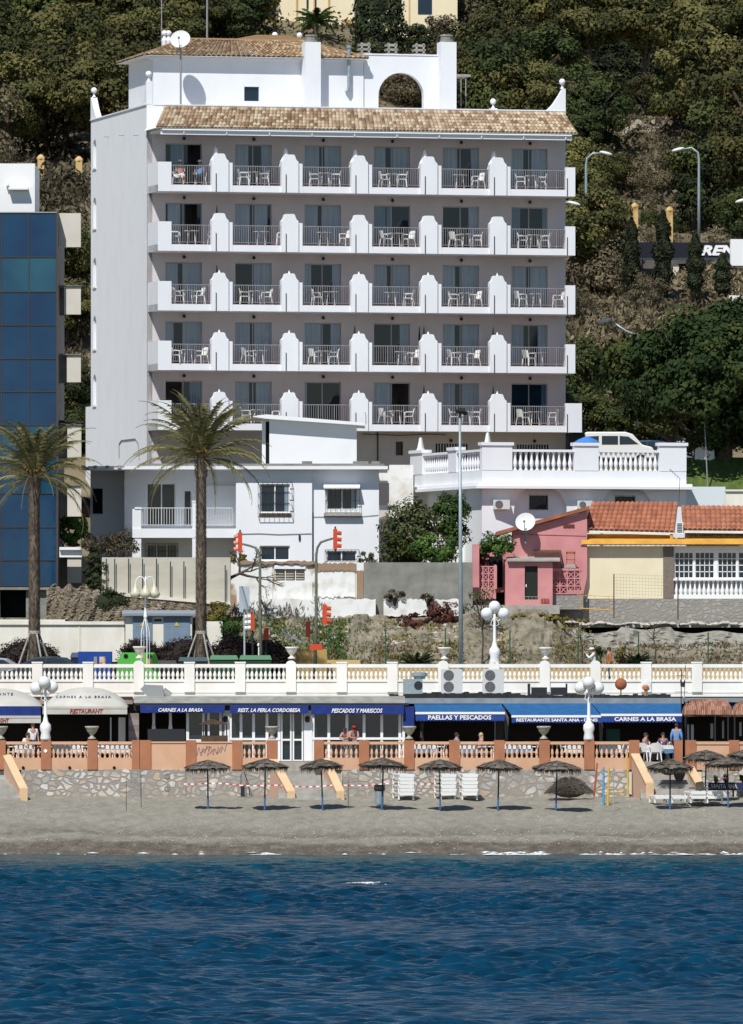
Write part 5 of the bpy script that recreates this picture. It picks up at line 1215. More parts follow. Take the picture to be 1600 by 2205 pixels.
mb = MB(); c = P(306,1412,Yk-.02)-t.location; mb.prism([(c.x-.14,c.z-.1),(c.x+.14,c.z-.1),(c.x,c.z+.14)], -.02, -.002); mb.box(P(314,1,Yk).x-t.location.x,P(328,1,Yk).x-t.location.x,-.02,-.002,c.z-.38,c.z-.16); part('label_plate', mb, yellow_p, t)
def car(name, label, px, Y, ztop, body, loc_z=7.0, L_=4.1, rz=0, van=False, group='parked cars'):
    t = thing(name, label, 'car' if not van else 'van', (PX(px,Y),Y,loc_z), rz, group); w_ = .82; Hh = ztop
    prof = ([(-L_/2,.35),(-L_/2,.62),(-L_/2+.12,.80),(-L_*.36,.88),(-L_*.22,Hh*.86),(-L_*.12,Hh*.97),(L_*.05,Hh),(L_*.24,Hh*.95),(L_*.40,.95),(L_*.48,.86),(L_/2,.6),(L_/2,.35)] if not van else
            [(-L_/2,.4),(-L_/2,1.0),(-L_/2+.1,Hh*.93),(-L_/2+.3,Hh),(L_*.10,Hh),(L_*.2,Hh*.93),(L_*.33,1.12),(L_*.46,1.0),(L_/2,.75),(L_/2,.4)])
    mb = MB(); mb.prism(prof[::-1], -w_, w_); me = part('body', mb, body, t)
    bv = me.modifiers.new('b', 'BEVEL'); bv.width = .07; bv.segments = 2
    zl = .95 if not van else 1.08; mb = MB()
    if not van: g = [[(-L_*.30,.93),(-L_*.20,Hh*.83),(-L_*.10,Hh*.92),(-.03,Hh*.94),(-.03,.93)],[(.05,.93),(.05,Hh*.94),(L_*.20,Hh*.90),(L_*.33,.96)]]
    else: g = [[(-L_*.42,1.15),(-L_*.42,Hh*.86),(-L_*.26,Hh*.88),(-L_*.26,1.12)],[(-L_*.22,1.12),(-L_*.22,Hh*.88),(.0,Hh*.88),(0,1.12)],[(.08,1.12),(.08,Hh*.88),(L_*.14,Hh*.86),(L_*.28,1.14)]]
    for q in g:
        for yy in (-w_-.008, w_-.002): mb2 = MB(); mb2.prism(q[::-1], yy, yy+.01); part('side_window', mb2, tglass, t)
    mb = MB(); mb.add([(-L_*.365,-w_+.1,.90),(-L_*.365,w_-.1,.90),(-L_*.225,w_-.15,Hh*.86),(-L_*.225,-w_+.15,Hh*.86)],[(0,1,2,3)]); 
    for xx in (-L_*.31, L_*.31):
        for yy in (-w_-.01, w_-.19):
            mb = MB(); mb.cyl((xx,yy,.31),(xx,yy+.2,.31),.31,n=16); wl = part('wheel', mb, darkmet, t)
            mb = MB(); mb.cyl((xx,yy-.012,.31),(xx,yy+.21,.31),.18,n=12); part('rim', mb, alu, wl)
    for yy in (-w_+.2, w_-.2):
        mb = MB(); mb.ball((L_/2-.06,yy,.66),.12,.14,.09,n=8); part('headlight', mb, cream_globe, t)
    return t
cp_dark = M('dark_blue_car_paint', (.02,.035,.05), rough=.12, spec=.9); cp_white = M('white_car_paint', (.78,.78,.76), rough=.2, spec=.7); cp_silver = M('silver_car_paint', (.35,.37,.4), rough=.2, spec=.8, metal=.4); cp_red = M('red_car_paint', (.4,.03,.02), rough=.2, spec=.7)
car('parked_car', 'dark saloon car behind the balustrade at the left of the road', 100,413,1.46,cp_dark); car('parked_car', 'dark car cut by the left edge of the picture', -28,413.5,1.42,cp_silver)

# ------------------------------------------------------------------ restaurants under the promenade
Yf = 401.0
struct('terrace_floor', MB().box(-45,45,396.3,408,3.2,3.65), paving)
def door_bar(root, x, y0, y1, Y, w=5, m_=wpaint, name='mullion'):
    mb = MB(); mb.pbox(x-w/2,x+w/2,y0,y1,Y,.08); return part(name, mb, m_, root, True)
rs = []
def restaurant(label, x0, x1, fascia, yf0, yf1):
    t = thing('restaurant', label, 'restaurant', (PX((x0+x1)/2,Yf),Yf,3.65))
    mb = MB(); mb.pbox(x0,x1,1500,1642,Yf+4,.3); mb.box(PX(x0,Yf),PX(x0,Yf)+.2,Yf+.5,Yf+4,3.65,PZ(1505,Yf)); mb.box(PX(x1,Yf)-.2,PX(x1,Yf),Yf+.5,Yf+4,3.65,PZ(1505,Yf)); part('interior_wall', mb, M('interior_brown', (.05,.04,.035)) if 'interior_brown' not in bpy.data.materials else bpy.data.materials['interior_brown'], t, True)
    mb = MB(); mb.box(PX(x0,Yf),PX(x1,Yf),Yf-.15,Yb-.15,PZ(yf1,Yf),PZ(yf0,Yf)); part('roof', mb, fascia, t, True); return t
fas = M('roof_edge_cream', (.46,.45,.40), (.32,.32,.29), 2, .8, stretch=(1,1,3)); fas2 = M('roof_edge_grey_blue', (.28,.31,.33), (.2,.23,.25), 2, .8)
dk = M('dark_blue_interior', (.02,.035,.04), (.012,.014,.02), 1.5, .4)
# A: two cream domed awnings at the left
ra = restaurant('left restaurant with cream domed canvas awnings and dark interior', -150, 286, M('tan_roof', (.3,.22,.16)), 1508, 1516)
mb = MB(); mb.pbox(255,270,1545,1605,Yf+.2,.1); mb.pbox(237,240,1545,1605,Yf+.6,.1); part('door_frame', mb, wpaint, ra, True)
mb = MB()
for k in range(5): mb.pbox(277,299,1536+k*13,1549+k*13,Yf-.6-.01*(k % 2),.5, r=.2+.5*(k % 2))
part('striped_pier', mb, M('striped_stone', (.3,.27,.25), (.22,.15,.13), 2, attr=True, ramp=[(.15,.10,.09),(.36,.33,.31)]), ra, True)
mb = MB(); mb.pbox(276,300,1603,1642,Yf-.65,.6); part('pier_base', mb, brown_pl, ra, True)
def dome_awning(label, x0, x1, ytop, ybase, yv1, txt, txt2, band=None, group='cream domed awnings'):
    t = thing('awning', label, 'awning', (PX((x0+x1)/2,Yf),Yf,PZ(ybase,Yf)), 0, group); X0, X1 = PX(x0,Yf), PX(x1,Yf); zb_, zt_ = PZ(ybase,Yf), PZ(ytop,Yf); cx, hw = (X0+X1)/2, (X1-X0)/2; out = 2.3
    def surf(x, v):   # v 0 front edge .. 1 back top
        u = (x-cx)/hw; top = zb_+(zt_-zb_)*max(0,1-abs(u)**2.3)**.75
        return Vector((x, Yf-out*(1-v)**1.0*(.999), zb_+(top-zb_)*sin(v*pi/2)**.9))
    mb = MB(); nu, nv = 26, 8; vs = [surf(X0+(X1-X0)*i/nu, j/nv) for j in range(nv+1) for i in range(nu+1)]
    mb.add(vs, [(j*(nu+1)+i, j*(nu+1)+i+1, (j+1)*(nu+1)+i+1, (j+1)*(nu+1)+i) for j in range(nv) for i in range(nu)]); mb.add([v_-Vector((0,0,.03)) for v_ in vs], [((j+1)*(nu+1)+i,(j+1)*(nu+1)+i+1,j*(nu+1)+i+1,j*(nu+1)+i) for j in range(nv) for i in range(nu)])
    part('canopy', mb, canvas, t, True, smooth=True)
    if band:
        mb = MB(); mb.box(X0,X1,Yf-out-.06,Yf-out-.02,PZ(band[1],Yf-out),PZ(band[0],Yf-out)); part('blue_band', mb, blue_aw, t, True); ybase = band[1]
    mb = MB(); mb.box(X0,X1,Yf-out-.04,Yf-out-.0,PZ(yv1,Yf-out),PZ(ybase,Yf-out)); mb.box(X0,X1,Yf-out-.06,Yf-out+.0,PZ(ybase+5,Yf-out),PZ(ybase,Yf-out)); vl = part('valance', mb, canvas, t, True)
    if txt2: part('lettering', ptext(txt2[0], *txt2[1:], Yf-out-.075, shear=.25, bold=.02, ext=.015), letter_r, vl, True)
    if txt:
        tm = text_mb(txt[0], PX(txt[2],Yf)-PX(txt[1],Yf), PZ(txt[3],Yf)-PZ(txt[4],Yf), space=1.5, bold=.012)
        nv_ = []
        for (x, y, z) in tm.v:
            X = PX(txt[1],Yf)+x; Z = PZ(txt[4],Yf)+z
            lo, hi = 0, 1
            for _ in range(24):
                m_ = (lo+hi)/2
                if surf(X, m_).z < Z: lo = m_
                else: hi = m_
            nv_.append((X, surf(X, lo).y-.035+y, Z+.01))
        tm.v = nv_; part('canopy_lettering', tm, letter_b, t, True)
    return t
dome_awning('cream domed awning with red lettering left of the striped pier', 96, 277, 1480, 1521, 1538, ('CARNES A LA BRASA',122,241,1498,1503), ('RESTAURANT',150,222,1526,1535.5))
dome_awning('cream and blue domed awning cut by the left edge of the picture', -110, 92, 1482, 1520, 1557, ('RANTE',-8,30,1492,1497.5), ('ONT',0,19,1547,1555), band=(1521,1541))
# B: glazed restaurant with navy valances
rb = restaurant('middle restaurant with white framed glass front under navy valances', 288, 872, fas, 1500, 1514)
mb = MB(); mb.pbox(290,880,1514,1519,Yf-.35,.3); mb.box(PX(288,Yf),PX(872,Yf),Yf-.05,Yf+.1,PZ(1530,Yf),PZ(1516,Yf)); part('shadow_strip', mb, darkmet, rb, True)  # dark boxes stand for the shadow strip below the roof edge
mb = MB(); mb.pbox(402,490,1530,1596,Yf+.2,.03); mb.pbox(494,603,1530,1590,Yf+.2,.03); mb.pbox(603,655,1530,1640,Yf+.2,.03); mb.pbox(672,866,1530,1590,Yf+.2,.03); part('glazing', mb, M('tinted_glass', (.01,.03,.032), (.02,.02,.045), .9, .1, spec=.9), rb, True)
for x0, x1, y in ((402,486,1592),(494,604,1589),(672,866,1588)):
    mb = MB(); mb.pbox(x0,x1,y,y+5,Yf+.05,.25); part('sill', mb, wpaint, rb, True)
    mb = MB(); mb.pbox(x0,x1,y+5,1642,Yf+.22,.06); part('dado', mb, dk, rb, True)
for x in (404,438,449,475,483,496,519,546,575,601,674,708,747,784,822,861): door_bar(rb, x, 1530, 1590 if 440 < x < 480 else 1641, Yf+.08, 6 if x not in (438,449,475) else 5)
for x in (331,367):
    mb = MB(); mb.pbox(x-3,x+3,1535,1563,Yf+.4,.08); mb.pbox(x-4,x+4,1563,1570,Yf+.38,.12); part('hanging_post', mb, wpaint, rb, True)
for a, b_ in ((605,628),(630,653)):
    mb = MB(); X0, X1 = PX(a,Yf), PX(b_,Yf)
    for (c, d, e, f) in ((a,b_,1530,1533),(a,b_,1591,1595),(a,b_,1636,1640),(a,a+3.4,1533,1636),(b_-3.4,b_,1533,1636)): mb.pbox(c,d,e,f,Yf+.06+(.003 if e in (1530,1591,1636) else 0),.06)
    part('door', mb, wpaint, rb, True)
for q, e in ((654.5,672),(484,494),(866,872)): mb = MB(); mb.pbox(q,e,1522,1642,Yf+.03,.2); part('pier', mb, wpaint, rb, True)
def valance(label, x0, x1, y0, y1, txt, tx0, tx1, group='navy valances with white lettering', italic=.3):
    Yq = Yf-.55; t = thing('valance', label, 'awning', (PX((x0+x1)/2,Yq),Yq,PZ(y1,Yq)), 0, group)
    mb = MB(); X0, X1 = PX(x0,Yq), PX(x1,Yq); n = 24; vs = []
    for i in range(n+1): xx = X0+(X1-X0)*i/n; yy = .012*sin(i*1.9); vs += [(xx,Yq+yy,PZ(y1,Yq)+.01*sin(i*2.7)),(xx,Yq+yy*.3,PZ(y0,Yq))]
    mb.add(vs, [(2*i,2*i+2,2*i+3,2*i+1) for i in range(n)]); mb.add([(a,b_+.02,c) for a,b_,c in vs], [(2*i+1,2*i+3,2*i+2,2*i) for i in range(n)])
    part('canvas', mb, blue_aw, t, True)
    mb = MB(); mb.slab([(Yq,PZ(y0,Yq)),(Yq+.5,PZ(y0-4,Yq)),(Yq+.5,PZ(y0-5.5,Yq)),(Yq,PZ(y0-1.5,Yq))], X0, X1); part('top_canvas', mb, blue_aw, t, True)
    h_ = (y1-y0); part('lettering', ptext(txt, tx0, tx1, y0+h_*.22, y1-h_*.18, Yq-.05, shear=italic, bold=.028, ext=.02), letter, t, True)
    return t
valance('navy valance partly rolled up with white lettering, leftmost on the glazed restaurant', 302,484,1522,1535,'CARNES A LA BRASA',341,436)
valance('navy valance with the restaurant name over the glass doors', 495,664,1522,1536,'REST. LA PERLA CORDOBESA',512,646)
valance('navy valance with fish lettering, right of the glass doors', 670,870,1522,1538,'PESCADOS Y MARISCOS',714,824)
for px in (485,662):
    mb = MB(); mb.lathe(P(px,1556,Yf-.1), [(.03,0),(.10,.05),(.12,.22),(.05,.3)], 8); single('wall_lantern', 'black lantern on the white pier %s the navy name valance' % ('left of' if px < 500 else 'right of'), 'lantern', mb, darkmet, P(px,1556,Yf-.1), group='black wall lanterns')
# C: sloping blue awnings
rc = restaurant('right restaurant with open dark front under sky blue awnings', 872, 1472, fas2, 1504, 1515)
mb = MB(); mb.pbox(1306,1335,1570,1597,Yf+2.5,.1); part('lit_panel', mb, M('teal_panel', (.05,.16,.14)), rc, True)
mb = MB(); mb.pbox(1067,1084,1545,1605,Yf+.8,.1); mb.pbox(905,912,1550,1605,Yf+.8,.1); part('panel', mb, M('brown_panel', (.07,.055,.045)), rc, True)
for x in (1066,): door_bar(rc, x, 1545, 1605, Yf+.7, 2, steel, 'post')
mb = MB(); mb.pbox(868,892,1521,1568,Yf-.3,.04); part('side_curtain', mb, blue_aw, rc, True)
def slope_awning(label, x0, x1, t0, t1, yt, yf, yv, txt, tx0, tx1, group='sky blue sloping awnings'):
    Yo = Yf-2.0; t = thing('awning', label, 'awning', (PX((x0+x1)/2,Yf),Yf,PZ(yv,Yf)), 0, group)
    mb = MB(); n = 16; vs = []
    for i in range(n+1):
        u = i/n; vs += [Vector((PX(x0+(x1-x0)*u,Yo), Yo, PZ(yf,Yo))), Vector((PX(t0+(t1-t0)*u,Yf), Yf-.1, PZ(yt,Yf)))]
    mb.add(vs, [(2*i,2*i+2,2*i+3,2*i+1) for i in range(n)]); mb.add([v_-Vector((0,0,.025)) for v_ in vs], [(2*i+1,2*i+3,2*i+2,2*i) for i in range(n)]); part('canvas', mb, blue_lt, t, True)
    mb = MB(); mb.pbox(x0-.5,x1+.5,yf,yf+5,Yo-.06,.1); part('front_bar', mb, wpaint, t, True)
    mb = MB(); X0, X1 = PX(x0,Yo), PX(x1,Yo); n = int((x1-x0)/7); vs = []; z0, z1 = PZ(yv,Yo), PZ(yf+5,Yo)
    pts_ = []
    for i in range(n):
        a, b_ = X0+(X1-X0)*i/n, X0+(X1-X0)*(i+1)/n; mb.add([(a,Yo-.03,z0+.05),((a+b_)/2,Yo-.035,z0-.01),(b_,Yo-.03,z0+.05),(b_,Yo-.03,z1),(a,Yo-.03,z1)], [(0,1,2,3,4)]); mb.add([(a,Yo-.01,z0+.05),((a+b_)/2,Yo-.01,z0-.01),(b_,Yo-.01,z0+.05),(b_,Yo-.01,z1),(a,Yo-.01,z1)], [(4,3,2,1,0)])
    vl = part('valance', mb, blue_v2, t, True)
    part('lettering', ptext(txt, tx0, tx1, yf+7, yv-3.2, Yo-.06, bold=.03, ext=.02), letter, vl, True)
    for q in (.12,.88):
        mb = MB(); mb.tube([P(x0+(x1-x0)*q,yf+3,Yo+.05), P(t0+(t1-t0)*q,1552,Yf-.8), P(t0+(t1-t0)*q,1522,Yf-.1)],.02); part('arm', mb, steel, t, True)
    return t
slope_awning('sky blue sloping awning with white lettering, left of three', 895,1087,892,1080,1516,1533,1553,'PAELLAS Y PESCADOS',922,1058)
slope_awning('sky blue sloping awning with the restaurant name, middle of three', 1102,1294,1082,1272,1515,1540,1557,'RESTAURANTE SANTA ANA - DENIS',1112,1287)
slope_awning('sky blue sloping awning with white lettering, right of three', 1294,1468,1274,1466,1515,1537,1556,'CARNES A LA BRASA',1323,1456)
for x in (1087,1290):
    mb = MB(); mb.prism([(PX(x-4,Yf),PZ(1520,Yf)),(PX(x+8,Yf),PZ(1545,Yf)),(PX(x+5,Yf),PZ(1597,Yf)),(PX(x,Yf),PZ(1597,Yf))], Yf-1.2, Yf-1.17)
    single('side_curtain', 'dark grey side curtain hanging %s the middle blue awning' % ('left of' if x < 1200 else 'right of'), 'curtain', mb, M('grey_curtain%d' % x, (.06,.06,.06), (.14,.12,.1), 6, stretch=(1,1,.1)), P(x,1597,Yf-1.2), group='side curtains between the blue awnings')
# D: tiled pavilions
def pavilion(label, x0, x1, yt, ye, Y, group='tiled pavilions'):
    t = thing('pavilion', label, 'pavilion', (PX((x0+x1)/2,Y),Y,3.65), 0, group); X0, X1 = PX(x0,Y), PX(x1,Y); cx = (X0+X1)/2; hw = (X1-X0)/2; ze_, zt_ = PZ(ye,Y), PZ(yt,Y); mb = MB(); n = 26
    for i in range(n):
        for j in range(6):
            a0, a1 = i/n, (i+1)/n; r_ = rnd.random()
            def pp(a, v):
                u = -1+2*a; zz = ze_+(zt_-ze_)*sin(v*pi/2)**.85; k_ = cos(v*pi/2)**.8; return Vector((cx+u*hw*(.50+.50*k_), Y-hw*.75*k_*(1-.15*u*u), zz))
            v0, v1 = j/6, (j+1)/6; vs = []
            for v in (v0, v1):
                for q in range(4): p = pp(a0+(a1-a0)*q/3, v); p = p+Vector((0,-.05,.04))*sin(pi*q/3)*1.1; vs.append(p)
            mb.add(vs, [(q,q+1,q+5,q+4) for q in range(3)], r_)
    part('roof', mb, tile_red2, t, True)
    mb = MB(); mb.prism([(X0+.1,ze_),(X1-.1,ze_),(cx+hw*.5,zt_),(cx-hw*.5,zt_)], Y-.0, Y+1.5); mb.box(X0+.05,X1-.05,Y-hw*.7,Y+1.5,ze_-.06,ze_-.0); part('roof_structure', mb, wood, t, True)
    for x in (x0+8,x1-8,(x0+x1)/2+18):
        mb = MB(); mb.cyl(P(x,1645,Y-.9),P(x,ye,Y-.9),.04); part('post', mb, darkmet, t, True)
    return t
tile_red2 = M('pinkish_clay_tiles', (.45,.25,.17), attr=True, ramp=[(.24,.12,.08),(.40,.21,.14),(.50,.30,.21)], rough=.9)
pavilion('pavilion with a domed clay tile roof right of the blue awnings', 1468,1576,1507,1540,Yf-.4); pavilion('pavilion with clay tile roof cut by the right edge', 1574,1690,1510,1540,Yf-.4)
rd = restaurant('dark bar front behind the tiled pavilions at the right edge', 1474, 1750, fas2, 1504, 1512)
mb = MB(); mb.pbox(1530,1536,1558,1590,Yf+1,.05); mb.pbox(1555,1559,1552,1590,Yf+1,.05); mb.pbox(1592,1597,1555,1585,Yf+1,.05); mb.pbox(1480,1484,1560,1595,Yf,.05); mb.pbox(1488,1494,1560,1595,Yf,.05); part('window_frame', mb, alu, rd, True)
mb = MB(); mb.pbox(1570,1640,1512,1524,Yf-.02,.1); part('sign_panel', mb, blue_aw, rd, True)
mb = MB(); mb.pbox(1490,1750,1595,1600,Yf+.2,.3); part('counter', mb, wood, rd, True)
# things on the flat roofs
Yo = 402.6
ac_unit('large grey air conditioner with two fans, left of the pair on the restaurant roof', 950,996,1441,1494,Yo,fans=2,d=.5)
ac_unit('large grey air conditioner with two fans, right of the pair on the restaurant roof', 1039,1085,1441,1494,Yo,fans=2,d=.5)
t = thing('extractor', 'grey box extractor with round vent beside the large air conditioners', 'extractor', P(888,1496,Yo))
mb = MB(); mb.pbox(868,910,1462,1494,Yo,.8); part('casing', mb, steel, t, True)
mb = MB(); mb.lathe(P(903,1462,Yo+.4), [(.25,0),(.28,.1),(.38,.14),(.38,.28),(.2,.32)], 14); part('cowl', mb, steel, t, True)
mb = MB(); c = P(901,1476,Yo-.02); mb.cyl(c, c+Vector((0,.018,0)), .20, n=16); part('vent', mb, darkmet, t, True)
mb = MB(); c = P(332,1500,Yo); mb.prism([(PX(318,Yo),PZ(1500,Yo)),(PX(354,Yo),PZ(1500,Yo)),(PX(350,Yo),PZ(1476,Yo)),(PX(312,Yo),PZ(1474,Yo)),(PX(302,Yo),PZ(1484,Yo))], Yo, Yo+.6); mb.cyl(P(350,1488,Yo+.3),P(366,1500,Yo+.3),.2,n=12)
single('roof_duct', 'grey metal duct elbow on the roof beside the cream awning', 'duct', mb, M('duct_metal', (.30,.31,.30), rough=.5, metal=.2), P(335,1502,Yo))
mb = MB(); r6 = random.Random(6)
for q in range(60): x = 838+q*10.1; a = r6.uniform(2,7)+(6 if 1120 > x > 860 else 2); mb.pbox(x,x+10.6,1502-a,1503,Yo+1.8+r6.uniform(-.1,.1),.25)
single('roof_membrane', 'crumpled black membrane strip along the back of the restaurant roof', 'membrane', mb, darkmet, P(1140,1503,Yo+1.8))
for x0, lab in ((1136,'left'),(1178,'right')):
    mb = MB(); mb.pbox(x0+8,x0+42,1480,1497,Yo+.4,.05); mb.pbox(x0+(0 if x0 < 1150 else 40),x0+(6 if x0 < 1150 else 44),1472,1500,Yo+.3,.06); mb.pbox(x0+8,x0+42,1493,1497,Yo,.4)
    single('roof_panel', 'black panel on a frame lying on the restaurant roof, %s one' % lab, 'panel', mb, darkmet, P(x0+20,1500,Yo+.4), group='black roof panels')
mb = MB(); c = P(1337,1473,Yo); mb.ball(c,.28,.2,.28,n=14); mb.cyl(c+Vector((0,0,-.55)),c+Vector((0,0,-.2)),.03); single('rusty_dish', 'round rust orange dish on the restaurant roof below the balustrade', 'dish', mb, M('rust', (.38,.13,.05), (.28,.09,.04), 6, .8), c+Vector((0,0,-.55)), smooth=True)
mb = MB(); c = P(1390,1498,Yo); mb.lathe(tuple(c), [(.06,0),(.06,.25),(.14,.3),(.16,.42),(.08,.5)], 10); single('roof_vent', 'small orange vent cap on the restaurant roof', 'vent', mb, M('orange_clay', (.5,.2,.07)), c)
mb = MB(); c = P(1394,1475,Yo+.1); mb.ball(c,.18,.03,.27,n=12); mb.cyl(c-Vector((0,0,.5)),c,.02); single('small_dish', 'small grey dish in front of a balustrade pillar', 'dish', mb, dish_m, c-Vector((0,0,.5)))
# weather vane
mb = MB(); c = P(1467,1600,Yf-1.5); mb.tube([c, P(1467,1440,Yf-1.5)],.022); mb.tube([P(1474,1500,Yf-1.5),P(1476,1432,Yf-1.5)],.014)
for y, w_ in ((1490,14),(1455,10)): mb.tube([P(1467-w_,y,Yf-1.5),P(1467+w_,y,Yf-1.5)],.014)
mb.prism([(PX(1463,Yf),PZ(1478,Yf)),(PX(1471,Yf),PZ(1480,Yf)),(PX(1473,Yf),PZ(1462,Yf)),(PX(1468,Yf),PZ(1470,Yf)),(PX(1462,Yf),PZ(1462,Yf))][::-1], Yf-1.52, Yf-1.49)
single('weather_vane', 'thin black weather vane mast beside the tiled pavilion', 'weather vane', mb, darkmet, c)

# ------------------------------------------------------------------ lower terrace wall, balustrade and steps
Yw = 396.0
lbp = M('salmon_baluster', (.66,.42,.27), rough=.85)
lw = thing('terrace_balustrade', 'salmon terrace balustrade with terracotta piers above a rubble stone beach wall', 'balustrade', (PX(800,Yw),Yw,2.0)); IL = inv_of(lw)
# rubble wall at the beach, with openings for the steps
segs = [(46,280,0),(280,302,-.08),(302,400,-.04),(400,598,-.0),(736,1355,0),(1512,1750,0)]
for a, b_, off in segs:
    mb = MB(); mb.pbox(a,b_,1657,1745,Yw+off,.5); part('stone_wall', mb, stoneB if a in (280,) else stoneA, lw, True)
mb = MB(); mb.pbox(-140,12,1600,1745,Yw+4,.4) ; mb.pbox(600,740,1600,1745,Yw+4.6,.3) if 0 else None
zt1 = PZ(1595,Yw)
for a, b_ in ((12,290),(302,400),(400,500),(500,597),(676,1362),(1476,1750)):
    mb = MB(); solid = a in (302,400); mb.pbox(a,b_,(1597 if solid else 1632),1658,Yw+.02,.42); part('plinth', mb, orange_pl, lw, True)
    if solid:
        mb = MB(); mb.pbox(a,b_,1597,1600,Yw-.02,.5); part('coping', mb, orange_pl, lw, True)
mb = MB(); mb.pbox(1476,1750,1603,1640,Yw+.02,.42); mb.pbox(1476,1750,1597,1603,Yw-.02,.5); part('coping', mb, orange_pl, lw, True)
prs = [(-8,12),(88,110),(188,210),(284,300),(301,325),(400,422),(500,521),(574,597),(676,697),(773,795),(870,892),(967,990),(1064,1087),(1161,1184),(1258,1280),(1355,1377),(1452,1470),(1476,1499),(1570,1592)]
for a, b_ in prs:
    low = 1657; mb = MB(); mb.pbox(a,b_,1594,low,Yw-.05,.55); part('pier', mb, brown_pl, lw, True)
bp_ = []
for (a, b_) in ((12,88),(110,188),(210,284),(521,574),(697,773),(795,870),(892,967),(990,1064),(1087,1161),(1184,1258),(1280,1355)):
    mb = MB(); mb.pbox(a,b_,1597,1603,Yw+.0,.36); part('handrail', mb, orange_pl, lw, True)
    n = round((b_-a)/10.2)
    for q in range(n): bp_.append(tuple(IL @ Vector((PX(a+(b_-a)*(q+.5)/n,Yw), Yw+.18, PZ(1632,Yw)))))
bal_run(lw, bp_[:100], PZ(1603,Yw)-PZ(1632,Yw), lbp, wd=.85)
if len(bp_) > 100: print('balusters', len(bp_))
mb = MB()
for px in (50,150,246): mb.cyl(P(px,1653,Yw-.02),P(px,1653,Yw+.1),.08,n=10)
for k, px in enumerate((50,150,246)):
    mb = MB(); mb.cyl(P(px,1653,Yw-.03),P(px,1653,Yw+.05),.07,n=10); part('drain_hole', mb, dark, lw, True)
for x, y in ((360,1671),(360,1698)):
    mb = MB()
    for q in range(8): a = q*pi/4; c = P(x,y,Yw-.06); mb.box(c.x+.1*cos(a)-.035,c.x+.1*cos(a)+.035,c.y,c.y+.03,c.z+.1*sin(a)-.035,c.z+.1*sin(a)+.035)
    part('star_vent', mb, grey_conc, lw, True)
# graffiti scribble on the solid panel and mural scrawl on the stones
mb = MB(); r7 = random.Random(2); pts_ = [P(422+i*2.3, 1615+7*sin(i*1.7)+r7.uniform(-4,4)+4*sin(i*.4), Yw+.005) for i in range(30)]; mb.tube(pts_,.012,4)
mb.tube([P(p_,q_,Yw+.004) for p_, q_ in ((430,1622),(452,1606),(446,1626),(462,1612),(468,1624),(478,1606),(484,1618))],.010,4); part('graffiti', mb, M('graffiti_paint', (.28,.22,.30)), lw, True)
def steps(x0, x1, ytop, ybot, Y0, n, name='steps'):
    zt_, zb_ = 3.65, beach_z(Y0-.9)-.12; mb = MB()
    for k in range(n): z1 = zb_+(zt_-zb_)*(k+1)/n; y0 = Y0-.9+(k)*.34; mb.box(PX(x0,Yw),PX(x1,Yw),y0,Y0+3,z1-.6 if k else zb_,z1+.0*k)
    return mb
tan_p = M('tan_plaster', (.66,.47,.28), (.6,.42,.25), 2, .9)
def steps_thing(label, x0, x1, rails):
    mb = steps(x0, x1, 1640, 1720, Yw-1.0, 9); c = P((x0+x1)/2, 1720, Yw); t = thing('beach_steps', label, 'steps', (c.x, Yw-1.0, 2.0), 0, 'steps from the terrace to the sand')
    part('treads', mb, conc, t, True)
    for (xa, ya, xb, yb_) in rails:
        # a sloping flank wall seen from the side: polygon in x-z running towards the sea
        w_ = .28; p = [P(xa,ya,Yw), P(xb,yb_-16,Yw-1.6)]
        mb = MB(); a_, b2 = p; zb_ = 1.5
        vs = []
        for q in (a_, b2):
            for dx in (0, w_): vs.append((q.x+dx, q.y, q.z)); 
        vs2 = [(v_[0], v_[1], zb_) for v_ in vs]
        mb.add(vs+vs2, [(0,1,3,2),(4,6,7,5),(0,2,6,4),(1,5,7,3),(2,3,7,6),(0,4,5,1)])
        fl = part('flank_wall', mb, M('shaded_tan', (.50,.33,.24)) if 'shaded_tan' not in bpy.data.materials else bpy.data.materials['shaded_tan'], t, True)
        mb = MB(); u = Vector((0,0,.07)); e = .05
        A = [Vector((a_.x-e,a_.y,a_.z+.002)),Vector((a_.x+w_+e,a_.y,a_.z+.002)),Vector((b2.x+w_+e,b2.y-.05,b2.z+.002)),Vector((b2.x-e,b2.y-.05,b2.z+.002))]
        mb.add(A+[q+u for q in A], [(0,1,2,3),(7,6,5,4),(0,4,5,1),(1,5,6,2),(2,6,7,3),(3,7,4,0)]); mb.box(b2.x-.03,b2.x+w_+.05,b2.y-.2,b2.y+.05,1.5,b2.z+.02); part('flank_coping', mb, tan_p, fl, True)
    return t
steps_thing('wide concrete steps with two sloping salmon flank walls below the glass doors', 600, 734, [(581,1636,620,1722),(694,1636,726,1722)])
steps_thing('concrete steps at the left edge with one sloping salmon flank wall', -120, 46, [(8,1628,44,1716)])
steps_thing('concrete steps at the right with sloping salmon flank walls by the loungers', 1377, 1500, [(1360,1624,1392,1704),(1478,1652,1500,1706)])
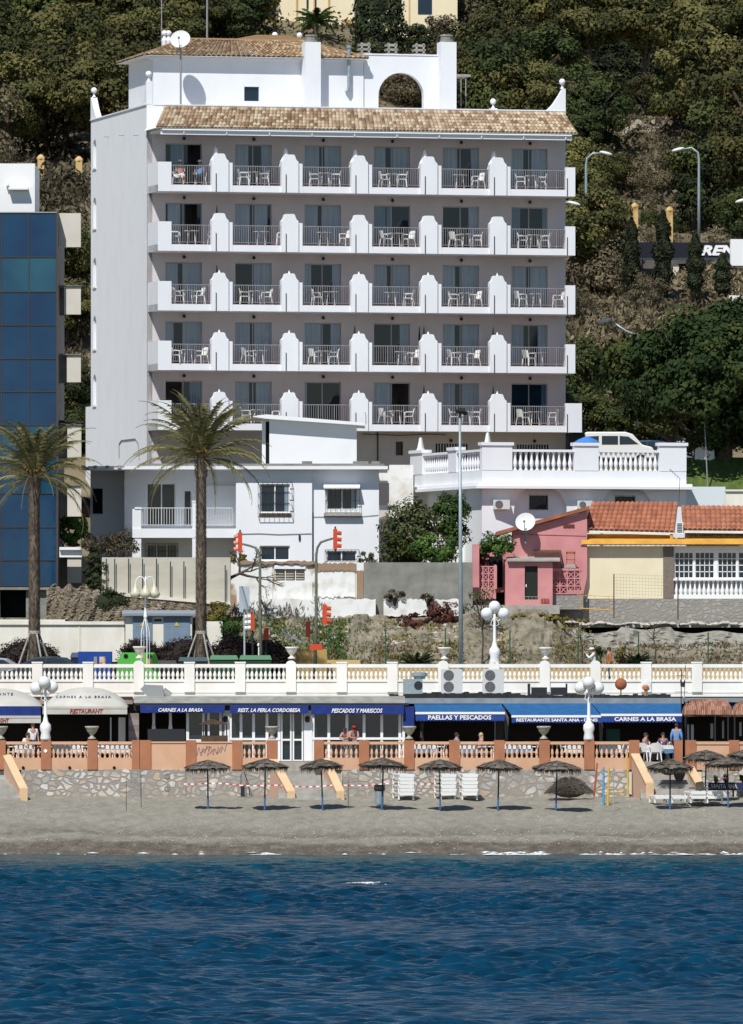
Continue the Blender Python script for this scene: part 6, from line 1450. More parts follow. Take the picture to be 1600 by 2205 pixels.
# urns and lamps on the lower piers
for px, lab in ((2,'at the left edge'),(198,'below the cream domed awning'),(586,'in front of the glass doors'),(881,'under the navy side curtain'),(1171,'below the middle blue awning')):
    urn('grey stone urn on the lower terrace balustrade '+lab, px, 1592, Yw, 1.05, M('old_stone%d' % px, (.42,.40,.33), (.32,.30,.24), 6), 'stone urns on the lower balustrade')
globe_lamp('globe_lamp', 'white globe lamp on the lower balustrade at the left, beside the cream awning', 98,1594,1482,Yw, [(-.42,0,.0),(-.05,-.25,.28),(.30,.05,.06)], group='white globe street lamps')
globe_lamp('globe_lamp', 'white globe lamp on the lower balustrade before the right blue awning', 1268,1594,1482,Yw, [(-.38,0,.02),(-.02,-.3,.26),(.42,.05,.02),(.14,.3,.12)], group='white globe street lamps')
mb = MB(); c = P(98,1617,Yw-.06); mb.prism([(c.x-.1,c.z),(c.x,c.z-.1),(c.x+.1,c.z),(c.x,c.z+.1)], Yw-.08, Yw-.055); part('diamond_plate', mb, letter, lw, True)
# dark pergola roof planter in front of the windows
mb = MB(); mb.prism([(PX(427,399),PZ(1560,399)),(PX(490,399),PZ(1560,399)),(PX(462,399),PZ(1549,399)),(PX(452,399),PZ(1549,399))][::-1], 398.4, 400)
for x in (438,446,482,488): mb.cyl(P(x,1596,399),P(x,1560,399),.025)
mb.pbox(433,490,1584,1597,398.6,.7); single('menu_stall', 'small dark wooden stall with pitched roof in front of the windows', 'stall', mb, wood, P(460,1597,399))
mb = MB(); mb.pbox(318,398,1570,1600,399,.5); single('dark_cabinet', 'long dark cabinet behind the solid salmon wall', 'cabinet', mb, darkmet, P(350,1600,399))
# ------------------------------------------------------------------ vegetation kit
def leaf_mesh(name, cen, size, rv, mat, seed=1, asp=1.5, up=.0, nrm=None):
    """many small leaf-sized faces: cen (N,3), size (N,), rv (N,)"""
    rs = np.random.RandomState(seed); N_ = len(cen)
    d = rs.normal(size=(N_,3)); d[:,2] += up; d /= np.linalg.norm(d,axis=1)[:,None]
    if nrm is not None:                      # leaves lie roughly in the surface of their clump
        n0 = nrm+rs.normal(size=(N_,3))*.42; n0[:,2] += .25; n0 /= np.linalg.norm(n0,axis=1)[:,None]; d -= (d*n0).sum(1)[:,None]*n0; d /= np.linalg.norm(d,axis=1)[:,None]
    e = np.cross(n0, d) if nrm is not None else rs.normal(size=(N_,3)); e -= (e*d).sum(1)[:,None]*d; e /= np.linalg.norm(e,axis=1)[:,None]
    s_ = size[:,None]; a = d*s_*asp*.5; b_ = e*s_*.5
    V = np.stack([cen-a, cen-a*.1+b_, cen+a, cen-a*.1-b_],1).reshape(-1,3).astype(np.float32)
    me = bpy.data.meshes.new(name); vs_n = len(V); fc = np.arange(vs_n).reshape(-1,4)
    mats = [mat]; mi = np.zeros(N_, np.int32); loops = fc.ravel(); starts = np.arange(0, vs_n, 4); tot = np.full(N_, 4)
    me.vertices.add(vs_n); me.vertices.foreach_set('co', V.ravel()); me.loops.add(len(loops)); me.loops.foreach_set('vertex_index', loops.astype(np.int32))
    me.polygons.add(N_); me.polygons.foreach_set('loop_start', starts.astype(np.int32)); me.polygons.foreach_set('loop_total', tot.astype(np.int32))
    at = me.attributes.new('rnd','FLOAT','FACE'); at.data.foreach_set('value', rv.astype(np.float32))
    me.materials.append(mat); me.update(); me.validate(); return me
CN = [None]
def crown_pts(seed, n_cl, per, rx, ry, rz, zc, cl=(.16,.30), shape=None, hollow=.45, flat=.8):
    rs = np.random.RandomState(seed); P_ = []; Rv = []; Nn = []
    for i in range(n_cl):
        while True:
            p = rs.uniform(-1,1,3); q = np.linalg.norm(p)
            if hollow < q < 1 and (shape is None or shape(p)): break
        c = p*np.array([rx,ry,rz]); r_ = rs.uniform(*cl)*min(rx,rz)*1.1; v = rs.uniform()
        d = rs.normal(size=(per,3)); d /= np.linalg.norm(d,axis=1)[:,None]; rad = rs.uniform(.55,1.08,per)**.5
        k = rs.normal(1,.12,per); pts_ = c+d*(rad*k*r_)[:,None]*np.array([1.15,1.15,flat]); P_.append(pts_); Nn.append(d*.75+.5*p/q); Rv.append(np.clip(v*.65+rs.uniform(0,.35,per),0,1))
    P_ = np.concatenate(P_); P_[:,2] += zc; CN[0] = np.concatenate(Nn); return P_, np.concatenate(Rv)
def leafmat(name, cols, hue=.02, trans=.12):
    return M(name, cols[0], attr=True, ramp=cols, rough=.75, spec=.2, trans=trans, hue=hue)
lf_pine = leafmat('pine_foliage', [(.024,.030,.010),(.056,.060,.018),(.105,.098,.030),(.17,.15,.05)])
lf_dark = leafmat('dark_broadleaf_foliage', [(.013,.024,.009),(.032,.048,.014),(.060,.075,.020),(.11,.11,.03)])
lf_ficus = leafmat('ficus_foliage', [(.014,.030,.008),(.028,.055,.012),(.052,.082,.018),(.11,.12,.026)], .01)
lf_brown = leafmat('brownish_foliage', [(.040,.036,.022),(.085,.072,.040),(.13,.11,.062),(.18,.15,.09)])
lf_cyp = leafmat('cypress_foliage', [(.016,.024,.011),(.036,.048,.018),(.065,.072,.028)])
lf_green = leafmat('green_shrub_foliage', [(.02,.05,.012),(.05,.10,.02),(.09,.15,.03)])
lf_pale = leafmat('laurel_foliage', [(.018,.035,.014),(.06,.075,.025),(.15,.15,.07),(.26,.22,.12)], .0)
lf_purple = leafmat('purple_brown_hedge', [(.016,.011,.010),(.036,.023,.022),(.055,.04,.022)], .0)
lf_yel = leafmat('yellow_green_foliage', [(.06,.06,.012),(.15,.13,.025),(.26,.20,.04)])
lf_ice = leafmat('reddish_succulent', [(.06,.02,.02),(.14,.05,.04),(.20,.10,.07)], .0)
lf_dry = leafmat('dry_grass', [(.10,.08,.045),(.20,.16,.09),(.30,.25,.15)], .0)
PROT = {}
def tree_proto(kind, seed):
    """returns (crown mesh, trunk mesh) around the tree's foot; nominal height in metres kept in TH"""
    key = (kind, seed)
    if key in PROT: return PROT[key]
    rs = random.Random(seed*7+len(kind)); tb_ = MB()
    if kind == 'pine':
        h, rx, rz = 7.5, 3.2, 2.4; pts_, rv = crown_pts(seed, 42, 190, rx, 3.0, rz, h-2.6, (.20,.36)); mat = lf_pine; ls = .17
    elif kind == 'umbrella':
        h, rx, rz = 7.6, 3.4, 1.7; pts_, rv = crown_pts(seed+20, 40, 200, rx, 3.0, rz, h-1.6, (.25,.45)); mat = lf_pine; ls = .17
    elif kind == 'broad':
        h, rx, rz = 6.5, 2.9, 2.9; pts_, rv = crown_pts(seed, 40, 190, rx, 2.7, rz, h-3.0, (.18,.34)); mat = lf_dark; ls = .17
    elif kind == 'brown':
        h, rx, rz = 5.5, 2.6, 2.5; pts_, rv = crown_pts(seed, 34, 150, rx, 2.4, rz, h-2.7, (.2,.36)); mat = lf_brown; ls = .14
    elif kind == 'cypress':
        h, rx, rz = 5.0, .55, 2.5; mat = lf_cyp; ls = .11
        r_ = np.random.RandomState(seed); n = 4200; t = r_.uniform(0,1,n)**.8; prof = np.clip(np.sin(np.pi*np.clip(t*.86+.13,0,1))**.7,0,1)*rx*(1+.18*np.sin(t*23+seed)); an = r_.uniform(0,2*pi,n); rad = prof*r_.uniform(.6,1.1,n)**.6*(1+.15*np.sin(an*5+t*9))
        pts_ = np.stack([rad*np.cos(an), rad*np.sin(an), .15+t*(h-.1)],1); rv = np.clip(.3+.4*np.sin(an*4+t*17)+r_.uniform(-.3,.3,n),0,1)
    elif kind == 'cone':
        h, rx, rz = 8.0, 2.0, 4.0; mat = lf_cyp; ls = .16
        r_ = np.random.RandomState(seed); n = 9000; t = r_.uniform(0,1,n); prof = np.sin(np.pi*np.clip(t*.75+.22,0,1))**.6*rx*(1+.08*np.sin(t*31)); an = r_.uniform(0,2*pi,n); rad = prof*r_.uniform(.5,1.05,n)**.5*(1+.10*np.sin(an*7+t*9))
        pts_ = np.stack([rad*np.cos(an), rad*np.sin(an), t*h],1); rv = np.clip(.25+.35*np.sin(an*6+t*21)+r_.uniform(-.3,.3,n),0,1)
    elif kind == 'shrub':
        h, rx, rz = 2.4, 1.5, 1.2; pts_, rv = crown_pts(seed, 24, 130, rx, 1.3, rz, 1.15, (.22,.4), hollow=.3); mat = lf_pine; ls = .12
    elif kind == 'dryshrub':
        h, rx, rz = 2.2, 1.4, 1.1; pts_, rv = crown_pts(seed, 22, 110, rx, 1.2, rz, 1.05, (.22,.42), hollow=.25); mat = lf_brown; ls = .10
    rs2 = np.random.RandomState(seed+50)
    nr = CN[0] if kind not in ('cypress','cone') else pts_/np.array([1,1,1e6])/np.maximum(.05,np.linalg.norm(pts_[:,:2],axis=1))[:,None]
    cm = leaf_mesh(kind+'_crown', pts_, ls*1.12*rs2.uniform(.6,1.35,len(pts_)), rv, mat, seed, nrm=nr)
    nb = 3 if kind in ('shrub','dryshrub') else 6
    tr = .20 if h > 5 else .07
    if kind in ('cypress','cone'): tb_.cyl((0,0,-.8),(0,0,h*.8),tr*.8,.03,n=7)
    else:
        top = Vector((rs.uniform(-.4,.4)*h*.1, rs.uniform(-.3,.3)*h*.1, h*.55)); tb_.tube([(0,0,-.8),top*.5+Vector((rs.uniform(-.2,.2),0,0)),top], [tr*1.3,tr,tr*.7], 7)
        for q in range(nb):
            a = q*2*pi/nb+rs.random(); e = Vector((rx*.75*cos(a), rx*.6*sin(a), h*rs.uniform(.62,.9))); s0 = top*rs.uniform(.6,1); tb_.tube([s0, (s0+e)/2+Vector((0,0,h*.06)), e], [tr*.55,tr*.32,.02], 5)
    tm = tb_.mesh(kind+'_trunk', bark); PROT[key] = (cm, tm, h); return PROT[key]
def tree(name, label, cat, kind, seed, loc, sc=1.0, rz=0, group=None, sz=None):
    cm, tm, h = tree_proto(kind, seed); t = thing(name, label, cat, loc, rz, group); t.scale = (sc, sc, sz or sc)
    for nm, me in (('crown', cm), ('trunk', tm)):
        o = bpy.data.objects.new(nm, me); COL.objects.link(o); o.parent = t
    return t
def on_hill(px, py):
    """the point of the hillside seen at a photo position"""
    Y = 452.0
    while Y < 880:
        X = PX(px, Y)
        if HY-(hill_z(X,Y)-CH)*F/Y <= py: break
        Y += .5
    return Vector((PX(px,Y), Y, hill_z(PX(px,Y),Y)))

rt = random.Random(21)
zones = [  # zone text, x range, rows, x step, kinds, scale
 ('left of the hotel roof', -90, 330, (42,100,160,222,285,345), 62, ('pine','pine','broad','pine','brown'), (.85,1.15)),
 ('above the penthouse roof', 350, 505, (20,72,120), 58, ('pine','broad','pine'), (.7,.95)),
 ('above the rooftop arch', 880, 960, (85,150,235), 50, ('pine','brown','broad'), (.55,.8)),
 ('between the arch and the right roof corner', 965, 1235, (20,78,135,190,250,310), 60, ('pine','broad','brown','pine','brown'), (.75,1.1)),
 ('in the upper right wood', 1235, 1700, (-10,50,100,140), 66, ('pine','brown','pine','broad','pine'), (.85,1.2)),
]
cnt = {}
for zt_, xa, xb, rows_, st, kinds_, sc in zones:
    for ri, py in enumerate(rows_):
        n = int((xb-xa)/st)
        for q in range(n+1):
            px = xa+(xb-xa)*(q+.5*(ri % 2))/n+rt.uniform(-16,16); p = on_hill(px, py+rt.uniform(-14,14)); k = rt.choice(kinds_)
            tree({'pine':'pine_tree','broad':'broadleaf_tree','brown':'brownish_tree'}[k],
                 '%s %s, %s row, %s from left' % ({'pine':'olive pine','broad':'dark broadleaf','brown':'thin brownish tree'}[k], zt_, ORD[ri], ORD[min(q,19)]),
                 'tree', k, rt.randint(1,4), p-Vector((0,0,.6)), rt.uniform(*sc), rt.uniform(0,6.28), 'trees on the wooded hillside')
for i, px in enumerate((1262,1330,1390,1455,1525,1590,1650)):
    p = on_hill(px, 222); t = tree('added_dark_tree', 'added very dark tree standing for shade behind the upper terrace, %s from left' % ORD[i], 'tree', 'cone', 1+i % 2, P(px, 232, 622), 1.0, i*1.9, 'added dark trees for shade behind the upper terrace', sz=.85)  # added dark foliage standing for the shade under the upper wood
    if i in (0,2,4,5,6): tree('umbrella_pine', 'spreading pine with bare trunk on the upper terrace, %s from left' % ORD[{0:0,2:1,4:2,5:3,6:4}[i]], 'tree', 'umbrella', 1+i % 3, P(px, 228, 608), 1.0, i*2.3, 'spreading pines on the upper terrace')
# right hand slope below the terrace, around the street and behind the ficus
spots = [(1385,250,'pine',.42),(1455,300,'pine',.6),(1520,330,'pine',1.1),(1570,300,'pine',1.25),(1600,380,'pine',1.2),(1545,420,'broad',1.0),(1620,470,'pine',1.0),(1490,400,'brown',.8),
 (1245,330,'broad',.6),(1270,400,'pine',.75),(1320,420,'pine',.85),(1375,430,'brown',.85),(1430,440,'brown',.9),(1335,470,'brown',.7),(1400,490,'broad',.6),(1250,460,'pine',.7),(1240,520,'pine',.7),(1290,505,'yel',.55),(1340,515,'yel',.5),(1400,520,'brown',.5),
 (1460,500,'broad',.6),(1520,500,'broad',.7),(1600,520,'broad',.6),(1235,620,'pine',.8),(1270,610,'pine',.8),(1300,640,'brown',.7),(1238,700,'brown',.45),(1395,660,'brown',.5),(1262,860,'broad',.6),(1240,930,'broad',.55),(1395,958,'broad',.5),(1450,955,'pine',.5),(1330,950,'broad',.45)]
for i, (px, py, k, s_) in enumerate(spots):
    if 1260 < px < 1480 and 380 < py < 460: s_ *= .55
    if 1260 < px < 1480 and 460 <= py < 560: s_ *= .42
    kk = 'brown' if k == 'yel' else k
    t = tree({'pine':'pine_tree','broad':'broadleaf_tree','brown':'brownish_tree'}[kk], '%s tree on the slope right of the hotel, %s from the top' % ({'pine':'olive green','broad':'dark green','brown':'thin brownish','yel':'yellowish'}[k], (ORD[i] if i < 20 else 'number %d' % (i+1))),
         'tree', kk, (i % 4)+1, on_hill(px, py)-Vector((0,0,.5)), s_, i*1.3, 'trees on the slope right of the hotel')
for i, (px, py, k, s_) in enumerate([(150,590,'brown',.7),(150,620,'broad',.6),(158,740,'brown',.7),(150,760,'pine',.6),(155,900,'broad',.55),(150,870,'brown',.6),(170,980,'broad',.5),(120,640,'pine',.6)]):
    tree('broadleaf_tree', 'dark small tree between the glass office and the hotel, %s from top' % ORD[i], 'tree', k, (i % 4)+1, on_hill(px, py)-Vector((0,0,.4)), s_, i*2., 'trees in the gap beside the office block')
tree('cone_tree', 'very dark dense cone shaped tree beside the pale yellow building', 'tree', 'cone', 1, on_hill(817, 150)-Vector((0,0,.5)), .95)
for i, (x, y0, y1, w_) in enumerate(((1360,470,640,36),(1428,455,645,40),(1497,500,640,36),(1556,545,640,36))):
    Y = 516.0; b0 = P(x, y1, Y); hh = (y1-y0)*Y/F; tree('cypress', 'narrow dark cypress before the black sign building, %s from the left' % ORD[i], 'cypress', 'cypress', i+1, b0, w_*Y/F/1.12, i, 'cypresses before the black sign building', sz=hh/5.0)
# the big ficus over the terrace
Yx = 451.0; bx = P(1556,1062,Yx); fx = thing('ficus_tree', 'huge dark rounded tree with forked black trunk at the right edge', 'tree', bx)
pts_, rv = crown_pts(3, 230, 210, 6.5, 5.0, 3.7, 0, (.14,.26), hollow=.55)
pts_[:,2] += (1062-815)*Yx/F; pts_[:,0] += .4; nf1 = CN[0]
pts2, rv2 = crown_pts(5, 60, 200, 3.2, 3.0, 2.4, (1062-760)*Yx/F+.6, (.2,.34), hollow=.5); pts2[:,0] += 2.2
pts_ = np.concatenate([pts_, pts2]); rv = np.concatenate([rv, rv2]); nf1 = np.concatenate([nf1, CN[0]])
me = leaf_mesh('ficus_crown', pts_, .19*np.random.RandomState(1).uniform(.6,1.4,len(pts_)), rv, lf_ficus, 2, nrm=nf1)
o = bpy.data.objects.new('crown', me); COL.objects.link(o); o.parent = fx
mb = MB(); mb.tube([(0,0,-.6),(.05,0,1.2),(.1,0,2.6),(.4,0,4.2)], [.55,.45,.42,.25], 10); mb.tube([(-.65,0,-.6),(-.35,0,.8),(-.05,0,1.9),(.1,0,2.6)], [.28,.24,.22,.2], 8)
for e in ((-3.5,0,5),(-2,1,6.5),(2.5,-.5,5.8),(4,0,5),(.8,0,7.2),(-4.5,-.5,3.9)): mb.tube([(.1,0,2.3),(e[0]*.5,e[1]*.5,e[2]*.62),e], [.24,.15,.04], 6)
part('trunk', mb, bark, fx)
lawn = M('lawn', (.05,.10,.02), (.10,.13,.03), 2.5, .95, bump=.5, bscale=12)
rockmass('lawn', '', '', 1470, 1720, lambda x: 985, lambda x: 1090, 447.3, 3.5, lawn, 12, .15)
mb = MB(); mb.prism([(PX(1499,449),PZ(1001,449)),(PX(1541,449),PZ(1001,449)),(PX(1541,449),PZ(968,449)),(PX(1520,449),PZ(953,449)),(PX(1499,449),PZ(966,449))], 450.6, 452)
single('white_kiosk', 'small white gabled kiosk behind the leaning trunk of the huge tree', 'kiosk', mb, wpaint, P(1520,1001,450.6))
mb = MB(); mb.pbox(1472,1562,1048,1110,445.5,1.2); single('tank_box', 'pale blue white box at the right end of the terrace building', 'box', mb, M('pale_blue_white', (.62,.68,.70), rough=.7), P(1515,1110,445.5))
mb = MB(); mb.pbox(1562,1700,1058,1120,444.8,.4); mb.pbox(1562,1700,1054,1058,444.7,.6); single('garden_wall', 'cream garden wall above the red roofs at the right edge', 'wall', mb, offw, P(1620,1120,444.8))
mb = MB(); mb.cyl(P(1524,1050,448),P(1517,900,448),.035); single('thin_pole', 'thin pale pole before the white kiosk under the huge tree', 'pole', mb, rail_m, P(1524,1050,448))
# cars and sunshade at the hotel's upper street
Yc = 461.0; zg = 18.5
car('white_van', 'white van parked beyond the terrace balustrade', 1330,Yc,1.80,cp_white,zg,3.9,rz=0.0,van=True)
car('parked_car', 'dark blue car parked behind the white van', 1392,Yc+3,1.45,M('blue_car_paint', (.02,.05,.12), rough=.15, spec=.9),zg,4.0)
car('parked_car', 'silver car in the shade under the huge tree', 1475,Yc+4,1.4,cp_silver,zg+.05,4.0)
mb = MB(); c = P(1264,985,Yc-4); mb.cyl((0,0,-.3),(0,0,1.1),.03); t = thing('sunshade', 'bright blue open sunshade beside the right end of the hotel', 'parasol', c); part('pole', mb, rail_m, t)
mb = MB(); mb.lathe((0,0,.3), [(.68,.48),(.66,.51),(.45,.64),(.18,.75),(.02,.79)], 10); part('canopy', mb, M('bright_blue_canvas', (.05,.22,.62)), t)
mb = MB(); mb.box(PX(1224,Yc),PX(1258,Yc),Yc-1,Yc+1,zg,PZ(931,Yc)); mb.ball((PX(1245,Yc),Yc-1,PZ(932,Yc)),.3,.3,.12,n=8); single('dark_awning_box', 'dark box shaped stall beside the right end of the hotel', 'stall', mb, darkmet, (PX(1240,Yc),Yc,zg))
# lamp posts on the slope
def cobra(label, px, yb, yt, Y, hx_, hy_, group='curved street lamps on the slope'):
    b0 = P(px, yb, Y); t = thing('street_lamp', label, 'street lamp', b0, 0, group); H_ = (yb-yt)*Y/F; dx = PX(hx_,Y)-b0.x; hz_ = (yb-hy_)*Y/F; s_ = 1 if dx > 0 else -1
    mb = MB(); mb.tube([(0,0,-.5),(0,0,H_*.5),(0,0,H_*.88),(.06*s_,0,H_*.95),(dx*.35,0,H_),(dx*.8,0,hz_)], [.10,.09,.075,.07,.06,.05], 8); part('pole', mb, steel, t, smooth=True)
    mb = MB(); mb.ball((0,0,0), .42,.16,.11,n=10); mb.xf(Matrix.Translation((dx,0,hz_)) @ Matrix.Rotation(.25*s_,4,'Y')); part('lamp_head', mb, dish_m, t, smooth=True); return t
cobra('grey street lamp curving right before the yellow pillars', 1262,540,330,527, 1305,330)
cobra('grey street lamp with arm pointing left above the sign building', 1505,520,318,526, 1460,322)
cobra('grey street lamp leaning left out of the huge dark tree', 1372,900,712,468, 1300,690)
cobra('short street lamp at the right edge beside the cypresses', 1640,540,425,526, 1597,432)
cobra('street lamp just right of the hotel balconies with yellow pillar behind', 1205,560,436,500, 1236,438)
for i, (x, y0, y1) in enumerate(((1298,432,500),(1367,438,520),(1442,446,530),(1228,425,480))):
    Y = 534.0; mb = MB(); mb.pbox(x-7,x+7,y0+8,y1+30,Y,.4); mb.lathe(P(x,y0+9,Y+.2), [(.26,0),(.26,.08),(.18,.2),(.05,.3)], 8)
    single('gate_pillar', 'tall ochre yellow pillar with domed cap above the sign building, %s from the left' % ORD[(i+1) % 4], 'pillar', mb, M('yellow_pillar%d' % i, (.60,.42,.18), (.42,.26,.10), 3), P(x,y1+30,Y), group='yellow pillars above the sign building')
for i, (x, y0, y1) in enumerate(((88,336,385),(170,340,395))):
    p = on_hill(x, y1); mb = MB(); Y = p.y; mb.pbox(x-7,x+7,y0+6,y1+10,Y,.4); mb.lathe(P(x,y0+7,Y+.2), [(.26,0),(.26,.08),(.18,.2),(.05,.3)], 8)
    single('gate_pillar', 'yellow pillar on the scrubby slope, %s one left of the hotel' % ['farther', 'nearer'][i], 'pillar', mb, ochre2, P(x,y1+10,Y))
# black sign building
Yn = 524.0; nb_ = thing('sign_building', 'low building with black fascia and large white lettering behind cypresses', 'building', P(1440,615,Yn))
mb = MB(); mb.pbox(1236,1640,522,554,Yn,.4); part('fascia', mb, M('black_fascia', (.012,.012,.022), rough=.5), nb_, True)
mb = MB(); mb.pbox(1306,1640,554,559,Yn+.1,.5); mb.pbox(1306,1311,560,580,Yn-.0,.2); part('shaded_band', mb, steel, nb_, True)  # shade on the white strip is put into its steel grey colour
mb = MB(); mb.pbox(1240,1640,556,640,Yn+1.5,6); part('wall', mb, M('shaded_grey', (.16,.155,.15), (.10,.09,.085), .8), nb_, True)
mb = MB(); mb.pbox(1313,1347,582,589,Yn+.6,.2); part('orange_panel', mb, M('orange_panel', (.55,.16,.03)), nb_, True)
mb = MB(); mb.pbox(1443,1462,570,612,Yn+.4,.5); mb.pbox(1508,1535,560,612,Yn+.5,.5); part('pier', mb, beige_panel, nb_, True)
mb = MB(); mb.pbox(1460,1484,568,605,Yn+.9,.2); part('window', mb, dark, nb_, True)
mb = MB(); mb.pbox(1573,1660,515,572,Yn-1.2,1); part('white_box', mb, wpaint, nb_, True)
part('sign_lettering', ptext('REN', 1509,1588,528,550,Yn-.06,shear=.3,bold=.05,ext=.05), letter, nb_, True)
mb = MB(); mb.pbox(1570,1640,636,655,500,.5); single('low_wall', 'small pale wall fragment above the huge tree', 'wall', mb, offw, P(1600,655,500))
# hut roofs and white frame on the upper terrace
for i, (x, y, w_) in enumerate(((1250,198,42),(1340,203,30),(1362,203,34),(1232,216,26))):
    Y = 605.0; c = P(x, y+24, Y); mb = MB(); mb.cyl((0,0,-.4),(0,0,.7),.07); t = thing('thatch_parasol', 'thatched parasol on the upper terrace, %s from the left' % ORD[(i+1) % 4], 'parasol', c, 0, 'thatched parasols on the upper terrace'); part('pole', mb, wood, t)
    mb = MB(); r_ = w_*Y/F/2; mb.lathe((0,0,.25), [(r_,0),(r_*.97,.08),(r_*.5,.4),(.04,.68)], 12); part('canopy', mb, thatch, t)
mb = MB(); X = PX(1488,600); z0, z1 = PZ(232,600), PZ(188,600)
for x in (1481,1499): mb.pbox(x,x+3,187,235,600,.08)
mb.pbox(1481,1502,208,211,600,.6); mb.pbox(1481,1502,187,189,600,.08); single('garden_gate', 'white upright gate frame in the shade of the upper terrace wood', 'shed', mb, wpaint, P(1490,235,600))
mb = MB(); mb.pbox(1215,1480,218,229,602,.1); struct('terrace_screen', mb, M('green_screen', (.015,.05,.035)))
mb = MB(); 
for q in range(13): pass
struct('grass_terrace', sheet([PX(1190,603),PX(1320,603),PX(1500,603)],[597,603,611], lambda x,y: 46.7+(y-597)*.05), M('dry_lawn', (.16,.14,.06), (.10,.10,.035), 1.5, .95))
rock = M('pale_outcrop', (.42,.37,.30), (.22,.18,.13), 1.5, .95, bump=.8, attr=True, ramp=[(.20,.17,.13),(.45,.39,.32)])
for (x0,x1,y0,y1,Y,sd) in ((1255,1310,268,330,585,1),(1340,1420,262,285,588,2),(1262,1300,300,345,582,3)):
    rockmass('rock_outcrop', '', '', x0, x1, lambda x: y0+6*sin(x*.2), lambda x: y1+8*sin(x*.1), Y, 2.0, rock, sd, .7, nx_=26, nz_=10)
# pale yellow building on the hilltop
Yy = 640.0; yb = thing('apartment_house', 'pale yellow apartment house with ochre trim on the hilltop', 'building', P(680,100,Yy))
mb = MB(); mb.pbox(600,763,-60,120,Yy,8); mb.pbox(763,985,-60,80,Yy+3,6); mb.pbox(520,600,-60,-2,Yy+1,6); part('wall', mb, yel_wall, yb, True)
for (a,b_,c,d) in ((637,641,-60,40),(675,678,-20,50),(706,710,-60,40),(738,758,42,72),(520,600,-3,4),(880,884,-60,80)):
    mb = MB(); mb.pbox(a,b_,c,d,Yy-.1,.12); part('ochre_trim', mb, ochre2, yb, True)
for (a,b_,c,d) in ((528,545,6,46),(556,566,6,46),(574,592,10,50),(660,664,-10,18),(676,681,-10,18),(800,830,-20,20),(900,930,-20,30)):
    mb = MB(); mb.pbox(a,b_,c,d,Yy-.08 if a < 700 and a > 600 else Yy+.9 if a < 600 else Yy+2.95,.06); part('window', mb, tglass, yb, True)
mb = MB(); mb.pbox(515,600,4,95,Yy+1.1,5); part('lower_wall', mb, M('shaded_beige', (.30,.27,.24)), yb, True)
dish('white dish on the balcony of the pale yellow hilltop house', P(548,36,Yy-1), .33, PZ(60,Yy-1), el=.2)
for i, (x, y) in enumerate(((1213,20),(1222,45),(1240,18),(1255,8),(1283,3))):
    mb = MB(); mb.pbox(x,x+(4 if i < 3 else 12),y-18,y+16,655,.3); single('wall_fragment', 'pale wall glimpsed between the trunks of the upper wood, %s from the left' % ORD[i], 'wall', mb, yel_wall, P(x,y+16,655), group='pale walls glimpsed between the trees')
# open shed behind the right chimney
mb = MB(); Yh = 475.0
# ------------------------------------------------------------------ scrub: stuff
def scatter(name, fn, n, size, mat, seed, asp=1.5, up=0, frac=1):
    rs = random.Random(seed); cs = []
    while len(cs) < n:
        p = fn(rs)
        if p is not None: cs += p
    c = np.array([tuple(q) for q in cs]); r_ = np.random.RandomState(seed)
    me = leaf_mesh(name, c, size*r_.uniform(.5,1.5,len(c)), r_.uniform(0,1,len(c)), mat, seed, asp, up)
    o = bpy.data.objects.new(name, me); COL.objects.link(o); o['kind'] = 'stuff'; return o
def tuft(p, rs, n, r_, h): return [p+Vector((rs.gauss(0,r_), rs.gauss(0,r_), abs(rs.gauss(0,h)))) for _ in range(n)]
scatter('hillside_scrub', lambda rs: tuft(on_hill(rs.uniform(-60,180), rs.uniform(335,1000)), rs, 22, .5, .45), 16000, .16, lf_brown, 31, 3.2, .8)
def scrub_pt(rs):
    px, py = rs.uniform(1200,1700), rs.uniform(238,940)
    return None if (px > 1285 and 480 < py < 668) else tuft(on_hill(px, py), rs, 26, .6, .35)
scatter('hillside_scrub', scrub_pt, 34000, .15, lf_brown, 32, 2.4, .6)
scatter('dry_grass', lambda rs: tuft(on_hill(rs.uniform(1215,1420), rs.uniform(690,900)), rs, 20, .5, .35), 9000, .15, lf_dry, 33, 3.5, 1.2)
scatter('hillside_scrub', lambda rs: tuft(on_hill(rs.uniform(300,1240), rs.uniform(-10,240)), rs, 26, .8, .5), 14000, .18, lf_pine, 34, 1.6, .2)
scatter('dry_grass', lambda rs: tuft(on_hill(rs.uniform(1285,1660), rs.uniform(490,668)), rs, 24, .5, .10), 9000, .10, lf_brown, 41, 2.4, 1)
scatter('dry_grass', lambda rs: tuft(on_hill(rs.uniform(1480,1660), rs.uniform(600,660)), rs, 20, .4, .3), 3000, .14, lf_dry, 35, 3, 1)
def bank_pt(px, py, Y0=426, dep=7.6, yt=1330, yb=1462):
    t = min(1, max(0, (py-yt)/(yb-yt))); Y = Y0+dep*(1-t)**1.2; return P(px, py, Y)
scatter('weeds', lambda rs: tuft(bank_pt(rs.uniform(500,790), rs.uniform(1335,1440)), rs, 26, .22, .10), 5500, .065, lf_green, 36, 3.2, 1.2)
scatter('weeds', lambda rs: tuft(bank_pt(rs.uniform(560,1260), rs.uniform(1335,1440)), rs, 20, .2, .08), 6500, .06, lf_yel, 37, 3.2, 1.2)
scatter('dry_grass', lambda rs: tuft(bank_pt(rs.uniform(480,1640), rs.uniform(1385,1440)), rs, 22, .3, .05), 5000, .07, lf_dry, 38, 3.4, 1.0)
scatter('dry_weeds', lambda rs: tuft(P(rs.uniform(500,700), rs.uniform(1300,1345), 433.2), rs, 18, .15, .12), 700, .06, M('grey_stalks', (.22,.20,.17)), 39, 5, 3)
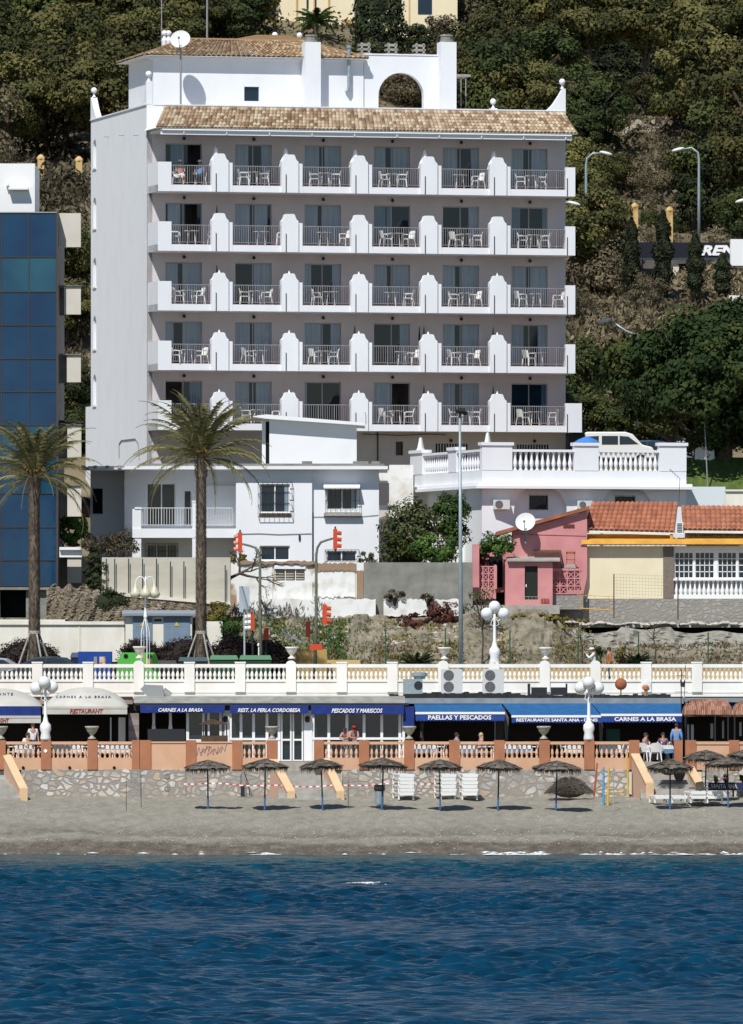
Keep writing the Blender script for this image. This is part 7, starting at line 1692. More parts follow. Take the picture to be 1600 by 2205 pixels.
# loose stones on the bank
mb = MB(); r8 = random.Random(15)
for _ in range(520):
    px = r8.uniform(560,1190); py = r8.choice([r8.gauss(1360,9), r8.gauss(1385,7), r8.uniform(1345,1440)]); p = bank_pt(px,py); a = r8.uniform(.04,.15); mb.ball(p, a*1.4, a, a*.8, n=5)
o = struct('loose_stones', mb, M('loose_stone', (.3,.27,.22), attr=True, ramp=[(.16,.14,.11),(.36,.31,.24),(.5,.46,.40)])); o['kind'] = 'stuff'
def bush(name, label, cat, px, py0, py1, w_, Y, mat, seed, n=2500, ls=.09, dep=None, group=None, flat=1, trunk=True, asp=1.6, per=70, hollow=.3, core=False):
    b0 = P(px, py1, Y); h = (py1-py0)*Y/F; rx = w_*Y/F/2; t = thing(name, label, cat, b0, 0, group)
    pts_, rv = crown_pts(seed, max(6,n//per), per, rx*.9, (dep or rx)*.8, h*.52, h*.5, (.22,.42), hollow=hollow)
    pts_[:,2] = np.maximum(pts_[:,2], -.05)
    me = leaf_mesh('foliage', pts_, ls*np.random.RandomState(seed).uniform(.6,1.4,len(pts_)), rv, mat, seed, asp, nrm=CN[0] if asp < 2 else None); o = bpy.data.objects.new('foliage', me); COL.objects.link(o); o.parent = t
    if core: mb = MB(); mb.ball((0,0,h*.45), rx*.95, (dep or rx)*.8, h*.5, n=14, r=.1); part('inner_growth', mb, mat, t)
    if trunk:
        mb = MB(); r_ = random.Random(seed)
        for q in range(5): a = q*1.3; mb.tube([(0,0,-.2),(rx*.3*cos(a),rx*.2*sin(a),h*.45),(rx*.6*cos(a),rx*.4*sin(a),h*.85)], [.04,.03,.01], 5)
        part('stems', mb, bark, t)
    return t
bush('laurel_bush', 'large laurel bush with pale leaf tips between the villa and the terrace building', 'bush', 888,1078,1214,120,439,lf_pale,1,n=7000,ls=.12,dep=1.6)
bush('ivy', 'bright green ivy climbing behind the tall steel pole', 'climber', 972,1062,1190,84,441.0,lf_green,2,n=4500,ls=.10,dep=.5)
bush('low_bush', 'low green bush on top of the grey retaining wall', 'bush', 935,1150,1216,120,437.5,lf_green,3,n=3500,ls=.09,dep=.8)
bush('low_bush', 'dark green bush at the foot of the laurel', 'bush', 850,1150,1216,80,438,lf_dark,4,n=2500,ls=.09,dep=.8)
bush('creeper', 'green creeper hanging over the left corner of the pink house', 'climber', 1070,1148,1200,80,435.6,lf_green,5,n=2600,ls=.08,dep=.6)
bush('creeper', 'reddish creeper stems on the left wall of the pink house', 'climber', 1040,1175,1215,40,436.2,lf_ice,15,n=700,ls=.06,dep=.3)
bush('green_bush', 'bright green bush below the red car between office and villa', 'bush', 158,1108,1180,70,436,lf_green,6,n=2600,ls=.10)
bush('dead_bush', 'brown straggly bush over the cream block wall', 'bush', 238,1138,1208,120,433.5,lf_brown,7,n=2400,ls=.06,dep=.8,asp=3)
bush('creeper_shadow', 'dark hanging creeper standing for ivy and its shadow beside the rock at the left', 'climber', 205,1180,1310,52,431.5,lf_cyp,8,n=3600,ls=.09,dep=.5)  # dark foliage stands for ivy together with its shadow
bush('creeper_shadow', 'dark low creeper added as shadow at the foot of the cream block wall', 'climber', 236,1272,1330,78,430.6,lf_cyp,40,n=3600,ls=.09,dep=.5,core=True)  # added dark foliage filling in the shadow at the wall foot
bush('yellow_bush', 'yellow green bush beside the palm trunk', 'bush', 470,1295,1360,60,428,lf_yel,9,n=1800,ls=.08)
bush('green_bush', 'green bush behind the white hooded traffic light', 'bush', 492,1320,1400,80,427.4,lf_green,10,n=2400,ls=.08)
bush('low_bush', 'small green bush on top of the ruined wall', 'bush', 512,1190,1214,46,434.2,lf_yel,11,n=700,ls=.07,dep=.4)
bush('spindly_bush', 'small pale bush on the wall before the villa', 'bush', 792,1184,1214,44,434.6,lf_pale,12,n=260,ls=.06,dep=.4,asp=2.5)
for i, (px, w_, y0) in enumerate(((303,84,1381),(405,130,1375),(505,90,1372),(580,86,1378),(60,120,1380))):
    bush('hedge', 'rounded purple brown hedge dome behind the balustrade, %s from the left' % ORD[(i+1) % 5], 'hedge', px,y0,1455,w_*1.15,423.5,lf_purple,20+i,n=9000,ls=.08,dep=1.0,core=True,group='purple brown hedges beside the road',trunk=False,asp=1.2,hollow=.6)
bush('succulent_mat', 'reddish succulent clump spilling over the low white wall', 'succulents', 952,1296,1342,96,432.8,lf_ice,30,n=2600,ls=.07,dep=.6,trunk=False)
bush('succulent_mat', 'smaller reddish succulent clump below the low white wall', 'succulents', 888,1322,1352,80,432.2,lf_ice,31,n=1500,ls=.07,dep=.5,trunk=False)
bush('succulent_mat', 'green succulent mat below the pink house path', 'succulents', 1150,1322,1342,190,432.6,lf_yel,33,n=2600,ls=.06,dep=.5,trunk=False)
bush('dry_tuft', 'dark dry tuft hanging on the grey retaining wall, left one', 'bush', 850,1268,1296,52,433.4,lf_brown,34,n=800,ls=.06,dep=.3)
bush('dry_tuft', 'dark dry tuft hanging on the grey retaining wall, right one', 'bush', 922,1274,1300,48,433.4,lf_brown,35,n=600,ls=.06,dep=.3)
bush('low_bush', 'small round green bush behind the person in orange', 'bush', 1338,1388,1432,34,425.5,lf_yel,36,n=900,ls=.06)
bush('low_bush', 'dark green bush between the two walkers', 'bush', 1290,1392,1432,32,425.6,lf_green,37,n=800,ls=.06)
bush('spindly_bush', 'tall spindly grey green bush right of the steel pole', 'bush', 1038,1262,1345,84,431,lf_pale,38,n=900,ls=.055,dep=.6,asp=2.4)
for i, (px, py) in enumerate(((1038,1340),(1252,1400),(1410,1405))):
    mb = MB(); b0 = P(px,1432,427); r_ = random.Random(i); h = (1432-py+60)*427/F
    mb.tube([(0,0,-.2),(.05,0,h*.4),(-.08,0,h*.7),(.03,0,h)], [.05,.04,.03,.015], 6)
    for q in range(9): z = h*r_.uniform(.3,.95); a = r_.uniform(0,6.28); mb.tube([(0,0,z),(.4*cos(a),.3*sin(a),z+.3),(.7*cos(a),.4*sin(a),z+.5)], [.02,.012,.005], 4)
    single('bare_sapling', 'thin bare sapling on the waste ground bank, %s from the left' % ORD[i], 'sapling', mb, bark, b0, world=False, group='bare saplings on the waste ground')
# gnarled bare tree
mb = MB(); r_ = random.Random(9)
b0 = P(478,1300,432)
def branch(p, d, L_, rad, n):
    q = p+d*L_; m_ = (p+q)/2+Vector((r_.uniform(-.1,.1),0,r_.uniform(-.05,.12)))*L_; mb.tube([p,m_,q], [rad,rad*.8,rad*.6], 6)
    if n:
        for _ in range(3): dd = (d+Vector((r_.uniform(-.8,.8),r_.uniform(-.4,.4),r_.uniform(-.5,.5)))).normalized(); branch(q, dd, L_*r_.uniform(.55,.8), rad*.55, n-1)
branch(b0-b0, Vector((.15,0,1)), .9, .17, 0); branch(Vector((.13,0,.9)), Vector((.75,0,.6)).normalized(), .95, .12, 4); branch(Vector((.9,0,1.5)), Vector((1,0,-.25)).normalized(), .8, .08, 4); branch(Vector((.05,0,.7)), Vector((-.4,0,.8)).normalized(), .5, .07, 3)
single('gnarled_tree', 'gnarled leafless tree bending right before the ruined wall', 'tree', mb, bark, b0, world=False)

# ------------------------------------------------------------------ palms
frond_m = leafmat('palm_frond', [(.07,.072,.030),(.135,.13,.052),(.21,.195,.085),(.32,.28,.15)], .0)
def frond(mb, base, az, el0, L_, droop, rs, leaf=.50, lw=.042, r=None):
    d = Vector((cos(az), sin(az), 0)); pts_ = []; n = 16; p = Vector(base); el = el0; st = L_/n
    for i in range(n+1):
        pts_.append(p.copy()); p = p+(d*cos(el)+Vector((0,0,1))*sin(el))*st; el -= droop/n*(.5+1.2*i/n)
    v = rs.random() if r is None else r
    mb.tube(pts_, [.028*(1-.8*i/n)+.006 for i in range(n+1)], 4, r=v*.6)
    side = d.cross(Vector((0,0,1)))
    for i in range(2, n):
        for k in (0,.33,.66):
            q = pts_[i]*(1-k)+pts_[i+1]*k; t = (i+k)/n; ll = leaf*sin(pi*min(1,.15+t*.95))**.6*rs.uniform(.8,1.1); f = (pts_[i+1]-pts_[i]).normalized()
            for s_ in (-1,1):
                e = q+(side*s_*.72+f*.62+Vector((0,0,rs.uniform(-.55,.15)-.15))).normalized()*ll
                w_ = Vector((0,0,lw*.5))+f*lw*.5; mb.add([q-w_, q+w_, e], [(0,1,2)], min(1,max(0,v+rs.uniform(-.25,.25))))
def date_palm(label, px, ytop, ybase, Y, seed, trunk_r, nf=58, L_=3.9):
    b0 = P(px, ybase, Y); h = (ybase-ytop)*Y/F; rs = random.Random(seed); t = thing('palm_tree', label, 'palm tree', b0, 0, 'tall date palms beside the road')
    mb = MB(); n = 16; rows_ = int(h/.12); 
    for j in range(rows_):
        z = h*j/rows_; rr = trunk_r*(1.0+.12*(1-z/h))*(1.28 if z > h-1.1 else 1); rr2 = rr*1.24
        for k in range(n):
            a0 = 2*pi*(k+.5*(j % 2))/n; a1 = a0+2*pi/n*.92; am = (a0+a1)/2; z1 = z+h/rows_*1.9
            mb.add([(rr*cos(a0),rr*sin(a0),z+.03),(rr*cos(a1),rr*sin(a1),z+.03),(rr2*cos(am),rr2*sin(am),z1),(rr*.95*cos(am),rr*.95*sin(am),z-.03)], [(3,1,2),(3,2,0)])
    mb.cyl((0,0,-.2),(0,0,h),trunk_r*1.08,trunk_r*.95,n=12,r=.1); part('trunk', mb, palm_bark, t)
    mb = MB()
    for i in range(nf):
        u = i/nf; el = 1.5-1.75*u**1.6+rs.uniform(-.15,.15); az = i*2.39996+rs.uniform(-.2,.2)
        frond(mb, (.15*cos(az),.15*sin(az),h+.1-.35*u), az, el, L_*rs.uniform(.85,1.1)*(1-.12*(u < .2)), 1.15+.5*rs.random(), rs, r=min(1,max(0,.25+.55*u+rs.uniform(-.2,.2))))
    part('fronds', mb, frond_m, t)
    mb = MB()
    for i in range(34): a = rs.uniform(0,6.28); l = rs.uniform(.3,.8); mb.tube([(.1*cos(a),.1*sin(a),h-.1),(l*.6*cos(a),l*.6*sin(a),h+.45*rs.random()+.1),(l*cos(a),l*sin(a),h+.1)], [.035,.025,.015], 5)
    part('fruit_stalks', mb, M('orange_stalks', (.48,.27,.04), (.36,.20,.03), 8) if 'orange_stalks' not in bpy.data.materials else bpy.data.materials['orange_stalks'], t)
    mb = MB()
    for i in range(4): a = .5+i*pi/2; mb.cyl((1.3*cos(a),1.3*sin(a),0),(.22*cos(a),.22*sin(a),2.75),.045,n=6)
    sp = part('timber_props', mb, wood_g, t); mb = MB(); mb.lathe((0,0,2.65), [(trunk_r*1.25,0),(trunk_r*1.25,.16)], 12); part('collar', mb, wood_g, sp)
    return t
date_palm('tall date palm with orange fruit stalks standing before the villa', 433,978,1485,416,1,.225)
date_palm('tall date palm standing before the glass office block', 74,1020,1485,416,2,.235,nf=56,L_=3.7)
for i, (px, yb_, n, L_) in enumerate(((897,1440,26,1.15),(1372,1436,22,.9))):
    b0 = P(px,yb_,425.8); mb = MB(); rs = random.Random(40+i)
    for q in range(n): frond(mb, (0,0,.1), q*2.4, 1.1-1.0*q/n, L_, .7, rs, leaf=.25, lw=.03)
    single('dwarf_palm', 'low %s palm growing behind the balustrade' % ['bushy dark green', 'smaller pale green'][i], 'palm', mb, leafmat('dwarf_palm%d' % i, [(.012,.022,.010),(.03,.045,.018),(.07,.08,.03)], 0), b0, world=False)
for i, (px, py, s_) in enumerate(((680,85,1.0),(560,70,.9),(505,60,.9),(152,880,.7))):
    p = on_hill(px, py) if px != 680 else P(680,85,630); mb = MB(); rs = random.Random(60+i); t = thing('fan_palm', 'green palm %s' % ['in front of the pale yellow hilltop house','left of the pale yellow hilltop house','above the middle of the penthouse roof','in the gap left of the hotel'][i], 'palm tree', p)
    for q in range(24): frond(mb, (0,0,1.2*s_), q*2.4, 1.2-1.5*q/24, 2.0*s_, 1.3, rs, leaf=.5*s_, lw=.06)
    part('fronds', mb, lf_green if i != 1 else lf_yel, t); mb = MB(); mb.cyl((0,0,-1),(0,0,1.3*s_),.2*s_,n=8); part('trunk', mb, palm_bark, t)

# ------------------------------------------------------------------ hotel balcony furniture
def chair_proto():
    t = thing('plastic_chair', 'white plastic armchair', 'chair', (0,0,0))
    mb = MB(); mb.box(-.22,.22,-.22,.20,.41,.445); mb.box(-.22,.22,-.235,-.22,.38,.44); part('seat', mb, plast, t)
    mb = MB(); K = 7; vs = []
    for q in range(K+1): a = -1.1+2.2*q/K; vs.append((.255*sin(a), .21+.07*cos(a)-.05, .45)); 
    for q in range(K+1): a = -1.1+2.2*q/K; vs.append((.26*sin(a), .27+.10*cos(a)-.05, .80+.06*cos(a*1.2)))
    for k in range(0, K): 
        n0 = len(mb.v); quad = [vs[k], vs[k+1], vs[K+2+k], vs[K+1+k]]; q2 = [(x,y+.02,z) for x,y,z in quad]
        mb.add(quad+q2, [(0,1,2,3),(7,6,5,4),(0,4,5,1),(1,5,6,2),(2,6,7,3),(3,7,4,0)])
    part('backrest', mb, plast, t)
    for s_ in (-1,1):
        mb = MB(); mb.tube([(s_*.25,.22,.66),(s_*.28,0,.67),(s_*.27,-.2,.65),(s_*.26,-.23,.45)],.022,6); part('armrest', mb, plast, t)
        for yy in (-.22,.22):
            mb = MB(); mb.tube([(s_*.22,yy*.95,.43),(s_*.27,yy*1.15,0)],[.036,.024],6); part('leg', mb, plast, t)
    return t
def table_proto():
    t = thing('plastic_table', 'white plastic table', 'table', (0,0,0)); mb = MB(); mb.lathe((0,0,.69), [(.37,0),(.40,.01),(.40,.03)], 16); part('tabletop', mb, plast, t)
    for a in range(4): mb = MB(); mb.tube([(.22*cos(a*pi/2+.78),.22*sin(a*pi/2+.78),.69),(.30*cos(a*pi/2+.78),.30*sin(a*pi/2+.78),0)],[.03,.022],6); part('leg', mb, plast, t)
    return t
def parasol_proto():
    t = thing('closed_parasol', 'closed dark parasol', 'parasol', (0,0,0)); mb = MB(); mb.cyl((0,0,0),(0,0,2.1),.014,n=6); part('pole', mb, darkmet, t)
    mb = MB(); mb.lathe((0,0,1.0), [(.03,0),(.055,.08),(.05,.6),(.02,1.05)], 8); part('canopy', mb, darkmet, t)
    mb = MB(); mb.lathe((0,0,0), [(.16,0),(.16,.06),(.05,.1),(.04,.3)], 10); part('base', mb, grey_conc, t); return t
cpro, tpro, ppro = chair_proto(), table_proto(), parasol_proto()
used = {'c':0,'t':0,'p':0}
RW = ['top','second','third','fourth','lowest']
def bal_name(r, b_): return '%s balcony from left, %s row' % (ORD[b_], RW[r])
def place(proto, key, loc, rz, label, group):
    if not used[key]:
        used[key] = 1; o = proto; o.location = loc; o.rotation_euler = (0,0,rz); o['label'] = label; o['group'] = group; return o
    return dup(proto, loc, rz, label, group)
furn = [
 [([],[383,432]),([545],[524,566]),([700],[678,722]),([846],[828,866]),([990],[1030]),([1145],[1122,1166])],
 [([412],[377,462]),([562],[606,622]),([697],[745]),([852],[831,880]),([1004],[981,1027]),([1150],[1126,1174])],
 [([405],[383,428]),([551],[527,574]),([712],[683]),([843],[880]),([1003],[978,1024]),([1155],[1121,1203])],
 [([405],[380,434]),([558],[533]),([698],[678,718]),([865],[890]),([998],[976,1020]),([1160],[1139])],
 [([],[]),([555],[530,600]),([],[]),([853],[829,880]),([1003],[979,1024]),([1152],[1126,1190])]]
d = -1.75; rf = random.Random(5)
for r in range(5):
    for b_ in range(6):
        ts, cs = furn[r][b_]; zf = floors_z[r]+.014
        tx = ts[0] if ts else None
        for q in ts:
            lx = H.x(q, d); p = M4 @ Vector((lx, d-.05, 0)); place(tpro, 't', (p.x,p.y,H.o.z+zf), 0, 'white plastic table on the '+bal_name(r,b_), 'white plastic tables on the hotel balconies')
        for k, q in enumerate(cs):
            dd = d+rf.uniform(-.35,.45); lx = H.x(q, dd); p = M4 @ Vector((lx, dd, 0)); ref = tx if tx else 410+150*b_
            ang = (pi/2 if q < ref else -pi/2)+rf.uniform(-.5,.5)+HA
            if r == 0 and b_ == 0: ang = rf.uniform(-.2,.2)
            place(cpro, 'c', (p.x,p.y,H.o.z+zf), ang, 'white plastic armchair on the %s, %s' % (bal_name(r,b_), (['left one','right one'][k] if len(cs) > 1 else 'its only chair')), 'white plastic chairs on the hotel balconies')
for r, b_, q in ((0,0,467),(0,1,615),(0,2,764),(0,3,913),(0,4,1062),(1,0,467),(2,0,467),(3,2,764),(3,3,913),(3,3,903),(3,4,1062),(4,3,913),(4,4,1062)):
    lx = H.x(q, -.6); p = M4 @ Vector((lx, -.6, 0)); place(ppro, 'p', (p.x,p.y,H.o.z+floors_z[r]+.014), 0, 'closed dark parasol standing on the '+bal_name(r,b_)+(', left of two' if q == 903 else ''), 'closed parasols on the hotel balconies')

# ------------------------------------------------------------------ people
def grow(verts, edges, radii, sub=1, root=0):
    me = bpy.data.meshes.new('g'); me.from_pydata([tuple(v) for v in verts], edges, []); o = bpy.data.objects.new('g', me); COL.objects.link(o)
    sk = o.modifiers.new('s','SKIN'); sk.use_smooth_shade = True
    for i, r_ in enumerate(radii): me.skin_vertices[0].data[i].radius = (r_, r_) if not isinstance(r_, tuple) else r_
    me.skin_vertices[0].data[root].use_root = True
    if sub: sd_ = o.modifiers.new('u','SUBSURF'); sd_.levels = sub; sd_.render_levels = sub
    bpy.context.view_layer.update(); out = bpy.data.meshes.new_from_object(o.evaluated_get(bpy.context.evaluated_depsgraph_get()))
    bpy.data.objects.remove(o); bpy.data.meshes.remove(me); return out
def J(pose):
    """joint positions, figure faces -y; pose overrides"""
    j = dict(pel=(0,0,.95), wai=(0,0,1.12), che=(0,0,1.33), nec=(0,.01,1.50), hea=(0,-.01,1.62), top=(0,0,1.72),
             shL=(.17,0,1.43), elL=(.24,.03,1.14), wrL=(.25,-.06,.90), haL=(.25,-.08,.82), shR=(-.17,0,1.43), elR=(-.24,.03,1.14), wrR=(-.25,-.06,.90), haR=(-.25,-.08,.82),
             hiL=(.10,0,.90), knL=(.11,-.02,.50), anL=(.11,.02,.09), toL=(.12,-.15,.03), hiR=(-.10,0,.90), knR=(-.11,-.02,.50), anR=(-.11,.02,.09), toR=(-.12,-.15,.03))
    j.update(pose); return {k: Vector(v) for k, v in j.items()}
def sit_pose(**k):
    dz = -.45; s_ = dict(pel=(0,.05,.52), wai=(0,.06,.68), che=(0,.05,.90), nec=(0,.04,1.07), hea=(0,.02,1.19), top=(0,.03,1.29), shL=(.17,.05,1.0), shR=(-.17,.05,1.0), elL=(.24,-.03,.76), elR=(-.24,-.03,.76),
             wrL=(.18,-.24,.72), wrR=(-.18,-.24,.72), haL=(.15,-.31,.72), haR=(-.15,-.31,.72), hiL=(.10,.02,.50), hiR=(-.10,.02,.50), knL=(.12,-.38,.50), knR=(-.12,-.38,.50), anL=(.12,-.36,.09), anR=(-.12,-.36,.09), toL=(.12,-.52,.03), toR=(-.12,-.52,.03))
    s_.update(k); return s_
def person(label, loc, rz, pose, shirt, trousers, hat=None, hair=hair_m, long_sl=False, shorts=False, long_hair=False, group=None):
    j = J(pose); t = thing('person', label, 'person', loc, rz, group)
    names = ['pel','wai','che','nec','hea','top','shL','elL','wrL','haL','shR','elR','wrR','haR','hiL','knL','anL','toL','hiR','knR','anR','toR']; ix = {n: i for i, n in enumerate(names)}
    E = [('pel','wai'),('wai','che'),('che','nec'),('nec','hea'),('hea','top'),('che','shL'),('shL','elL'),('elL','wrL'),('wrL','haL'),('che','shR'),('shR','elR'),('elR','wrR'),('wrR','haR'),('pel','hiL'),('hiL','knL'),('knL','anL'),('anL','toL'),('pel','hiR'),('hiR','knR'),('knR','anR'),('anR','toR')]
    Rr = dict(pel=(.14,.11),wai=(.125,.095),che=(.15,.11),nec=.055,hea=(.082,.098),top=(.07,.08),shL=.062,elL=.045,wrL=.03,haL=.032,shR=.062,elR=.045,wrR=.03,haR=.032,hiL=.09,knL=.06,anL=.04,toL=.035,hiR=.09,knR=.06,anR=.04,toR=.035)
    V = [j[n] for n in names]; RR = [Rr[n] for n in names]; ED = [(ix[a],ix[b_]) for a, b_ in E]
    me = grow(V, ED, RR); me.materials.append(skin_m)
    # fingers and face features joined to the same body mesh
    mb = MB()
    for s_ in 'LR':
        w_, h = j['wr'+s_], j['ha'+s_]; f = (h-w_).normalized(); u = f.orthogonal().normalized()
        for q in range(4): b0 = h+u*(q-1.5)*.016; mb.tube([b0, b0+f*.045, b0+f*.06+Vector((0,-.02,-.03))], [.009,.008,.006], 5)
        mb.tube([w_+(h-w_)*.5+u*.025, h+u*.055+Vector((0,-.01,0))], [.010,.008], 5)
    he = j['hea']; fw = Vector((0,-1,0)); mb.lathe((he.x,he.y-.098,he.z-.012), [(.006,-.01),(.014,0),(.006,.03)], 6)
    for s_ in (-1,1): mb.ball((he.x+s_*.083,he.y,he.z),.012,.022,.03,n=6)
    mb.box(he.x-.02,he.x+.02,he.y-.102,he.y-.09,he.z-.047,he.z-.040)
    import bmesh as _bm
    bm = _bm.new(); bm.from_mesh(me); ext = mb.mesh('x', skin_m); bm.from_mesh(ext); bm.to_mesh(me); bm.free(); bpy.data.meshes.remove(ext)
    body = bpy.data.objects.new('body', me); COL.objects.link(body); body.parent = t
    mb = MB()
    for s_ in (-1,1): mb.ball((he.x+s_*.032,he.y-.092,he.z+.012),.011,.008,.009,n=6)
    part('eyes', mb, dark, body)
    # shirt
    n2 = ['wai','pel','che','shL','slL','shR','slR']; j2 = dict(j); f_ = 1.0 if long_sl else .45
    j2['slL'] = j['shL'].lerp(j['elL'], .75 if not long_sl else 1); j2['slR'] = j['shR'].lerp(j['elR'], .75 if not long_sl else 1)
    v2 = [j2[n] for n in n2]; r2_ = [(.145,.115),(.15,.125),(.172,.13),.082,.062,.082,.062]; e2 = [(0,1),(0,2),(2,3),(3,4),(2,5),(5,6)]
    if long_sl: v2 += [j['wrL'], j['wrR']]; r2_ += [.045,.045]; e2 += [(4,7),(6,8)]
    m2 = grow(v2, e2, r2_, 1); m2.materials.append(shirt); o = bpy.data.objects.new('shirt', m2); COL.objects.link(o); o.parent = t
    n3 = ['pel','hiL','knL','hiR','knR']+([] if shorts else ['anL','anR']); v3 = [j[n] for n in n3]; e3 = [(0,1),(1,2),(0,3),(3,4)]+([] if shorts else [(2,5),(4,6)])
    m3 = grow(v3, e3, [(.155,.125),.105,.078,.105,.078]+([] if shorts else [.062,.062]), 1); m3.materials.append(trousers); o = bpy.data.objects.new('trousers', m3); COL.objects.link(o); o.parent = t
    mb = MB(); mb.ball((he.x,he.y+.022,he.z+.028),.10,.105,.105,n=12)
    if long_hair: mb.ball((he.x,he.y+.07,he.z-.09),.085,.06,.15,n=10)
    part('hair', mb, hair, t, smooth=True)
    if hat:
        mb = MB(); mb.ball((he.x,he.y+.0,he.z+.075),.112,.125,.075,n=12); mb.box(he.x-.07,he.x+.07,he.y-.21,he.y-.09,he.z+.052,he.z+.066); part('cap', mb, hat, t, smooth=False)
    mb = MB()
    for s_ in 'LR': a = j['an'+s_]; b2 = j['to'+s_]; mb.ball(((a.x+b2.x)/2,(a.y+b2.y)/2,.045),.05,.13,.05,n=8)
    part('shoes', mb, hair_m, t)
    return t
cw = cloth('white_cloth', (.78,.78,.76)); co = cloth('orange_cloth', (.42,.15,.05)); cb = cloth('light_blue_cloth', (.16,.33,.62)); cn = cloth('navy_cloth', (.03,.04,.08)); cpk = cloth('pink_cloth', (.5,.28,.26)); cg = cloth('grey_cloth', (.22,.22,.24)); cr_ = cloth('red_cloth', (.45,.03,.03)); cpur = cloth('purple_cloth', (.12,.07,.13))
def hotel_pt(px, dd, r): p = M4 @ Vector((H.x(px,dd),dd,0)); return (p.x,p.y,H.o.z+floors_z[r]+.014)
person('seated person in white cap and pale top on the top left hotel balcony', hotel_pt(388,-1.5,0), .3, sit_pose(), cpk, cw, hat=cw, shorts=True)
person('seated person in white cap, blue vest and dark trousers on the top left hotel balcony', hotel_pt(430,-1.5,0), -.05, sit_pose(wrR=(-.27,-.18,.66),haR=(-.28,-.25,.62)), cb, cn, hat=cw)
zp_ = 7.14
Yp_ = 409.3
person('person in white clothes and white cap on the promenade raising both hands to the face', (PX(1279,Yp_),Yp_,zp_), -pi/2, dict(nec=(0,-.04,1.48),hea=(0,-.10,1.58),top=(0,-.12,1.68),elR=(-.22,-.22,1.22),wrR=(-.10,-.36,1.42),haR=(-.06,-.40,1.48),elL=(.22,-.22,1.22),wrL=(.10,-.36,1.40),haL=(.06,-.40,1.46)), cw, cw, hat=cw, long_sl=True)
person('person with short dark hair in orange top walking on the promenade', (PX(1311,Yp_+.4),Yp_+.4,zp_), -pi/2+.2, dict(wrR=(-.2,-.2,.95),haR=(-.2,-.26,.9),knL=(.11,-.14,.5),anR=(-.11,.2,.12)), co, cg, long_sl=True)
zt0 = 3.65; Yt0 = 397.4
person('person with red cap and pale shirt leaning on the terrace balustrade, right of the pair', (PX(761,Yt0),Yt0,zt0), .1, dict(che=(0,-.1,1.28),nec=(0,-.2,1.42),hea=(0,-.26,1.5),top=(0,-.28,1.6),shL=(.17,-.14,1.34),shR=(-.17,-.14,1.34),elL=(.2,-.35,1.12),wrL=(.08,-.5,1.08),haL=(.02,-.55,1.08),elR=(-.2,-.35,1.12),wrR=(-.08,-.5,1.08),haR=(-.04,-.55,1.08)), cpk, cg, hat=cr_)
person('person with dark hair leaning on the terrace balustrade, left of the pair', (PX(747,Yt0+.2),Yt0+.2,zt0), -.4, dict(che=(0,-.1,1.22),nec=(0,-.2,1.35),hea=(0,-.26,1.43),top=(0,-.28,1.53),shL=(.17,-.14,1.27),shR=(-.17,-.14,1.27),elL=(.2,-.35,1.07),wrL=(.08,-.45,1.05),haL=(.02,-.5,1.05),elR=(-.2,-.35,1.07),wrR=(-.08,-.45,1.05),haR=(-.04,-.5,1.05)), cpk, cg)
person('standing waiter in white beside the left globe lamp', (PX(71,Yt0+1.2),Yt0+1.2,zt0), .2, dict(), cw, cn, hair=hair_m)
person('standing person in light blue shirt seen from behind at the right terrace', (PX(1457,Yt0+.2),Yt0+.2,zt0), pi-.2, dict(), cb, cn, long_sl=True)
def tchair(label, px, Y, rz): return dup(cpro, (PX(px,Y),Y,zt0), rz, label, 'white plastic chairs on the restaurant terrace')
seatp = [(985,398.3,pi/2+.3,cb,hair_m,0,'seated person in pale blue shirt at a table under the left blue awning'),(1034,398.2,-pi/2+.2,cpk,blond,1,'seated person with long blond hair under the left blue awning'),
 (1392,397.6,pi/2-.5,cpk,hair_m,0,'seated person with bare shoulders at the table by the right steps'),(1428,399.0,0,cpur,hair_m,0,'seated person in purple top behind the table by the right steps'),(60,398.5,.2,cw,hair_m,0,'seated person in white at a table by the left globe lamp')]
for px, Y, rz, sh, hr, lh, lab in seatp:
    person(lab, (PX(px,Y),Y,zt0), rz, sit_pose(), sh, cg, hair=hr, long_hair=bool(lh))
    tchair('white plastic chair of the '+' '.join(lab.replace('seated ','').split()[:10]), px, Y+.02, rz)
ctab = cloth('white_tablecloth', (.75,.75,.74)); cblu = cloth('blue_tablecloth', (.12,.28,.5))
def dtable(label, px, Y, under):
    t = thing('dining_table', label, 'table', (PX(px,Y),Y,zt0), 0, 'laid tables on the terrace'); mb = MB(); mb.box(-.38,.38,-.38,.38,.70,.73); part('tabletop', mb, plast, t)
    for sx_ in (-.33,.33):
        for sy in (-.33,.33): mb = MB(); mb.box(sx_-.02,sx_+.02,sy-.02,sy+.02,0,.70); part('leg', mb, plast, t)
    mb = MB(); mb.add([(-.4,-.4,.734),(.4,-.4,.734),(.4,.4,.734),(-.4,.4,.734),(-.42,-.42,.42),(0,-.43,.36),(.42,-.42,.42),(.42,.42,.42),(-.42,.42,.42),(0,-.41,.734)],[(0,9,1,2,3),(4,5,9,0),(5,6,1,9),(6,7,2,1),(7,8,3,2),(8,4,0,3)])
    o = part('cloth', mb, under, t)
    mb = MB(); mb.add([(-.39,-.425,.738),(.39,-.425,.738),(.39,.39,.738),(-.39,.39,.738),(-.36,-.44,.56),(.36,-.44,.56)],[(0,1,2,3),(4,5,1,0)]); part('top_cloth', mb, ctab, o)
    mb = MB(); 
    for gx, gy in ((-.2,-.15),(.18,.1)): mb = MB(); mb.lathe((gx,gy,.74), [(.03,0),(.008,.01),(.008,.07),(.035,.10),(.03,.16)], 8); part('wine_glass', mb, dish_m, t)
    return t
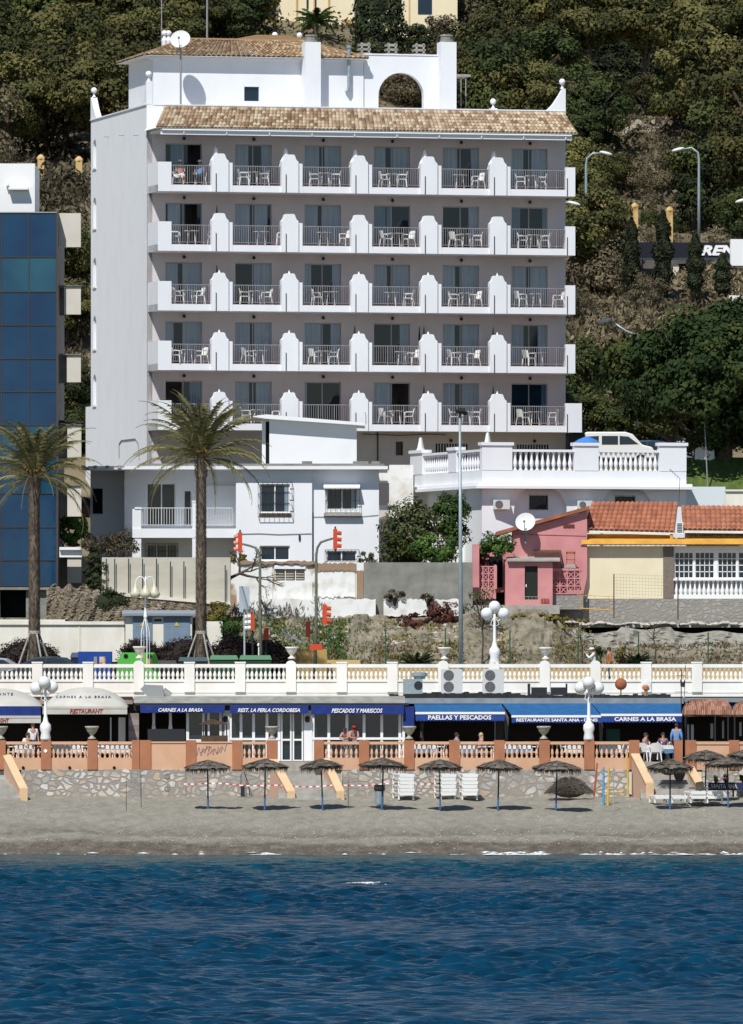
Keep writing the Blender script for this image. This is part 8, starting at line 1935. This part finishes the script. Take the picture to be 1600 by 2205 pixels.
tl = [(52,398.6,ctab,'left of the left globe lamp'),(132,398.4,ctab,'right of the left globe lamp'),(160,399.2,ctab,'left of the urn below the cream awning'),(228,398.6,ctab,'left under the cream domed awning'),(258,398.2,ctab,'right under the cream domed awning'),
 (905,398.2,cblu,'beside the navy side curtain'),(925,398.8,cblu,'under the left end of the left blue awning'),(1005,398.4,cblu,'between the seated blond and blue shirted people'),(1025,399.1,cblu,'behind the seated blond person'),(1098,398.4,cblu,'under the left end of the middle blue awning'),(1128,398.8,cblu,'left of the urn under the middle blue awning'),
 (1235,398.5,ctab,'left of the right globe lamp'),(1310,398.5,ctab,'right of the right globe lamp'),(1340,398.9,ctab,'beside the pier left of the right steps'),(1408,397.6,ctab,'nearest the right steps'),(1434,398.0,cblu,'beside the standing blue shirted person')]
for px, Y, u, where in tl: dtable('small laid dining table '+where, px, Y, u)
for i, (px, Y, rz) in enumerate([(30,398.7,pi/2),(85,398.9,-pi/2),(120,398.9,pi/2),(178,398.8,-pi/2),(216,398.4,pi/2),(272,398.7,-pi/2),(898,398.9,0),(945,398.5,-pi/2),(1052,398.7,-pi/2),(1092,398.9,.3),(1146,398.3,-pi/2),(1220,398.4,pi/2),(1330,398.3,-pi/2),(1412,396.9,pi+.0),(1385,397.0,pi-.3),(1446,398.6,-pi/2)]):
    tchair('white plastic chair on the restaurant terrace, %s from the left' % ORD[i], px, Y, rz)

# ------------------------------------------------------------------ on the sand
def umb_proto(seed=12):
    t = thing('thatch_umbrella', 'thatched beach umbrella', 'beach umbrella', (0,0,0)); rs = random.Random(seed)
    mb = MB(); mb.cyl((0,0,-.2),(0,0,2.15),.034,n=8); part('pole', mb, M('dark_blue_pole', (.02,.028,.045), rough=.6), t)
    mb = MB(); mb.cyl((0,0,.0),(0,0,.62),.042,n=8); mb.cyl((0,0,.62),(0,0,.66),.043,n=8); part('painted_foot', mb, pole_blue, t)
    mb = MB(); n = 46; Rm = 1.0
    for ring, (r0, r1, z0, z1) in enumerate(((.0,.45,2.26,2.13),(.36,.80,2.17,2.02),(.70,1.07,2.06,1.90))):
        for k in range(n):
            for q in range(3):
                a = 2*pi*(k+rs.random())/n; da = .10; rr0 = r0; rr1 = r1*rs.uniform(.9,1.06); zz1 = z1+rs.uniform(-.05,.04); l = rs.uniform(0,.035)
                mb.add([(rr0*cos(a-da*.5),rr0*sin(a-da*.5),z0+l),(rr1*cos(a-da),rr1*sin(a-da),zz1+l),(rr1*cos(a+da),rr1*sin(a+da),zz1+l),(rr0*cos(a+da*.5),rr0*sin(a+da*.5),z0+l)],[(0,1,2,3)])
    for k in range(150):
        a = 2*pi*k/150; r0 = rs.uniform(.93,1.03); l = rs.uniform(.08,.30); mb.add([(r0*cos(a-.03),r0*sin(a-.03),1.89),(r0*cos(a+.03),r0*sin(a+.03),1.89),((r0+.02)*cos(a),(r0+.02)*sin(a),1.88-l)],[(0,1,2)])
    cn_ = MB(); cn_.lathe((0,0,1.84), [(.98,0.03),(.7,.14),(.4,.26),(.05,.39)], 16, r=.1); mb.join(cn_)
    part('thatch', mb, thatch, t)
    mb = MB(); 
    for k in range(8): a = k*pi/4; mb.cyl((0,0,1.95),(.9*cos(a),.9*sin(a),1.86),.014,n=5)
    part('spokes', mb, wood, t); return t
up_ = umb_proto(); up2 = umb_proto(77)
us = [(448,1745),(570,1744),(695,1744),(822,1745),(948,1745),(1072,1746),(1197,1748),(1443,1745),(1518,1727),(1568,1738),(1615,1722)]
ulab = ['above the graffiti wall section, leftmost of the row','before the left flank of the wide steps','before the right flank of the wide steps','beside the litter bin','before the middle lounger stacks','right of the lounger stacks, blue foot','before the fallen thatch heap, yellow foot','before the low loungers at the right','behind the low loungers at the right','beside the beach bar sign','cut by the right edge of the picture']
def sand_Y(py):
    Y = 374.0
    while Y < 396 and HY-(beach_z(Y)-CH)*F/Y > py: Y += .05
    return Y
for i, (px, py) in enumerate(us):
    Y = sand_Y(py); loc = (PX(px,Y),Y,beach_z(Y)); lab = 'thatched beach umbrella '+ulab[i]
    if i == 0: o = up_; o.location = loc; o['label'] = lab; o['group'] = 'thatched umbrellas on the sand'
    elif i == 1: o = up2; o.location = loc; o['label'] = lab; o['group'] = 'thatched umbrellas on the sand'
    else: o = dup(up2 if i % 2 else up_, loc, 0, lab, 'thatched umbrellas on the sand')
    o.rotation_euler = (rf.uniform(-.03,.03), rf.uniform(-.05,.03), i*1.1); q = rf.uniform(.94,1.06); o.scale = (q, q, rf.uniform(.97,1.03))
def lounger_proto():
    t = thing('sun_lounger', 'white sun lounger', 'sun lounger', (0,0,0))
    mb = MB(); w_ = .33
    for s_ in (-1,1): mb.box(s_*w_-.03,s_*w_+.03,-.95,.95,.26,.32)
    mb.box(-w_,w_,-.97,-.90,.19,.34); mb.box(-w_,w_,.90,.96,.25,.33); part('frame', mb, plast, t)
    mb = MB()
    for q in range(13): y = -.88+q*.14; mb.box(-w_+.03,w_-.03,y,y+.11,.30,.325)
    part('slats', mb, plast, t)
    for s_ in (-1,1):
        for y in (-.8,.75): mb = MB(); mb.box(s_*w_-.035,s_*w_+.035,y-.05,y+.05,0,.26); part('leg', mb, plast, t)
    return t
lp = lounger_proto(); first = True
def lounger(px, Y, dz, rz, label):
    global first
    loc = (PX(px,Y),Y,beach_z(Y)+dz)
    if first: first = False; lp.location = loc; lp.rotation_euler = (0,0,rz); lp['label'] = label; lp['group'] = 'white plastic sun loungers'; return lp
    return dup(lp, loc, rz, label, 'white plastic sun loungers')
for si, (px, n, rz, nm) in enumerate(((868,6,.16,'left'),(958,6,.16,'middle'),(1009,6,.05,'right'))):
    for k in range(n): lounger(px+(k % 2)*1.5, 394.3, k*.165, rz, 'white plastic sun lounger, %s from the bottom of the %s stack against the wall' % (ORD[k], nm))
for px, n, nm in ((1420,1,'leftmost'),(1457,1,'second'),(1497,2,'third'),(1533,2,'rightmost')):
    for k in range(n): lounger(px, 391.4, .08+k*.19, .12, 'white plastic sun lounger%s, %s of the low group at the right' % ('' if n == 1 else [', lower one',', upper one'][k], nm))
mb = MB(); c = P(1497,1698,391.2)
for px in (1497,1530): c = P(px,1698,391.3); mb = MB(); mb.box(c.x-.28,c.x+.28,391-.5,391+.5,c.z,c.z+.05); single('mattress', 'dark grey mattress on the low loungers, %s' % ('left one' if px < 1510 else 'right one'), 'mattress', mb, cloth('grey_mattress%d' % px, (.10,.10,.12)), (c.x,391,c.z), group='grey mattresses')
def heap(label, px, py, w_, h_, Y, seed):
    rs = random.Random(seed); mb = MB(); c = P(px, py, Y); W2 = w_*Y/F/2; hh = h_*Y/F
    for _ in range(1700):
        a = rs.uniform(0,2*pi); rr = rs.random()**.6; x = W2*rr*cos(a); y = W2*.6*rr*sin(a); z = hh*(1-rr**2)*rs.uniform(.6,1.05)+.02; L_ = rs.uniform(.12,.3); dr = Vector((cos(a)+rs.uniform(-.4,.4), sin(a)*.5+rs.uniform(-.3,.3), -rs.uniform(.0,.5))).normalized()*L_; wv = Vector((0,.0,.02))
        p = Vector((x,y,z)); mb.add([p-wv, p+wv, p+dr], [(0,1,2)])
    bs = MB(); bs.ball((0,0,hh*.3), W2*.85, W2*.45, hh*.6, n=14, r=.1); mb.join(bs)
    return single('thatch_heap', label, 'thatch', mb, thatch, c, world=False)
heap('heap of fallen thatch lying on the sand against the rubble wall', 1226,1708,94,34,393.8,3)
heap('small heap of thatch on the salmon steps below the terrace', 1440,1662,50,26,394.8,4)
t = thing('litter_bin', 'grey litter bin with black bag beside a thatched umbrella', 'litter bin', P(817,1733,sand_Y(1733)))
mb = MB(); mb.lathe((0,0,0), [(.17,0),(.19,.05),(.21,.75),(.21,.78)], 12); part('body', mb, steel, t); mb = MB(); mb.lathe((0,0,.62), [(.22,0),(.26,.08),(.24,.2),(.27,.26),(.18,.28)], 11); part('bag', mb, darkmet, t)
def post(label, px, y0, y1, mat, px2=None, r_=.05, cat='pole', name='painted_pole', group='painted poles by the rubble wall'):
    Y = min(395.2, sand_Y(y1)); mb = MB(); b0 = P(px, y1, Y); mb.cyl(b0, P(px2 or px, y0, Y), r_, r_*.7, n=8); return single(name, label, cat, mb, mat, b0, group=group)
post('red painted pole leaning right beside the rubble wall', 1279,1643,1716,M('red_pole', (.42,.10,.04)),1286)
post('light blue painted pole, tallest of the group beside the rubble wall', 1299,1652,1735,M('lightblue_pole', (.10,.32,.55)),1300,.06)
post('yellow pole standing on the sand, second from the right', 1309,1653,1736,yellow_p,1311,.055)
post('thin brown pole on the sand right of the yellow pole', 1322,1652,1746,wood_g,1321,.03)
post('thin yellow pole leaning by the right steps', 1352,1622,1712,yellow_p,1351,.045)
mb = MB(); Y = 395.0; mb.tube([P(1288,1707,Y),P(1342,1705,Y)],.03); single('yellow_crossbar', 'yellow bar lying level between the painted poles', 'bar', mb, yellow_p, P(1315,1707,Y))
for i, (px, y0, y1) in enumerate(((272,1680,1745),(304,1668,1740),(750,1680,1745),(530,1660,1715))):
    post('thin dark stake in the sand, %s from the left' % ORD[[0,1,3,2][i]], px, y0, y1, darkmet, None, .014, 'stake', 'thin_stake', 'thin stakes in the sand')
mb = MB(); c = P(522,1715,395.4); mb.tube([P(519,1715,395.6),P(519,1668,395.6),P(525,1662,395.6),P(536,1690,395.6),P(538,1715,395.6)],.018); mb.pbox(519,527,1690,1716,395.55,.08); single('wall_recess_door', 'small dark hatch with bent pipe on the rubble wall', 'hatch', mb, darkmet, c)
# red and white tape along the wall
mb = MB(); mbr = MB(); Y = 394.9
xs_ = np.linspace(388, 950, 76)
for k, (a, b_) in enumerate(zip(xs_, xs_[1:])):
    ya = 1690+3*sin(a*.012)+1.5*sin(a*.05); yb2 = 1690+3*sin(b_*.012)+1.5*sin(b_*.05); m_ = mb if k % 2 else mbr; tw = .03 if k % 5 else .012
    A, B = P(a,ya,Y), P(b_,yb2,Y); m_.add([A-Vector((0,0,tw)),B-Vector((0,0,tw)),B+Vector((0,0,tw)),A+Vector((0,0,tw))],[(0,1,2,3)])
t = thing('barrier_tape', 'red and white barrier tape strung before the rubble wall and steps', 'tape', P(388,1700,Y)); part('white_stripes', mb, letter, t, True); part('red_stripes', mbr, M('tape_red', (.55,.06,.06)), t, True)
# beach bar sign
Yg2 = 394.0; t = thing('beach_sign', 'dark blue board with pale lettering and plants at the right beach', 'sign', P(1565,1720,Yg2))
mb = MB(); mb.pbox(1525,1640,1685,1702,Yg2,.06); bd = part('board', mb, M('sign_navy', (.02,.03,.09), rough=.6), t, True); part('lettering', ptext('SANTA ANA', 1531,1588,1688.5,1698.5,Yg2-.03,bold=.02,ext=.02), M('pale_lettering', (.55,.52,.42)), bd, True)
for px in (1579,1540,1630): mb = MB(); mb.pbox(px-2,px+2,1702,1716,Yg2+.01,.05); part('leg', mb, wood, t, True)
for i, (px, m_) in enumerate(((1541,lf_green),(1563,lf_ice),(1600,lf_green))): bush('potted_plant', 'small potted plant above the beach bar sign, %s from the left' % ORD[i], 'plant', px,1668,1686,16,Yg2+.5,m_,80+i,n=300,ls=.05,group='plants above the beach sign',dep=.2)
for i, (px, py, w_) in enumerate(((1402,1661,18),(1455,1668,22))): pass
mb = MB(); c = P(1463,1672,395.0); mb.lathe((0,0,-.25), [(.12,0),(.22,.2),(.3,.45),(.2,.6)], 10); single('black_pot', 'large black pot at the foot of the right steps', 'pot', mb, darkmet, c, world=False)
# green container-like box, spare red car in the gap
car('parked_car', 'dark red car in the gap between the office block and the villa', 176,446,1.4,M('dark_red_paint', (.15,.01,.015), rough=.2, spec=.8),15.2,3.6)
